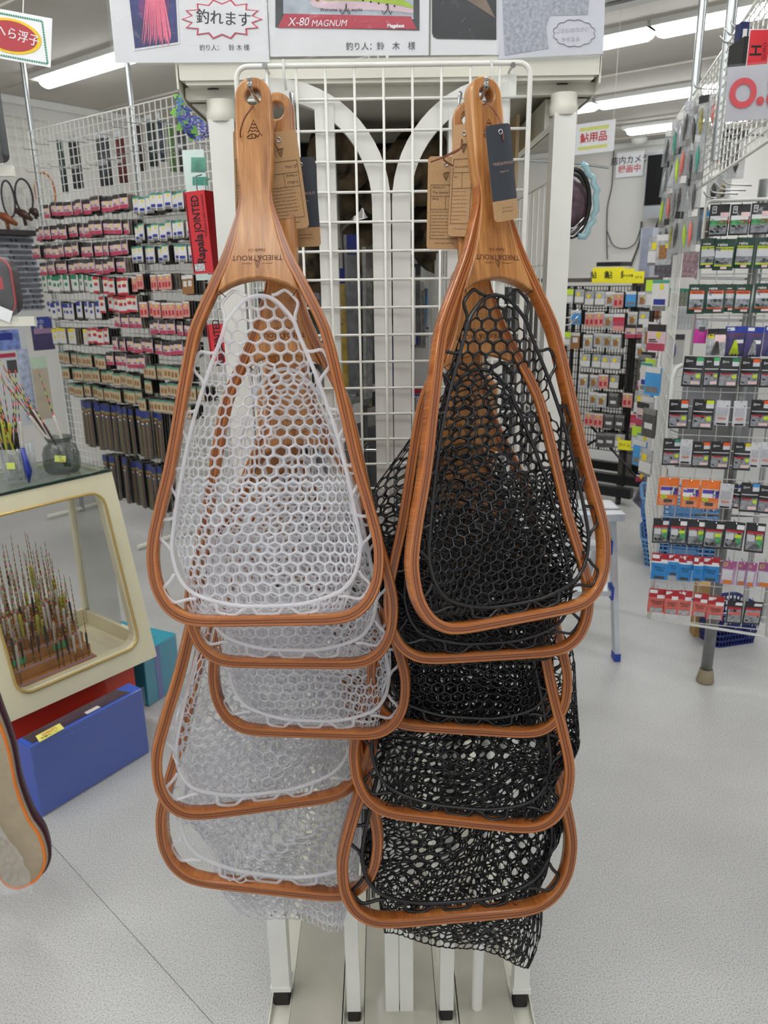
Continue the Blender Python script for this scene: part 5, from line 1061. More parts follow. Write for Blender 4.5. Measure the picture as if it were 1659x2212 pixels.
for (u, v, Y, L_) in ((1577, 45, 2.35, .12), (1567, 60, 2.45, .12), (1590, 62, 2.42, .10), (1556, 77, 2.5, .10), (1570, 100, 2.55, .09), (1497, 178, 3.0, .13), (1512, 197, 3.0, .12), (1506, 205, 3.02, .12), (1492, 219, 3.1, .12), (1445, 262, 3.6, .16), (1537, 245, 2.8, .1), (1548, 240, 2.75, .1), (1560, 275, 2.6, .14), (1475, 300, 3.3, .14), (1560, 385, 2.75, .11), (1548, 396, 2.8, .11), (1532, 404, 2.85, .11), (1520, 414, 2.9, .11), (1447, 336, 3.4, .1), (1465, 305, 3.3, .12), (1425, 450, 4.0, .1), (1430, 540, 4.0, .1)):
    p = at(u, v, Y); b = MB(); b.tube([tuple(p), tuple(p + np.array([.012, 0, -.016])), tuple(p + np.array([.03, 0, -.020])), tuple(p + np.array([L_, .02, -.022]))], .0026, 6); sgp('prong', b, CHROME, 'all')
def lure_pouch(u0, v0, u1, v1, Y, label, head, lure, roll=0.0, yaw=-35, body=None, group='lure pouches on the upper side grid', belly=None):
    a_, c_ = at(u0, v0, Y), at(u1, v1, Y); w = abs(c_[0] - a_[0]) / max(.35, math.cos(R(yaw))); h = a_[2] - c_[2]; top = at((u0 + u1) / 2, v0, Y)
    rt = empty('lure_pouch', Mw=Matrix.Translation(Vector(top)) @ Matrix.Rotation(R(yaw), 4, 'Z') @ Matrix.Rotation(R(roll), 4, 'Y'), label=label, cat='lure packet', group=group)
    MB().box((-w / 2, -.001, -h), (w / 2, .006, 0)).build('pouch', body or FILM, rt)
    if head: patch(rt, 'header', -w / 2, -h * .18, w / 2, 0, head, y=-.0012)
    if lure:
        L2_ = h * .62; P = [(0, -.006, -h * .26 - L2_ * t) for t in np.linspace(0, 1, 9)]; rr = [max(.0012, .011 * math.sin(math.pi * (t * .9 + .08)) ** .8 * min(1.4, w / .05)) for t in np.linspace(0, 1, 9)]
        MB().tube(P, rr, 8).build('lure', lure, rt, smooth='all'); MB().tube([(q[0] + .003, q[1] - .003, q[2]) for q in P[1:-1]], [x * .7 for x in rr[1:-1]], 8).build('lure_back', belly or MUD, rt, smooth='all')
        for zz in (.5, .85): MB().tube(crom([(0, -.012, -h * zz), (.004, -.018, -h * zz - .012), (.010, -.018, -h * zz - .010), (.011, -.018, -h * zz - .003)], 3), .0007, 4).build('treble_hook', CHROME, rt)
    return rt
OLV = mat((150, 140, 60), .35, 0, .4, 60, coat=.5); PNK = mat((226, 120, 190), .4, 0, .1, 30, coat=.4); CLR = clear_plastic('pouch_film', (170, 172, 172), .62, .08, bump=.5, spec=.8)
for (u0, v0, u1, v1, Y, lb, hd, lu, kw) in (
 (1522, 226, 1541, 318, 2.9, 'long olive minnow lure in clear pouch, under the upper prongs', None, OLV, dict(belly=LIME)),
 (1540, 190, 1566, 290, 2.75, 'tall clear pouch with pinkish worm left of the grey price board', None, SALM, dict(body=CLR)),
 (1551, 272, 1572, 366, 2.7, 'clear pouch with orange tipped lure under the price board', None, ORG, dict(body=CLR, belly=SILV)),
 (1574, 278, 1590, 384, 2.65, 'dark slim lure pouch, left of two under the price board', BK, MUD, dict(body=CLR)),
 (1590, 282, 1606, 386, 2.6, 'dark slim lure pouch, right of two under the price board', BK, DKG, dict(body=CLR)),
 (1456, 324, 1476, 418, 3.5, 'blue and yellow lure pack at the end of the side grid', None, SKY, dict(belly=YLW, body=CLR)),
 (1474, 300, 1494, 400, 3.4, 'clear pouch with red squid lure', RDD, RDD, dict(body=CLR)),
 (1478, 312, 1530, 410, 3.0, 'large tilted white pouch with pink panel and black print', WHT, None, dict(roll=14, body=mat((196, 196, 204), .25, 0, .2, 30, coat=.8, bump=.3), yaw=-10)),
 (1500, 214, 1520, 300, 3.1, 'clear empty looking pouch behind the pole', None, SILV, dict(body=CLR)),
 (1536, 380, 1556, 440, 3.0, 'grey soft lure pouch above the orange lure row', None, DKG, dict(body=CLR)),
 (1556, 384, 1574, 436, 2.95, 'grey green lure pouch beside the wire corner', None, OLV, dict(body=CLR))):
    rt = lure_pouch(u0, v0, u1, v1, Y, lb, hd, lu, **kw)
    if 'large tilted' in lb:
        patch(rt, 'pink_panel', -.035, -.085, .045, -.055, PNK, y=-.0014); patch(rt, 'black_print', -.03, -.14, .04, -.10, mat((70, 66, 72), .4, 0, .5, 60), y=-.0014); patch(rt, 'orange_mark', .0, -.175, .02, -.16, ORG, y=-.0014)
cs_ = [OLV, LIME, SKY, SILV, mat((120, 90, 70), .4), LG, TEAL]
for k in range(12):
    u = 1437 + k * 8; lure_pouch(u, 448 + (k % 3) * 4, u + 15, 520 + (k % 2) * 8, 3.5 - .03 * k, 'small lure pouch, %s from left in the mixed lure row' % ORD[k + 1], (BK, SILV, SKY)[k % 3] if k % 2 else None, cs_[k % 7], body=CLR, yaw=-30, group='lure pouches in the mixed lure row')
for k in range(8):
    u = 1422 + k * 10.5; lure_pouch(u, 537 + k, u + 13, 594 + (k % 2) * 5, 3.6 - .04 * k, '%s pouch, %s from left below the mixed lures' % ('dark slim' if k < 4 else 'pink printed slim', ORD[k + 1]), None, None, body=mat((96, 92, 98), .3, 0, .5, 50, coat=.5) if k < 4 else mat((190, 160, 166), .3, 0, .5, 60, coat=.5), yaw=-30, group='slim pouches below the mixed lures')
for k in range(6):
    u = 1450 + k * 8; lure_pouch(u, 622 + k * .5, u + 9, 662, 3.4, 'green headed packet, %s from left left of the rack frame' % ORD[k + 1], TEAL, None, body=mat((150, 152, 140), .4, 0, .5, 60), yaw=-25, group='green headed packets'); 
    u = 1457 + k * 7; lure_pouch(u, 664, u + 6.4, 712, 3.35, 'white strip card with red foot, %s from left' % ORD[k + 1], None, None, body=mat((206, 206, 208), .5, 0, .2, 60), yaw=-25, group='white strip cards')
lure_pouch(1438, 722, 1474, 786, 3.6, 'dark pouch with purple lure near the rack corner', mat((70, 66, 70), .4), VIO, body=CLR, yaw=-20)
# more lures along the grid and packets down the long side of the gondola
LN2 = [OLV, DKG, TEAL, SILV, MUD, LIME, SALM, GRY, DKG]
for row, z in enumerate((2.17, 2.06, 1.95, 1.84)):
    for k in range(9):
        s_ = .46 + .085 * k; q = gp_(s_, z, .05 + .03 * (k % 2)); w = .036; rt = empty('lure_pouch', Mw=Matrix.Translation(q) @ Matrix.Rotation(R(-60 + 12 * math.sin(k * 3 + row)), 4, 'Z') @ Matrix.Rotation(R(5 * math.sin(k * 2)), 4, 'Y'), label='hanging clear lure pouch, %s from near end, %s line of the upper side grid' % (ORD[k + 1], ORD[row + 1]), cat='lure packet', group='clear lure pouches on the upper side grid')
        MB().box((-w / 2, -.001, -.13), (w / 2, .006, 0)).build('pouch', CLR, rt); patch(rt, 'header', -w / 2, -.022, w / 2, 0, (BK, SILV, GRY, WHT)[(k + row) % 4], y=-.0012)
        MB().tube([(0, -.006, -.035 - .08 * t) for t in np.linspace(0, 1, 7)], [max(.001, .006 * math.sin(math.pi * (t * .9 + .08))) for t in np.linspace(0, 1, 7)], 7).build('lure', LN2[(k * 4 + row * 2) % 9], rt, smooth='all')
SPN = [far_mesh(x) for x in ('silver', 'dark', 'white', 'yel2', 'pink', 'lime', 'bluep')]
for row in range(6):
    for k in range(2 if row < 3 else 5):
        q = np.array([1.075, 2.93, 0]) + np.array([math.sin(QA), math.cos(QA), 0]) * (.16 * k + .02) - np.array(PX) * (.04 + .02 * (k % 2)); z = 1.78 - .16 * row
        ob = bpy.data.objects.new('tackle_packet', SPN[(k * 3 + row * 2) % 7]); COL.objects.link(ob); ob.matrix_world = Matrix.Translation((q[0], q[1], z)) @ Matrix.Rotation(R(-62 + 10 * math.sin(k + row)), 4, 'Z') @ Matrix.Scale(1.25, 4)
        tag(ob, 'packet on the long rack side, %s from front, %s tier down' % (ORD[k + 1], ORD[row + 1]), 'packet', 'packets down the long side of the right rack')
b = MB()
for i in range(18): z = .45 + .08 * i; q0, q1 = np.array([1.09, 2.90, z]), np.array([1.09, 2.90, z]) + np.array([math.sin(QA), math.cos(QA), 0]) * 1.1; b.tube([q0, q1], .002, 4)
for i in range(16): q = np.array([1.09, 2.90, 0]) + np.array([math.sin(QA), math.cos(QA), 0]) * (.073 * i); b.tube([(q[0], q[1], .45), (q[0], q[1], 1.85)], .002, 4)
rkp('side_wire', b, GRIDW)
# dark blue and black boxed items by the upper grid
rt = empty('reel_box', tuple(at(1600, 145, 2.05)), 'navy box end behind the black and red box', 'box'); MB().box((-.010, 0, 0), (.010, .03, .095)).build('carton', mat((26, 36, 84), .35, 0, .05, 20, coat=.3), rt); patch(rt, 'label', -.004, .03, .006, .08, WHT)
c = at(1634, 143, 1.98); rt = empty('tool_box_carton', tuple(c), 'black carton with white framed red panel at the upper right edge', 'box'); h = at(1634, 78, 1.98)[2] - c[2]
MB().box((-.035, 0, 0), (.05, .08, h)).build('carton', BLACK, rt); b = MB(); P = rrect(.05, .08, .004, 3, .0, .035); poly(rt, 'panel_border', P, WHT, -.0006); poly(rt, 'red_panel', rrect(.046, .076, .003, 3, .0, .035), RED, -.001); text('エ', .03, BLACK, rt, -.006, .03, -.0015, bold=.001); text('GORO', .012, BLACK, rt, .014, .03, -.0015, R(-90))
# grey price board
q = [at(u, v, 1.88) for u, v in ((1577, 145), (1725, 132), (1725, 250), (1567, 264))]; ux = q[2] - q[3]; w = np.linalg.norm(ux); rt = empty('price_board', Mw=frame((q[2] + q[3]) / 2, tuple(ux), tuple((q[0] - q[3]) + (q[1] - q[2]))), label='grey board with large red 0. figure in clear film at right edge', cat='sign')
h = np.linalg.norm(q[1] - q[2]); MB().box((-w / 2, 0, 0), (w / 2, .003, h)).build('card', mat((190, 188, 196), .5, 0, .03, 10), rt); MB().box((-w / 2 - .004, -.004, -.004), (w / 2 + .004, -.003, h + .004)).build('clear_sleeve', FILM, rt)
x = (rt.matrix_world.inverted() @ Vector(at(1604, 205, 1.88))); text('O', .078, mat((214, 44, 60), .5), rt, x[0], x[2], -.0022, bold=.003, sx=.95); x = (rt.matrix_world.inverted() @ Vector(at(1641, 224, 1.88))); text('.', .10, RED, rt, x[0], x[2] + .03, -.0022, bold=.003); x = (rt.matrix_world.inverted() @ Vector(at(1680, 200, 1.88))); text('8', .10, RED, rt, x[0], x[2], -.0022, bold=.003)

# ---------------------------------------------------------------- far rack and back wall
for u0, u1, v, kk, rn in ((1218, 1262, 626, ['lime', 'yel2'], 'top row start'), (1264, 1350, 630, ['yel2', 'silver', 'salmon'], 'top middle row'), (1352, 1402, 630, ['bluep', 'silver'], 'top right row'),
 (1232, 1262, 672, ['bluep', 'dark'], 'second row start'), (1264, 1350, 676, ['salmon', 'silver', 'pinkred'], 'second row'), (1354, 1405, 672, ['silver', 'yel2'], 'second right row'), (1218, 1250, 716, ['lime', 'brown'], 'third row start'), (1262, 1342, 722, ['silver'], 'third row'), (1350, 1425, 700, ['pink', 'yel2'], 'third right row'), (1375, 1424, 740, ['silver', 'yel2'], 'side row'),
 (1256, 1342, 766, ['yel2'], 'fourth row'), (1250, 1338, 810, ['silver', 'salmon', 'yel2'], 'fifth row'), (1270, 1336, 850, ['silver', 'dark'], 'sixth row'), (1375, 1405, 775, ['pink'], 'seventh side row'), (1375, 1405, 815, ['pink'], 'eighth side row'), (1262, 1350, 895, ['salmon', 'dark'], 'seventh row'), (1290, 1350, 935, ['dark', 'yel2'], 'bottom row'), (1366, 1410, 890, ['pinkred'], 'red side row'), (1340, 1372, 850, ['salmon', 'silver'], 'sixth right row')):
    far_row(5.66, u0, u1, v, kk, rn, 'far black rack', sx=1.25, group='packets on the far black rack')
behind_stuff('packets', 'further packets queued behind the front ones of the far black rack')
fr = empty('far_rack', tuple(fl(1330, 1040)), 'black wire rack with many small packets beyond the stand at right', 'display rack')
def frp(name, b, m, smooth=False): o = b.build(name, m, None, smooth); o.parent = fr; o.matrix_parent_inverse = fr.matrix_basis.inverted(); return o
BKM = mat((28, 28, 30), .4, .3, .05, 20)
a_r = on(1212, 700, SB, 5.72) @ SA; a_l = on(1432, 700, SB, 5.72) @ SA; zt2 = on(1320, 618, SB, 5.72)[2]; a_lo, a_hi = min(a_r, a_l), max(a_r, a_l)
b = MB(); na = 34
for i in range(na + 1): a_ = a_lo + (a_hi - a_lo) * i / na; b.tube([sh(a_, 5.72, .32), sh(a_, 5.72, zt2)], .003 if i % 9 else .009, 4)
for i in range(24): z = .32 + (zt2 - .32) * i / 23; b.tube([sh(a_lo, 5.715, z), sh(a_hi, 5.715, z)], .003, 4)
frp('wire', b, BKM)
for a_ in (a_lo + .2, a_lo + .75, a_hi - .1):
    b = MB(); b.tube([sh(a_, 5.72, .05), sh(a_, 5.72, zt2)], .014, 8); frp('upright', b, BKM, True)
for bb_ in (5.35, 5.72, 6.1):
    b = MB(); b.hexa([sh(a_lo, bb_, .06), sh(a_hi, bb_, .06), sh(a_hi, bb_ + .06, .06), sh(a_lo, bb_ + .06, .06), sh(a_lo, bb_, .13), sh(a_hi, bb_, .13), sh(a_hi, bb_ + .06, .13), sh(a_lo, bb_ + .06, .13)]); frp('base_bar', b, BKM)
for s_ in (-1, 1):
    b = MB(); b.tube([sh((a_lo + a_hi) / 2 - .4 * s_, 5.6, .12), sh((a_lo + a_hi) / 2 + .1 * s_, 5.72, .5)], .010, 6); frp('brace', b, BKM, True)
for a_ in (a_lo + .1, a_hi - .2):
    b = MB(); c = sh(a_, 5.38, .03); b.tube([(c[0] - .012, c[1], c[2]), (c[0] + .012, c[1], c[2])], .03, 12); frp('caster', b, BKM, True)
# shelf with recorder, yellow cards along its edge
zsh = on(1330, 600, SB, 5.9)[2]; aa0, aa1 = on(1215, 600, SB, 5.9) @ SA, on(1392, 600, SB, 5.9) @ SA
b = MB(); b.hexa([sh(aa1, 5.85, zsh - .03), sh(aa0 + .4, 5.85, zsh - .03), sh(aa0 + .4, 6.3, zsh - .03), sh(aa1, 6.3, zsh - .03), sh(aa1, 5.85, zsh), sh(aa0 + .4, 5.85, zsh), sh(aa0 + .4, 6.3, zsh), sh(aa1, 6.3, zsh)])
for a_ in (aa0 + .35, aa1 + .05): b.hexa([sh(a_, 5.9, 0), sh(a_ + .04, 5.9, 0), sh(a_ + .04, 6.2, 0), sh(a_, 6.2, 0), sh(a_, 5.9, zsh - .03), sh(a_ + .04, 5.9, zsh - .03), sh(a_ + .04, 6.2, zsh - .03), sh(a_, 6.2, zsh - .03)])
tag(b.build('shelf', mat((90, 84, 78), .5)), 'dark shelf at the back, yellow cards fixed on its front edge', 'shelf')
def bcard(name, u0, v0, u1, v1, bpl, m, label, cat='sign', txt=None, tm=INK, group=None, ts=.4, tilt=0.0):
    p0, p1 = on(u0, v1, SB, bpl), on(u1, v1, SB, bpl); w = abs((p1 - p0) @ SA); um = (u0 + u1) / 2; o_ = on(um, v1, SB, bpl); h = on(um, v0, SB, bpl)[2] - o_[2]
    rt = empty(name, Mw=frame(o_, FX, (0, 0, 1)) @ Matrix.Rotation(tilt, 4, 'Y'), label=label, cat=cat, group=group); MB().box((-w / 2, -.0, 0), (w / 2, .004, h)).build('card', m, rt)
    for s_, sz, x, z, tm_, bo in (txt or []): text(s_, h * sz, tm_, rt, w * x, h * z, -.002, bold=h * .004 * bo)
    return rt, w, h
for k, (u0, u1, v0, v1, t_, sz) in enumerate(((1278, 1314, 578, 611, '鮎　針', .5), (1314, 1347, 577, 612, '鮎　針', .5), (1345, 1368, 580, 612, 'ヤナギ針', .2), (1366, 1390, 586, 612, 'ｼﾝｸﾞﾙ', .24))):
    bcard('shelf_card', u0, v0, u1, v1, 5.83 - .004 * k, YEL, ('yellow card reading ayu hooks, leftmost on the far shelf', 'yellow card reading ayu hooks, second on the far shelf', 'narrow yellow card, third on the far shelf', 'lower yellow card at the end of the far shelf')[k], txt=[(t_, sz, 0, .5, INK, 1)])
bcard('shelf_card', 1334, 951, 1361, 972, 5.60, YEL, 'low yellow card under the far packets, left one of two', txt=[('ライン', .4, 0, .5, INK, 1)]); bcard('shelf_card', 1360, 953, 1388, 974, 5.59, YEL, 'low yellow card reading rig, right one of two', txt=[('仕掛', .6, 0, .5, INK, 1)])
rt, w, h = bcard('hanging_sign', 1237, 264, 1324, 331, 4.6, PAPER, 'white hanging sign with red characters and two yellow stripes', txt=[('鮎用品', .34, 0, .5, RED, 1.5)], tilt=0.0)
patch(rt, 'yellow_stripe', -w * .36, h * .74, w * .36, h * .86, mat((222, 224, 130), .6)); patch(rt, 'yellow_stripe', -w * .38, h * .14, w * .34, h * .25, mat((222, 224, 130), .6))
for x in (-w * .45, w * .45): MB().tube([(x, .002, h), (x, .002, CEIL - rt.matrix_world.translation[2])], .0015, 4).build('string', PWHITE, rt)
bcard('wall_notice', 1329, 328, 1388, 382, 9.37, PAPER, 'wall notice in black and red about recording cameras, beside the television', txt=[('店内カメラ', .34, 0, .66, INK, 1), ('録画中', .34, 0, .30, RED, 1)])
rt, w, h = bcard('television', 1386, 326, 1470, 470, 9.1, mat((150, 152, 156), .35, .3, .05, 10), 'grey framed television on the back wall showing black', cat='television')
patch(rt, 'screen', -w * .46, h * .2, w * .46, h * .95, mat((8, 8, 9), .6, spec=.2), y=-.002, th=.01); MB().tube([(-w * .1, .1, 0), (-w * .42, .15, -.42)], .02, 6).build('cable', BLACK, rt); MB().box((-w * .3, .005, h * .2), (w * .3, .28, h * .8)).build('wall_bracket', BLACK, rt)
# wires running down the back wall
def wallcord(name, pts, r_, label):
    P = [on(u, v, SB, 9.36) for u, v in pts]; tag(MB().tube(crom(P, 4), r_, 5).build(name, mat((70, 70, 70), .5), None, smooth='all'), label, 'cable')
wallcord('cable', [(1326, 325), (1322, 400), (1312, 450), (1311, 520), (1312, 560)], .007, 'thin cable running down the back wall beside the notice')
wallcord('cable', [(1312, 500), (1325, 530), (1350, 537), (1372, 525), (1385, 490)], .006, 'cable sagging across the back wall to the television arm')
wallcord('cable', [(1386, 478), (1382, 520), (1368, 560), (1362, 575)], .011, 'black cable bundle falling below the television')
rt, w, h = bcard('wall_outlet', 1307, 510, 1317, 530, 9.37, WHT, 'white wall outlet with cable plugged in', cat='outlet')
rt, w, h = bcard('recorder', 1288, 566, 1340, 575, 6.2, BLACK, 'flat black recorder box on the far shelf', cat='recorder'); MB().box((-w / 2, .004, 0), (w / 2, .25, h)).build('case', BLACK, rt)
rt, w, h = bcard('leaning_board', 1376, 492, 1440, 600, 8.6, mat((170, 172, 180), .45, 0, .1, 8), 'pale leaning board with grey stripe under the television', cat='board'); patch(rt, 'stripe', -w * .45, 0, -w * .1, h, mat((140, 144, 160), .5, 0, .15, 10))
rt, w, h = bcard('door_post', 1402, 600, 1424, 690, 8.2, mat((130, 74, 34), .5, 0, .2, 10), 'brown wooden post seen between the racks', cat='post')
# round net frames in film hanging at the end of the stand's right bay
c = at(1236, 440, 2.15); rt = empty('round_net', tuple(c), 'black round net rims wrapped in blue film behind the right post', 'fishing net')
for k, (r_, dx, m_) in enumerate(((.072, 0, BLACK), (.064, .004, DKG), (.056, -.004, VIO))):
    b = MB(); b.tube([(dx + r_ * .62 * math.cos(R(a)), .02 * k, r_ * math.sin(R(a)) * 1.15) for a in range(0, 360, 12)], .006, 6, closed=True); b.build('rim', m_, rt, smooth='all')
b = MB(); b.lathe([(.001, .02), (.03, .026), (.05, .02), (.06, 0)], (0, 0, 0), 18); o = b.build('folded_mesh', mat((84, 62, 72), .6, 0, .4, 60), rt, smooth='all'); o.matrix_local = Matrix.Translation((0, .03, 0)) @ Matrix.Rotation(R(90), 4, 'X')
b = MB(); P = [(.052 * math.cos(R(a)) * (1 + .1 * math.sin(a)), .0, .090 * math.sin(R(a)) * (1 + .08 * math.sin(a * 3))) for a in range(-80, 81, 10)]; b.tube([(p[0] + .008, -.01, p[2]) for p in P], .008, 6); b.build('film_edge', clear_plastic('blue_film', (150, 200, 210), .5, .1, bump=.5), rt, smooth='all')
MB().tube([(-.02, .02, -.08), (-.03, .02, -.30)], .009, 8).build('grip', BLACK, rt); MB().tube([(.0, .01, .10), (.09, .0, .085)], .003, 6).build('hanger', STEEL, rt); MB().tube([(.0, .01, .10), (.297 - c[0], .0, .11)], .003, 6).build('hanger', STEEL, rt)
for (u, v, Y, L_) in ((1262, 470, 1.5, .04), (1252, 665, 1.55, .05), (1210, 900, 1.6, .04), (1160, 868, 1.5, .05)):
    for dz in (0, -.014):
        p = at(u, v, Y); b = MB(); b.tube([tuple(p + np.array([0, 0, dz])), tuple(p + np.array([-.018, 0, -.018 + dz])), tuple(p + np.array([-.018 - L_, .0, -.020 + dz]))], .0016, 6); sp('prong', b, CHROME, 'all')
# ---------------------------------------------------------------- floor things at right: ladder, baskets
ALU = mat((196, 200, 206), .3, .6, .06, 15); BLUP = mat((34, 64, 160), .45)
foot = fl(1330, 1424); lt = empty('step_ladder', tuple(foot), 'aluminium step ladder with blue feet standing behind the black nets', 'ladder')
def ltp(name, b, m, smooth=False): o = b.build(name, m, None, smooth); o.parent = lt; o.matrix_parent_inverse = lt.matrix_basis.inverted(); return o
YL = foot[1]; topu = at(1322, 1108, YL + .12)
def lbar(nm, p0, p1, w, h, m, side=(1, 0, 0)): b = MB(); b.bar(p0, p1, w, h, 0, side); return ltp(nm, b, m)
rl0, rl1 = foot + np.array([0, 0, .0]), np.array([topu[0], YL + .12, topu[2]]); LWd = .46
lbar('side_rail', rl0 + [0, 0, .02], rl1, .022, .05, ALU); lbar('side_rail', rl0 + [-LWd, 0, .02], rl1 + [-LWd + .03, 0, 0], .022, .05, ALU)
for dx in (0, -LWd): lbar('rubber_foot', rl0 + [dx, 0, 0], rl0 + [dx, .002, .035], .026, .056, BLUP)
for k, vv in enumerate((1288, 1195)):
    t_ = (at(1300, vv, YL)[2] - rl0[2]) / (rl1[2] - rl0[2]); p = rl0 * (1 - t_) + rl1 * t_
    b = MB(); b.box((p[0] - LWd + .02, p[1] - .03, p[2] - .012), (p[0] - .01, p[1] + .05, p[2] + .012)); ltp('step', b, ALU); b = MB(); b.box((p[0] - .02, p[1] - .035, p[2] - .03), (p[0] - .010, p[1] + .03, p[2] + .03)); ltp('step_bracket', b, BLUP)
zt3 = rl1[2]; b = MB(); b.box((rl1[0] - LWd - .02, YL + .0, zt3), (rl1[0] + .02, YL + .22, zt3 + .03)); ltp('top_platform', b, ALU)
b = MB(); b.box((rl1[0] - LWd - .02, YL + .07, zt3 + .030), (rl1[0] + .02, YL + .09, zt3 + .034)); ltp('platform_groove', b, STEEL)
for dx in (.0, -LWd): lbar('rear_rail', rl1 + np.array([dx, .08, 0]), np.array([rl0[0] + dx + .0, YL + .62, .0]), .018, .035, ALU)
def basket(loc, w, d, h, col, label, name='shopping_basket', rot=0.0, ang=0.0, handle=True, trans=False):
    rt = empty(name, Mw=Matrix.Translation(Vector(loc)) @ Matrix.Rotation(rot, 4, 'Z') @ Matrix.Rotation(ang, 4, 'Y'), label=label, cat='basket')
    m = col
    def ringp(sc, z, r_=.03): return [(x * sc, y * sc, z) for x, y in rrect(w, d, r_, 3)]
    levels = 7; b = MB()
    for k in range(levels):
        t_ = k / (levels - 1); sc = .84 + .16 * t_; z = h * t_; b.tube(ringp(sc, z), .0055 if k < levels - 1 else .009, 4, closed=True)
    P0, P1 = ringp(.84, 0), ringp(1, h); n = len(P0)
    def edge(t_, P):
        L_ = [0]; 
        for i in range(n): L_.append(L_[-1] + math.dist(P[i], P[(i + 1) % n]))
        s_ = t_ * L_[-1]
        for i in range(n):
            if L_[i + 1] >= s_: f_ = (s_ - L_[i]) / (L_[i + 1] - L_[i] + 1e-9); return tuple(P[i][q] * (1 - f_) + P[(i + 1) % n][q] * f_ for q in range(3))
        return P[0]
    for k in range(46): b.tube([edge(k / 46, P0), edge(k / 46, P1)], .0045, 4)
    b.build('basket_wall', m, rt); MB().prism([(x, y) for x, y, z in P0], (0, 0, 0), (1, 0, 0), (0, 1, 0), .004).build('basket_floor', m, rt)
    b = MB(); b.prism([(-w * .18, h * .78), (w * .18, h * .78), (w * .18, h * .6), (-w * .18, h * .6)][::-1], (0, -d / 2 * .985, 0), (1, 0, 0), (0, 0, 1), .004); b.build('grip_plate', m, rt)
    if handle: MB().tube([(-w * .4, -d * .42, h + .006), (w * .4, -d * .42, h + .006)], .007, 6).build('handle', m, rt)
    return rt
PBL = clear_plastic('pale_blue_plastic', (110, 160, 210), .22, .3); BBL = mat((50, 110, 190), .4)
fb_ = fl(1440, 1232)
basket((fb_[0] + .12, fb_[1] + .15, .0), .44, .34, .17, PBL, 'pale blue basket at the bottom of the basket stack by the right rack', rot=-.3)
basket((fb_[0] + .12, fb_[1] + .15, .12), .45, .35, .18, BBL, 'mid blue basket, second in the basket stack by the right rack', rot=-.3)
basket((fb_[0] + .11, fb_[1] + .15, .24), .46, .36, .18, PBL, 'pale blue basket on top of the basket stack by the right rack', rot=-.3)
nb = fl(1583, 1402); basket((nb[0] + .01, nb[1] + .12, 0.0), .25, .20, .17, mat((26, 42, 116), .4), 'small dark navy basket on the floor under the right rack', rot=.25, handle=False)
fw = fl(1512, 1370); b = MB(); b.box((-.04, -.03, 0), (.04, .03, .26)); tag(b.build('wooden_block', mat((186, 150, 90), .6, 0, .25, 12), None), 'short wooden block under the right rack', 'block').location = tuple(fw)
# green and grey cards fanning at the left end of the right rack
c = at(1400, 1040, 4.6); rt = empty('hanging_bag', tuple(c), 'grey hanging pouch with yellow handle left of the orange packets', 'bag')
MB().prism([(-.09, -.12), (.0, .10), (.08, .12), (.10, -.05), (.03, -.22), (-.05, -.16)], (0, 0, 0), (1, 0, 0), (0, 0, 1), -.02).build('body', mat((120, 116, 120), .5, 0, .4, 20), rt)
MB().tube(crom([(-.05, -.01, .02), (-.03, -.01, .12), (-.0, -.01, .15), (.01, -.01, .06)], 4), .010, 6).build('handle', mat((240, 190, 40), .4), rt, smooth='all'); patch(rt, 'pink_band', -.08, .0, .02, .03, PKC, y=-.001); 
MB().tube([(0, 0, .1), (.06, -.1, .35), (.10, -.9, .36)], .003, 5).build('strap', BLACK, rt)
for k in range(4): MB().tube([(.0 + .03 * k, .0, -.05), (.02 + .03 * k, 0, -.28)], .010, 6).build('dangling_strip', mat((84, 84, 84), .4, 0, .3, 30), rt)

# ---------------------------------------------------------------- goods hanging inside the stand
bay = random.Random(21)
GOLD = mat((190, 160, 70), .3, .3, .3, 40, coat=.4); PG = [mat((60, 60, 62), .35, 0, .4, 40, coat=.5), mat((96, 98, 98), .3, 0, .4, 50, coat=.5), mat((44, 44, 48), .35, 0, .3, 40, coat=.4), mat((140, 140, 136), .25, 0, .3, 60, coat=.6), mat((104, 98, 60), .3, 0, .3, 40, coat=.5)]
FL_ = mat((206, 230, 50), .45); cnt = 0
def longpack(x, y, z, w, h, m, bot, label, grp, yaw=90.0):
    rt = empty('rig_packet', Mw=Matrix.Translation((x, y, z)) @ Matrix.Rotation(R(yaw), 4, 'Z') @ Matrix.Rotation(bay.uniform(-.04, .04), 4, 'Y'), label=label, cat='rig packet', group=grp)
    b = MB(); b.hexa([(-w / 2, -.003, -h), (w / 2, -.003, -h), (w / 2, .003, -h), (-w / 2, .003, -h), (-w / 2, -.004, 0), (w / 2, -.004, 0), (w / 2, .004, 0), (-w / 2, .004, 0)]); b.build('sleeve', m, rt)
    patch(rt, 'header', -w / 2, -h * .12, w / 2, 0, bay.choice([WHT, SILV, NVY, GRY]), y=-.0045)
    if bot: patch(rt, 'bottom_tag', -w * .35, -h * .97, w * .35, -h * .86, bot, y=-.0045)
    return rt
xli = X(707, 600, 1.39) + .02
for row, (z, h) in enumerate(((1.72, .30), (1.40, .34), (.98, .36), (.60, .30))):
    for k in range(12):
        y = 1.54 + .075 * k; side = k % 3
        longpack(xli + .018 + .026 * side + .003 * k, y, z - .02 * side, .034, h, PG[bay.randrange(5)] if k % 4 != 2 else GOLD, FL_ if row == 1 and k % 3 == 0 else None, 'dark glossy rig packet, %s inward, %s tier of the left inner bay' % (ORD[k + 1], ORD[row + 1]), 'rig packets in the left inner bay', yaw=bay.uniform(30, 75))
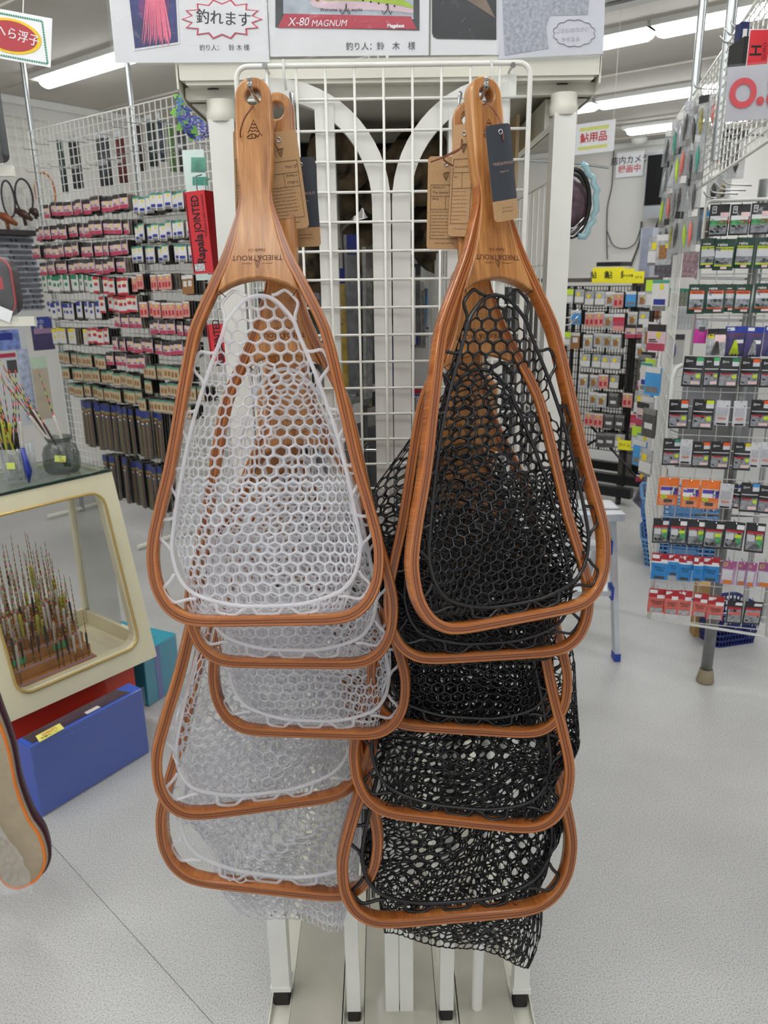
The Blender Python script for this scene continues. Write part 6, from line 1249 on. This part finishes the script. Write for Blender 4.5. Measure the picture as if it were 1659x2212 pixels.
for row, (z, h) in enumerate(((1.52, .16), (1.30, .18), (1.06, .18), (.7, .3))):
    for k in range(6):
        y = 1.9 + .10 * k; m_ = [WHT, RDD, DBL, WHT, SKY, ORG][(k + row) % 6] if row < 3 else PG[k % 5]
        longpack(X(905, 500, 1.6) + .03 * math.sin(k * 2.3) + .004 * k, y, z, .075, h, m_, (RDD, NVY, WHT)[k % 3], 'bright packet, %s from front, %s tier of the right inner bay' % (ORD[k + 1], ORD[row + 1]), 'bright packets in the right inner bay', yaw=bay.uniform(-25, 25))
for row, (z, h) in enumerate(((1.62, .28), (1.28, .30), (.9, .3))):
    for k in range(8):
        longpack(.262 - .03 * (k % 2), 1.50 + .10 * k, z, .06, h, PG[(k * 3 + row) % 5], None, 'grey sleeve packet, %s from front, %s tier behind the right mesh' % (ORD[k + 1], ORD[row + 1]), 'grey packets behind the right mesh', yaw=bay.uniform(50, 110))
        if row < 2: longpack(-.225 + .03 * (k % 2), 1.50 + .10 * k, z, .06, h, PG[(k * 2 + row) % 5], None, 'grey sleeve packet, %s from front, %s tier behind the left mesh' % (ORD[k + 1], ORD[row + 1]), 'grey packets behind the left mesh', yaw=bay.uniform(50, 110))
for row, z in enumerate((1.70, 1.46, 1.20, .95, .68)):
    for k in range(9):
        longpack(-.20 + .052 * k, 2.40 + .02 * (k % 2), z + .01 * math.sin(k * 2.2), .045, .21, PG[(k * 2 + row * 3) % 5], (None, FL_, WHT, None)[(k + row) % 4], 'small grey rig packet, %s from left, %s tier at the back of the stand' % (ORD[k + 1], ORD[row + 1]), 'small rig packets at the back of the stand', yaw=bay.uniform(-12, 12))
for row, z in enumerate((1.66, 1.40, 1.10, .80)):
    for k in range(5):
        longpack(-.088 + .017 * k, 1.60 + .13 * k, z - .015 * k, .036, .24, PG[(k * 2 + row) % 5] if (k + row) % 5 else GOLD, FL_ if (k + row) % 4 == 1 else None, 'slim dark rig packet, %s inward, %s tier beside the centre posts' % (ORD[k + 1], ORD[row + 1]), 'slim rig packets beside the centre posts', yaw=bay.uniform(-25, 40))
        longpack(.050 + .016 * k, 1.60 + .13 * k, z - .015 * k, .040, (.15, .2, .2, .24)[row], (WHT, PG[1], PG[3], SKY, PG[0])[(k + row) % 5], (RDD, NVY, None)[(k + row) % 3], 'slim light packet, %s inward, %s tier in the right bay' % (ORD[k + 1], ORD[row + 1]), 'slim light packets in the right bay', yaw=bay.uniform(-40, 25))
for k, (x, z, w, h) in enumerate(((-.14, 1.78, .20, .17), (.06, 1.77, .20, .18), (-.04, 1.95, .30, .13))):
    rt = empty('folded_jacket', (x, 1.98 + .02 * k, z), 'dark folded garment stored under the stand top, %s' % ('left one', 'right one', 'upper one')[k], 'jacket'); b = MB(); P = rrect(w, h, .04, 5, 0, h / 2); n = len(P)
    for sc_, y in ((1, .0), (1, -.03), (.93, -.05), (.75, -.058)): b.v += [(px * sc_, y + .006 * math.sin(px * 60 + pz * 40), h / 2 + (pz - h / 2) * sc_) for px, pz in P]
    for j in range(3):
        for q_ in range(n): b.f.append((j * n + q_, j * n + (q_ + 1) % n, (j + 1) * n + (q_ + 1) % n, (j + 1) * n + q_)); b.mi.append(0)
    b.f.append(tuple(range(3 * n, 4 * n))); b.mi.append(0); b.build('cloth', mat((46, 42, 38), .85, 0, .8, 18, bump=.4), rt, smooth='all'); MB().box((-.004, -.066, .01), (.004, -.056, h - .01)).build('zip', BLACK, rt); MB().tube(crom([(-w * .3, -.06, h * .8), (0, -.075, h * .6), (w * .3, -.06, h * .85)], 4), .006, 6).build('strap', mat((150, 134, 110), .7), rt, smooth='all')
# dark camouflage hats and straps heaped under the top shelf
CAMO = mat((96, 82, 62), .8, 0, .97, 26)
for k, (x, y, z, r_) in enumerate(((-.12, 1.75, 1.80, .085), (.02, 1.72, 1.83, .08), (-.02, 1.80, 1.69, .09), (.14, 1.78, 1.72, .08), (-.16, 1.9, 1.68, .08), (-.08, 1.68, 1.88, .08), (.08, 1.70, 1.86, .085), (.17, 1.86, 1.84, .08), (-.19, 1.7, 1.82, .07))):
    r_ *= .72; b = MB(); b.lathe([(r_ * 1.3, -.01), (r_ * 1.25, .002), (r_ * .82, .012), (r_ * .78, .05), (r_ * .5, .075), (.001, .082)], (0, 0, 0), 20); o = b.build('camouflage_cap', CAMO, None, smooth='all'); o.location = (x, y, z); o.rotation_euler = (R(50 + 14 * k), R(-20 + 17 * k), 0)
    tag(o, 'dark camouflage cap stored under the stand top, %s of the heap' % ('left one', 'one between the arches', 'lower middle one', 'right one', 'deepest one', 'top left one', 'top right one', 'far right one', 'outer left one')[k], 'cap', 'camouflage caps under the stand top')
bsk = empty('wire_basket', (-.07, 1.55, 1.30), 'chrome wire hanger bracket inside the left bay', 'bracket')
for k in range(7): MB().tube([(-.05, .05 * k, .05), (-.04, .05 * k, 0), (.03, .05 * k, 0), (.04, .05 * k, .01)], .0018, 5).build('wire', CHROME, bsk)
MB().tube([(-.04, 0, 0), (.08, 0, 0), (.08, .3, 0)], .0025, 6).build('rail', CHROME, bsk)
# black whisk-like bundle at the foot of the centre bay
bt_ = empty('brush_bundle', (X(800, 1900, 1.42), 1.42, .62), 'black fibre bundle hanging low between the centre posts', 'brush')
for k in range(22): q = bay.uniform(-.016, .016); MB().tube([(q * .5, bay.uniform(-.01, .01), .02), (q, bay.uniform(-.012, .012), -.15), (q * 1.3, bay.uniform(-.012, .012), -.30 - bay.uniform(0, .08))], .0011, 4).build('fibre', BLACK, bt_)

# ---------------------------------------------------------------- showcase of fishing floats, left
E_ = SB.copy(); NN = -SA
zA, zB = .285, .983; dA, dB = -2.30, -2.455; eR = 1.506; eL = .93
def cs(e, d, z): v = E_ * e + NN * d; return np.array([v[0], v[1], z])
def cf(e, z, out=0.0): d = dA + (dB - dA) * (z - zA) / (zB - zA) + out; return cs(e, d, z)    # on the tilted front face
ca = empty('showcase', tuple(cs(1.2, -2.5, 0)), 'cream framed glass showcase on a red base, full of upright floats', 'showcase')
def cap_(name, b, m, smooth=False): o = b.build(name, m, None, smooth); o.parent = ca; o.matrix_parent_inverse = ca.matrix_basis.inverted(); return o
CRM = mat((232, 224, 192), .4, 0, .03, 10, coat=.3); GLD = mat((206, 178, 110), .3, .5, .05, 20)
outer = rrect(eR - eL, zB - zA, .006, 4, (eR + eL) / 2, (zB + zA) / 2); fw_ = .062; inner = rrect(eR - eL - 2 * fw_ * .93, zB - zA - 2 * fw_, .05, 4, (eR + eL) / 2, (zB + zA) / 2 + .004)
b = MB(); n = len(outer)
for off in (0, -.05):
    for P in (outer, inner):
        for e, z in P: b.v.append(tuple(cf(e, z, off)))
for q in range(n):
    q2 = (q + 1) % n
    b.f += [(q, q2, n + q2, n + q), (2 * n + q, 3 * n + q, 3 * n + q2, 2 * n + q2), (q, 2 * n + q, 2 * n + q2, q2), (n + q, n + q2, 3 * n + q2, 3 * n + q)]; b.mi += [0] * 4
cap_('front_frame', b, CRM)
b = MB(); b.tube([tuple(cf(e, z, .003)) for e, z in inner], .005, 6, closed=True); cap_('gold_trim', b, GLD, 'all')
b = MB(); b.quadv([cf(e, z, -.02) for e, z in inner]); cap_('glass_front', b, GLASS)
DEP = .46
b = MB(); z0 = zA + .02
def cbox(nm, e0, e1, d0, d1, z0, z1, m): b = MB(); b.hexa([cs(e0, d0, z0), cs(e1, d0, z0), cs(e1, d1, z0), cs(e0, d1, z0), cs(e0, d0, z1), cs(e1, d0, z1), cs(e1, d1, z1), cs(e0, d1, z1)]); return cap_(nm, b, m)
cbox('floor_board', eL, eR, dA - DEP, dA - .02, zA, zA + .02, CRM)
cbox('back_sill', eL, eR, dA - DEP, dA - DEP + .02, zA + .02, zA + .085, CRM); cbox('side_sill', eR - .018, eR, dA - DEP, dA - .06, zA + .02, zA + .075, CRM)
cbox('top_glass', eL, eR, dB - DEP + .12, dB + .006, zB, zB + .008, clear_plastic('green_glass', (80, 110, 96), .72, .03, spec=.9))
cbox('top_frame', eL, eR, dB - .04, dB + .0, zB - .02, zB, CRM); cbox('top_frame', eR - .02, eR, dB - DEP + .12, dB, zB - .02, zB, CRM); cbox('top_frame', eL, eR, dB - DEP + .12, dB - DEP + .15, zB - .02, zB, CRM)
cbox('back_post', eR - .02, eR, dA - DEP, dA - DEP + .02, zA, zB - .02, CRM); cbox('side_glass', eR - .010, eR - .006, dA - DEP + .02, dB - .05, zA + .075, zB - .02, GLASS)
cbox('base', eL + .02, eR - .085, dA - DEP + .02, dA - .03, .0, zA, mat((214, 56, 24), .4, 0, .04, 10, coat=.4))
# stepped float trays
TE0, TE1 = .985, 1.30
TRAY = mat((186, 128, 70), .5, 0, .25, 14); LAV = mat((150, 140, 190), .6); GTG = mat((90, 190, 130), .6); INSD = dA - .045
tray = empty('float_tray', tuple(cs(1.2, -2.4, zA + .02)), 'stepped brown wooden tray inside the showcase holding floats', 'tray')
def tp(name, b, m, smooth=False): o = b.build(name, m, None, smooth); o.parent = tray; o.matrix_parent_inverse = tray.matrix_basis.inverted(); return o
def tbox(nm, e0, e1, d0, d1, z0, z1, m): b = MB(); b.hexa([cs(e0, d0, z0), cs(e1, d0, z0), cs(e1, d1, z0), cs(e0, d1, z0), cs(e0, d0, z1), cs(e1, d0, z1), cs(e1, d1, z1), cs(e0, d1, z1)]); return tp(nm, b, m)
zt0 = zA + .021; ST = [(INSD - .015, INSD - .050, .050), (INSD - .052, INSD - .090, .085), (INSD - .092, INSD - .13, .12), (INSD - .132, INSD - .17, .155), (INSD - .172, INSD - .21, .19), (INSD - .212, INSD - .25, .225)]
te0, te1 = TE0, TE1
for k, (d0, d1, hh) in enumerate(ST):
    tbox('step', te0, te1, d0, d1, zt0, zt0 + hh, TRAY); tbox('felt_strip', te0 + .004, te1 - .004, d0 - .004, d0 - .010, zt0 + hh, zt0 + hh + .0015, LAV)
for e0 in (TE0 + .03, TE0 + .13, TE0 + .24): 
    o = tbox('price_label', e0, e0 + .065, ST[0][0] + .001, ST[0][0], zt0 + .006, zt0 + .044, GTG)
for e0 in (TE0 + .04, TE0 + .2): tbox('price_label', e0, e0 + .06, ST[2][0] + .001, ST[2][0], zt0 + .09, zt0 + .115, GTG)
bb_ = MB()
for k in range(3):
    e0 = (TE0 + .03, TE0 + .13, TE0 + .24)[k]
    for j in range(3): zz = zt0 + .034 - .010 * j; bb_.hexa([cs(e0 + .006, ST[0][0] + .0014, zz), cs(e0 + .055 - .012 * j, ST[0][0] + .0014, zz), cs(e0 + .055 - .012 * j, ST[0][0] + .001, zz), cs(e0 + .006, ST[0][0] + .001, zz), cs(e0 + .006, ST[0][0] + .0014, zz + .003), cs(e0 + .055 - .012 * j, ST[0][0] + .0014, zz + .003), cs(e0 + .055 - .012 * j, ST[0][0] + .001, zz + .003), cs(e0 + .006, ST[0][0] + .001, zz + .003)])
tp('printed_text', bb_, mat((40, 110, 80), .6))
cbox('name_card', TE1 + .03, TE1 + .09, INSD - .035, INSD - .06, zA + .0205, zA + .0215, WHT)
# float prototypes: banded tip, body, stem
def float_mesh(kind, L_=.24):
    b = MB(); tip = L_ * .46; body0 = L_ * .42; body1 = L_ * .72; nb_ = 13
    for k in range(nb_):
        z1 = L_ - tip * k / nb_; z0 = L_ - tip * (k + 1) / nb_; r_ = .0006 + .0007 * k / nb_; b.tube([(0, 0, z0), (0, 0, z1)], r_, 5, mi=(k % 4) + 2, cap=(k == 0))
    z_b = L_ - tip; rb = {'black': .0030, 'white': .0036, 'slim': .0024, 'green': .0045}[kind]
    b.tube([(0, 0, z_b), (0, 0, z_b - .006), (0, 0, z_b - .03), (0, 0, z_b - .075), (0, 0, z_b - .09)], [.002, rb, rb, rb * .8, .0015], 7, mi=0)
    b.tube([(0, 0, z_b - .09), (0, 0, 0)], .0011, 5, mi=1); return b
FLM = {'black': mat((26, 26, 28), .3, 0, .05, 20, coat=.4), 'white': mat((206, 200, 190), .4, 0, .1, 60), 'slim': mat((70, 40, 30), .4), 'green': mat((170, 170, 60), .4, 0, .3, 30)}
bands = [mat((236, 80, 60), .4), mat((36, 34, 30), .5), mat((200, 200, 50), .4), mat((30, 70, 50), .5)]
FP = {}
for kd in FLM:
    o = float_mesh(kd).build('fishing_float', [FLM[kd], DKG] + bands, None, smooth='all'); FP[kd] = o.data; bpy.data.objects.remove(o)
rf = random.Random(9)
STEPN = ['front', 'second', 'third', 'fourth', 'fifth', 'rear']
for k, (d0, d1, hh) in enumerate(ST):
    n = (13, 15, 18, 18, 18, 18)[k]
    for j in range(n):
        if k == 0 and 2 <= j < 7: continue
        if k == 1 and j % 3 == 1: continue
        e = te0 + .012 + (te1 - te0 - .024) * (j + .5) / n; kd = rf.choice(['black', 'black', 'white', 'slim'] if k < 2 else ['black', 'white', 'green', 'white']); p = cs(e + rf.uniform(-.004, .004), (d0 + d1) / 2, zt0 + hh)
        o = bpy.data.objects.new('fishing_float', FP[kd]); COL.objects.link(o); o.location = tuple(p); o.scale = (1.35, 1.35, rf.uniform(.7, 1.15)); o.rotation_euler = (rf.uniform(-.04, .04), rf.uniform(-.04, .04), 0)
        tag(o, '%s bodied float with banded tip, %s from left on the %s step in the showcase' % (kd if kd != 'slim' else 'brown', ORD[j + 1], STEPN[k]), 'fishing float', 'floats standing in the showcase')
        tg = MB().box((-.004, -.003, .0), (.004, -.0025, .010)).build('tag', WHT) if False else None
# things on the showcase top: textured jar, tumbler with floats
def jar(loc, prof, label, name='glass_jar', m=SMOKE):
    b = MB(); b.lathe(prof, (0, 0, 0), 32); rt = empty(name, tuple(loc), label, 'jar'); b.build('glass', m, rt, smooth='all'); return rt
jc = on(137, 1020, (0, 0, 1), zB + .009); jc[2] = zB + .009
jr = jar(jc, [(.001, .002), (.052, .002), (.060, .012), (.063, .035), (.062, .07), (.054, .095), (.040, .106), (.038, .112), (.046, .126), (.047, .130), (.041, .127), (.034, .112)], 'dark textured glass jar with price sticker on the showcase, floats leaning in it')
o = MB().box((-.018, -.001, 0), (.018, 0, .022)).build('price_sticker', mat((226, 240, 120), .5), jr); o.matrix_local = Matrix.Translation((.020, -.0615, .052)) @ Matrix.Rotation(R(18), 4, 'Z') @ Matrix.Rotation(R(8), 4, 'Y')
text('￥1,380', .009, RED, jr, .021, .058, -.0632, R(6)); text('特価', .007, NVY, jr, .021, .068, -.0632, R(6))
tc_ = on(40, 1040, (0, 0, 1), zB + .009); tb_ = jar(tc_, [(.001, .002), (.040, .002), (.044, .02), (.047, .12), (.046, .12), (.040, .02)], 'clear glass tumbler crowded with banded floats at the left edge of the showcase', m=clear_plastic('tumbler_glass', (200, 206, 206), .7, .04, bump=.6, spec=.9))
o = MB().box((-.014, -.001, 0), (.014, 0, .022)).build('price_sticker', mat((226, 240, 120), .5), tb_); o.matrix_local = Matrix.Translation((.006, -.048, .055))
t2 = on(72, 1035, (0, 0, 1), zB + .009); jar(t2, [(.001, .002), (.016, .002), (.018, .01), (.019, .13), (.018, .13), (.015, .01)], 'slender clear glass cylinder beside the float tumbler', m=clear_plastic('tumbler_glass', (200, 206, 206), .7, .04, spec=.9))
def lean_float(base, tipp, kd, label, sc=1.3, grp='floats standing in the glass jars'):
    d = Vector(tipp) - Vector(base); L_ = d.length; o = bpy.data.objects.new('fishing_float', FP[kd]); COL.objects.link(o)
    o.matrix_world = Matrix.Translation(Vector(base)) @ d.to_track_quat('Z', 'X').to_matrix().to_4x4() @ Matrix.Diagonal((sc, sc, L_ / .24, 1)); tag(o, label, 'fishing float', grp)
zr = zB + .012
for k in range(20):
    v_ = rf.uniform(780, 900); u_ = rf.uniform(-50, 36); tpx = at(u_, v_, tc_[1] + rf.uniform(-.05, .08)); bs = np.array(tc_) + np.array([rf.uniform(-.025, .025), rf.uniform(-.02, .02), .006]); lean_float(bs, tpx, rf.choice(['slim', 'green', 'black', 'white']), 'banded float fanning out of the clear tumbler, %s of the bunch' % ORD[k + 1], 1.5)
for k, (u_, v_) in enumerate(((-10, 762), (-2, 775), (4, 790), (-14, 800), (12, 812), (28, 822), (44, 830), (82, 800), (20, 800), (0, 812))):
    tpx = at(u_, v_, jc[1] + .02 * (k % 3)); bs = np.array(jc) + np.array([.01 + .006 * (k % 4), .005 * (k % 3), .02]); lean_float(bs, tpx, ('slim', 'white')[k % 2], 'long banded float leaning left out of the dark jar, %s' % ORD[k + 1] if k != 7 else 'single thin float standing upright in the dark jar', 1.7)
bs = np.array(tc_) + np.array([.045, -.02, .0]); o = MB().tube([(0, 0, 0), (.004, 0, .04), (-.006, 0, .12)], [.003, .012, .008], 10).build('float_sleeve', mat((30, 50, 150), .3, 0, .05, 20, coat=.5), None, smooth='all', o=None); o.location = tuple(bs); tag(o, 'dark blue sleeve of a float standing beside the tumbler', 'float sleeve')
# ---- boxes and rod bag on the floor
def floor_box(name, fA, fB, depth, h, m, label, cat='box'):
    A, B = fl(*fA), fl(*fB); ux = B - A; w = np.linalg.norm(ux); ux /= w; rt = empty(name, Mw=frame((A + B) / 2, tuple(ux), (0, 0, 1)), label=label, cat=cat); b = MB(); b.box((-w / 2, 0, 0), (w / 2, depth, h)); o = b.build('carton', m, rt)
    md = o.modifiers.new('edge', 'BEVEL'); md.width = .006; md.segments = 3
    return rt, w
BLB = mat((40, 84, 194), .32, 0, .03, 8, coat=.35)
rt, w = floor_box('carton', (90, 1767), (324, 1624), .075, .262, BLB, 'long blue carton on the floor in front of the red showcase base')
b = MB(); b.prism([(-w * .46, .010), (w * .40, .010), (w * .36, .070), (-w * .46, .070)], (0, 0, .2625), (1, 0, 0), (0, 1, 0), -.0006); b.build('printed_panel', mat((64, 40, 62), .3, 0, .4, 12, coat=.5), rt)
b = MB(); b.prism([(w * .0, .012), (w * .12, .012), (w * .12, .03), (0, .03)], (0, 0, .2632), (1, 0, 0), (0, 1, 0), -.0006); b.build('bar_code', WHT, rt)
b = MB(); b.prism([(-w * .43, -.006), (-w * .22, -.002), (-w * .20, .038), (-w * .40, .036)], (0, 0, .2648), (1, 0, 0), (0, 1, 0), -.0006); b.build('price_note', mat((240, 232, 120), .6), rt)
for s_, sz, x, y, m_ in (('2085円', .018, -.31, .022, mat((210, 80, 50), .6)), ('半額セール', .012, -.33, .006, INK)):
    o = text(s_, sz, m_, rt, 0, 0); o.matrix_local = Matrix.Translation((w * x, y, .2662))
MB().box((-w / 2 - .004, -.004, -.0), (w / 2 + .004, -.0035, .268)).build('clear_wrap', FILM, rt)
b = MB(); b.tube(crom([(-w * .3, -.004, .245), (-w * .05, -.006, .235), (w * .15, -.005, .243), (w * .3, -.004, .253)], 4), .0012, 4); b.build('wrap_crease', FILM, rt)
TEA = mat((30, 160, 190), .3, 0, .06, 10, coat=.4)
rt, w = floor_box('carton', (322, 1527), (392, 1478), .30, .235, TEA, 'teal wrapped carton standing on the floor behind the showcase'); 
MB().box((-w / 2 - .003, -.004, 0), (w / 2 + .003, -.0035, .238)).build('clear_wrap', FILM, rt); b = MB(); b.box((-w * .2, -.002, 0), (-w * .05, -.0005, .236)); b.build('tape', mat((110, 120, 190), .4), rt)
b = MB(); b.prism([(-w / 2, 0), (w / 2, 0), (w / 2, .3), (-w / 2, .3)], (0, 0, .2365), (1, 0, 0), (0, 1, 0), -.0008); b.build('wrapped_lid', mat((50, 180, 208), .15, 0, .1, 8, coat=.8, bump=.5), rt)
# rod bag with orange piping leaning at the lower left
Yb = 1.62
SIL = [(-180, 1250), (-40, 1450), (0, 1540), (24, 1610), (40, 1690), (66, 1760), (92, 1800), (104, 1846), (97, 1878), (78, 1900), (44, 1914), (16, 1902), (-12, 1868), (-180, 1700)]
P3 = [at(u, v, Yb) for u, v in SIL]; og = at(30, 1900, Yb); rt = empty('rod_bag', tuple(og), 'beige rod bag with orange piping in clear wrap at the lower left', 'bag')
P2 = [(p[0] - og[0], p[2] - og[2]) for p in P3]
P2 = [tuple(p) for p in crom(P2 + [P2[0]], 4)[:-1]]; cx = sum(p[0] for p in P2) / len(P2); cz = sum(p[1] for p in P2) / len(P2); n = len(P2)
b = MB()
for sc, y in ((.97, .030), (1, .022), (1, .0), (.985, -.012), (.94, -.018)): b.v += [(cx + (x - cx) * sc, y, cz + (z - cz) * sc) for x, z in P2]
for k in range(4):
    for q in range(n): b.f.append((k * n + q, k * n + (q + 1) % n, (k + 1) * n + (q + 1) % n, (k + 1) * n + q)); b.mi.append(1 if k < 2 else 0)
b.f.append(tuple(range(4 * n, 5 * n))); b.mi.append(0); b.f.append(tuple(range(n))[::-1]); b.mi.append(1)
o = b.build('body', [mat((178, 162, 136), .6, 0, .08, 30), mat((70, 30, 44), .45, 0, .1, 20, coat=.3)], rt, smooth=True)
b = MB(); b.tube([(cx + (x - cx) * .975, -.014, cz + (z - cz) * .975) for x, z in P2], .0042, 6, closed=True); b.build('piping', mat((240, 130, 40), .4), rt, smooth='all')
b = MB(); b.tube([(cx + (x - cx) * 1.0, .012, cz + (z - cz) * 1.0) for x, z in P2], .004, 6, closed=True); b.build('seam', mat((70, 30, 44), .45), rt, smooth='all')
FILM2 = clear_plastic('crumpled_film', (240, 242, 244), .8, .05, bump=1.0, spec=1.0)
b = MB(); nx, nz_ = 12, 18; x0, x1, z0, z1 = min(p[0] for p in P2) * .35, .062, -.012, .30; rs = random.Random(4)
hts = [[-.030 - .010 * rs.random() - .006 * math.sin(i * 1.7 + j * .9) for i in range(nx + 1)] for j in range(nz_ + 1)]
for j in range(nz_ + 1):
    for i in range(nx + 1):
        xx = x0 + (x1 - x0) * i / nx; zz = z0 + (z1 - z0) * j / nz_; lim = .062 - max(0, zz - .05) * .42; b.v.append((min(xx, lim + .0005 * i), hts[j][i], zz))
for j in range(nz_):
    for i in range(nx): b.f.append((j * (nx + 1) + i, j * (nx + 1) + i + 1, (j + 1) * (nx + 1) + i + 1, (j + 1) * (nx + 1) + i)); b.mi.append(0)
b.build('clear_wrap', FILM2, rt)
